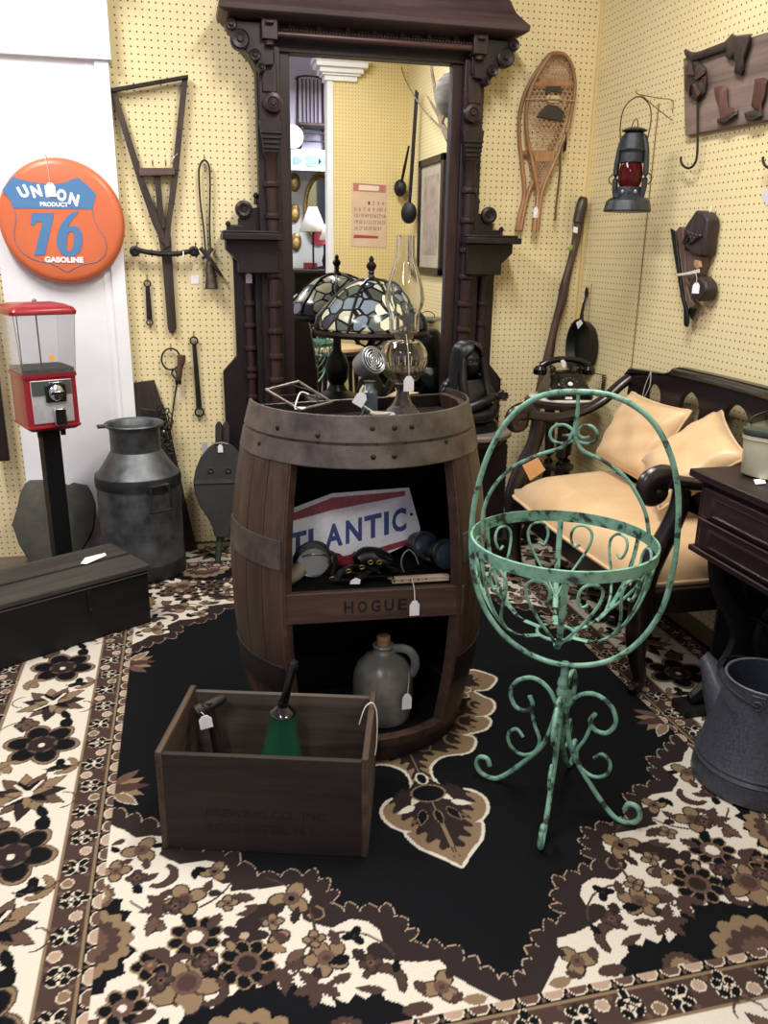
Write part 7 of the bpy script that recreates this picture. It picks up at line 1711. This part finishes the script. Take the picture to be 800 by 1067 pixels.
# far wall of the shop with its shelf
YW = -2.2
zsh = VY(325, 156, YW+.35).z; zsh0 = VY(325, 178, YW+.35).z
t_ = mottled('shelf_blue', '#b5cbd6', '#c9dbe3', scale=5, rough=.6, bump=0)
b = B(); b.bb(.6, 2.6, YW, YW+.35, zsh-.02, zsh); b.bb(.6, 2.6, YW+.33, YW+.35, zsh0, zsh-.02)
sf = b.obj('display_shelf', t_, None); tagobj(sf, 'long pale blue wall shelf carrying the rocking chair seen in the mirror', 'shelf')
for x, y, s in ((309, 167, .05), (325, 168, .075), (336, 168, .05)):
    b = B(); p = VY(x, y, YW+.352); b.prism([p+V((s*math.cos(a)*(1+.25*math.cos(3*a)), .001, s*.75*math.sin(a))) for a in [q*PI/9 for q in range(18)]], (0, .001, 0)); o = b.obj('painted_flower', plain('frieze_blue_grey', '#8fa9b5', .7), sf)
M_GREYW = plain('pale_grey_paint', '#b9bcc0', .8)
b = B(); b.bb(.4, 2.8, YW, YW+.01, 0, zsh0+.02); structure(b.obj('trim_7', M_GREYW, world=False))
# rocking chair up on the shelf
q0 = VY(326, 156, YW+.16); cxr, cyr = q0.x, YW+.155
sc_ = abs(VY(345, 128, YW+.16).x-VY(307, 128, YW+.16).x)
t = thing('rocking_chair', 'small brown spindle-back rocking chair on the blue shelf seen in the mirror', 'chair', (cxr, cyr, zsh+.001))
M_RCK = wood('rocker_wood', '#2e2120', '#4c3a38', 'z', 8, .5, .1)
zse = VY(326, 131, YW+.17).z; ztp = VY(326, 77, YW+.17).z; w2 = sc_*.42
b = B(); b.bb(cxr-w2, cxr+w2, cyr-.15, cyr+.16, zse-.02, zse+.01); b.obj('seat', M_RCK, t, bevel=.008)
for sx2 in (-1, 1):
    for sy2 in (-1, 1):
        b = B(); b.tube([(cxr+sx2*w2*.8, cyr+sy2*.12, zse-.01), (cxr+sx2*w2*.9, cyr+sy2*.13, zsh+.03)], [.016, .012], 8); b.obj('leg', M_RCK, t)
    b = B(); b.tube([(cxr+sx2*w2*.9, cyr-.16, zsh+.045), (cxr+sx2*w2*.9, cyr-.06, zsh+.018), (cxr+sx2*w2*.9, cyr+.06, zsh+.018), (cxr+sx2*w2*.9, cyr+.165, zsh+.05)], .012, 8, sm=4); b.obj('rocker', M_RCK, t)
    b = B(); b.tube([(cxr+sx2*w2*.85, cyr-.13, zse), (cxr+sx2*w2*.8, cyr-.15, ztp)], [.014, .011], 8); b.obj('back_post', M_RCK, t)
for q in range(5):
    b = B(); x = cxr-w2*.5+q*w2*.25; b.tube([(x, cyr-.13, zse), (x, cyr-.15, ztp-.02)], .007, 6); b.obj('spindle', M_RCK, t)
b = B(); b.tube([(cxr-w2*.95, cyr-.15, ztp-.03), (cxr-w2*.5, cyr-.16, ztp+.005), (cxr+w2*.5, cyr-.16, ztp+.005), (cxr+w2*.95, cyr-.15, ztp-.03)], .022, 8, sm=3, flat=(.4, 1, (0, 1, 0))); b.obj('crest', M_RCK, t)
for z in (zsh+(zse-zsh)*.35, zsh+(zse-zsh)*.65):
    b = B(); b.tube([(cxr-w2*.85, cyr+.125, z), (cxr+w2*.85, cyr+.125, z)], .009, 8); b.obj('rung', M_RCK, t)
# gilt ornaments and oval mirror on the far wall
M_GILT = mottled('dull_gilt', '#6d5630', '#a88a52', scale=30, rough=.4, metal=.6, bump=.3)
for (x, y, lab) in ((307, 190, 'topmost of the gilt oval wall plaques seen in the mirror'), (307, 222, 'middle gilt oval wall plaque seen in the mirror'), (308.5, 252, 'lowest of the gilt oval wall plaques seen in the mirror')):
    p = VY(x, y, YW+.03); t = thing('wall_plaque', lab, 'plaque', p, group='gilt plaques on the far wall')
    b = B(); b.lathe([(.001, .02), (.04, .018), (.055, .006), (.06, 0), (.06, -.015)], p, 20, Matrix.Rotation(-PI/2, 3, 'X'), sy=1.55); b.obj('plaque', M_GILT, t)
    b = B(); b.lathe([(.001, .03), (.028, .022), (.03, .015)], p, 16, Matrix.Rotation(-PI/2, 3, 'X'), sy=1.5); b.obj('relief', mottled('gilt_light', '#b59a62', '#d4bd86', scale=30, rough=.4, metal=.4), t)
p = VY(333, 218, YW+.04); t = thing('oval_mirror', 'gilt oval wall mirror seen in the hall mirror', 'mirror', p)
rw, rh = abs(VY(345, 218, YW).x-VY(320, 218, YW).x)/1.7, abs(VY(333, 185, YW).z-VY(333, 250, YW).z)/2
b = B(); b.tube([p+V((rw*math.cos(q*PI/20), 0, rh*math.sin(q*PI/20))) for q in range(40)], .022, 10, closed=True); b.obj('gilt_frame', M_GILT, t)
b = B(); b.prism([p+V((rw*math.cos(q*PI/20), -.012, rh*math.sin(q*PI/20))) for q in range(40)], (0, -.006, 0)); b.obj('glass', plain('old_mirror_glass', '#8f979b', .05, 1.0), t)
b = B(); b.prism([p+V((x, .004, rh+z)) for x, z in [(-.08, -.01), (-.05, .03), (-.03, .035), (0, .085), (.03, .035), (.05, .03), (.08, -.01)]], (0, -.02, 0)); b.obj('crest', M_GILT, t, bevel=.004)
# lamp with red shade
for (px9, py9, s9, yo9, lab) in ((326, 232, 1.25, .62, 'larger white cone lampshade beside the red lamp seen in the mirror'), (343, 243, .9, .86, 'smaller white cone lampshade in front of the oval mirror seen in the hall mirror')):
    p9 = VY(px9, py9, YW+yo9); t = thing('white_lampshade', lab, 'lamp', (p9.x, p9.y, 1.1005), group='white lampshades on the cabinet')
    b = B(); b.lathe([(.115*s9, p9.z-.07*s9), (.035*s9, p9.z+.12*s9)], (p9.x, p9.y, 0), 28, cap=False); o = b.obj('lamp_shade', plain('white_shade', '#f1efe9', .8), t); o.modifiers.new('s', 'SOLIDIFY').thickness = .002
    b = B(); b.lathe([(.05, 1.101), (.05, 1.11), (.010, 1.12), (.010, p9.z)], (p9.x, p9.y, 0), 16); b.obj('lamp_base', M_BLACKIRON, t)
p = VY(338, 246, YW+.31); t = thing('red_lamp', 'table lamp with a red shade on the dark cabinet seen in the mirror', 'lamp', (p.x, p.y, 1.10))
b = B(); b.lathe([(.15, p.z-.085), (.085, p.z+.07), (.082, p.z+.07), (.147, p.z-.085)], (p.x, p.y, 0), 28, cap=False); b.obj('lamp_shade', plain('red_shade', '#8c1c2b', .7), t)
b = B(); b.lathe([(.09, 1.101), (.09, 1.115), (.02, 1.13), (.03, 1.18), (.012, 1.25), (.012, p.z+.05)], (p.x, p.y, 0), 20); b.obj('lamp_base', M_BLACKIRON, t)
xa_, xb_ = VY(303, 300, YW+.5).x-.05, VY(352, 300, YW+.5).x+.1
t = thing('cabinet', 'dark open shelf cabinet against the far wall seen in the mirror', 'cabinet', ((xa_+xb_)/2, YW+.4, 0))
b = B(); b.bb(xa_, xb_, YW+.15, YW+1.0, 1.07, 1.10); b.bb(xa_, xb_, YW+.15, YW+1.0, .0, .08); b.bb(xa_, xb_, YW+.15, YW+1.0, .55, .575); b.bb(xa_, xa_+.03, YW+.15, YW+1.0, 0, 1.07); b.bb(xb_-.03, xb_, YW+.15, YW+1.0, 0, 1.07); b.bb(xa_, xb_, YW+.14, YW+.15, 0, 1.07); b.obj('case', M_BLACKWOOD, t, bevel=.004)
p = VY(325, 272, YW+.5); b = B(); b.bb(p.x-.08, p.x+.05, YW+.42, YW+.54, 1.101, 1.16); tagobj(b.obj('red_box', plain('red_card', '#9a2a2c', .6), bevel=.004), 'small red box on top of the dark cabinet seen in the mirror', 'box')
# armchair with round cream seat
zch = .555; pch = VY(352, 366, .80); pch = V((pch.x, .80, 0))
t = thing('seat_chair', 'dark round-seated high chair with a cream cushion seen in the mirror behind the lamp', 'chair', (pch.x, pch.y, 0))
b = B(); b.lathe([(.19, zch-.02), (.205, zch), (.20, zch+.02), (.15, zch+.035), (.001, zch+.04)], (pch.x, pch.y, 0), 36); b.obj('cushion', M_SAT, t)
b = B(); b.lathe([(.19, zch-.075), (.205, zch-.07), (.21, zch-.03), (.2, zch-.02)], (pch.x, pch.y, 0), 36); b.obj('seat_rail', M_SET, t)
for q in range(4):
    a = PI/4+q*PI/2; b = B(); b.tube([(pch.x+.17*math.cos(a), pch.y+.17*math.sin(a), zch-.06), (pch.x+.175*math.cos(a), pch.y+.175*math.sin(a), .3), (pch.x+.20*math.cos(a), pch.y+.20*math.sin(a), .03)], [.024, .018, .016], 8, sm=3); b.obj('leg', M_SET, t)
b = B(); b.tube([(pch.x+.17, pch.y-.1, zch-.03), (pch.x+.20, pch.y-.12, zch+.25), (pch.x+.20, pch.y-.12, zch+.40)], .018, 8, sm=3); b.tube([(pch.x+.02, pch.y-.19, zch-.03), (pch.x+.03, pch.y-.23, zch+.25), (pch.x+.03, pch.y-.23, zch+.40)], .018, 8, sm=3); b.tube([(pch.x+.21, pch.y-.115, zch+.40), (pch.x+.12, pch.y-.20, zch+.44), (pch.x+.02, pch.y-.235, zch+.40)], .026, 8, sm=3); b.obj('back', M_SET, t)
# green wire stand
pg_ = VY(321, 345, .25); gx_, gy_ = pg_.x, .25
t = thing('wire_plant_holder', 'slim green wire plant holder seen at the lower left of the mirror', 'plant holder', (gx_, gy_, 0))
zt3 = pg_.z; M_GW = plain('green_wire', '#5d9a80', .5)
b = B(); b.tube([(gx_+.11*math.cos(q*PI/12), gy_+.11*math.sin(q*PI/12), zt3) for q in range(24)], .007, 8, closed=True); b.tube([(gx_+.07*math.cos(q*PI/12), gy_+.07*math.sin(q*PI/12), zt3-.16) for q in range(24)], .006, 8, closed=True); b.obj('rings', M_GW, t)
for q in range(8):
    a = q*PI/4; b = B(); b.tube([(gx_+.11*math.cos(a), gy_+.11*math.sin(a), zt3), (gx_+.10*math.cos(a+.3), gy_+.10*math.sin(a+.3), zt3-.08), (gx_+.07*math.cos(a+.4), gy_+.07*math.sin(a+.4), zt3-.16)], .004, 6, sm=3); b.obj('wire', M_GW, t)
for q in range(3):
    a = q*2*PI/3+.4; b = B(); b.tube([(gx_+.05*math.cos(a), gy_+.05*math.sin(a), zt3-.16), (gx_+.03*math.cos(a), gy_+.03*math.sin(a), .35), (gx_+.13*math.cos(a), gy_+.13*math.sin(a), .01)], .006, 7, sm=4); b.obj('leg', M_GW, t)
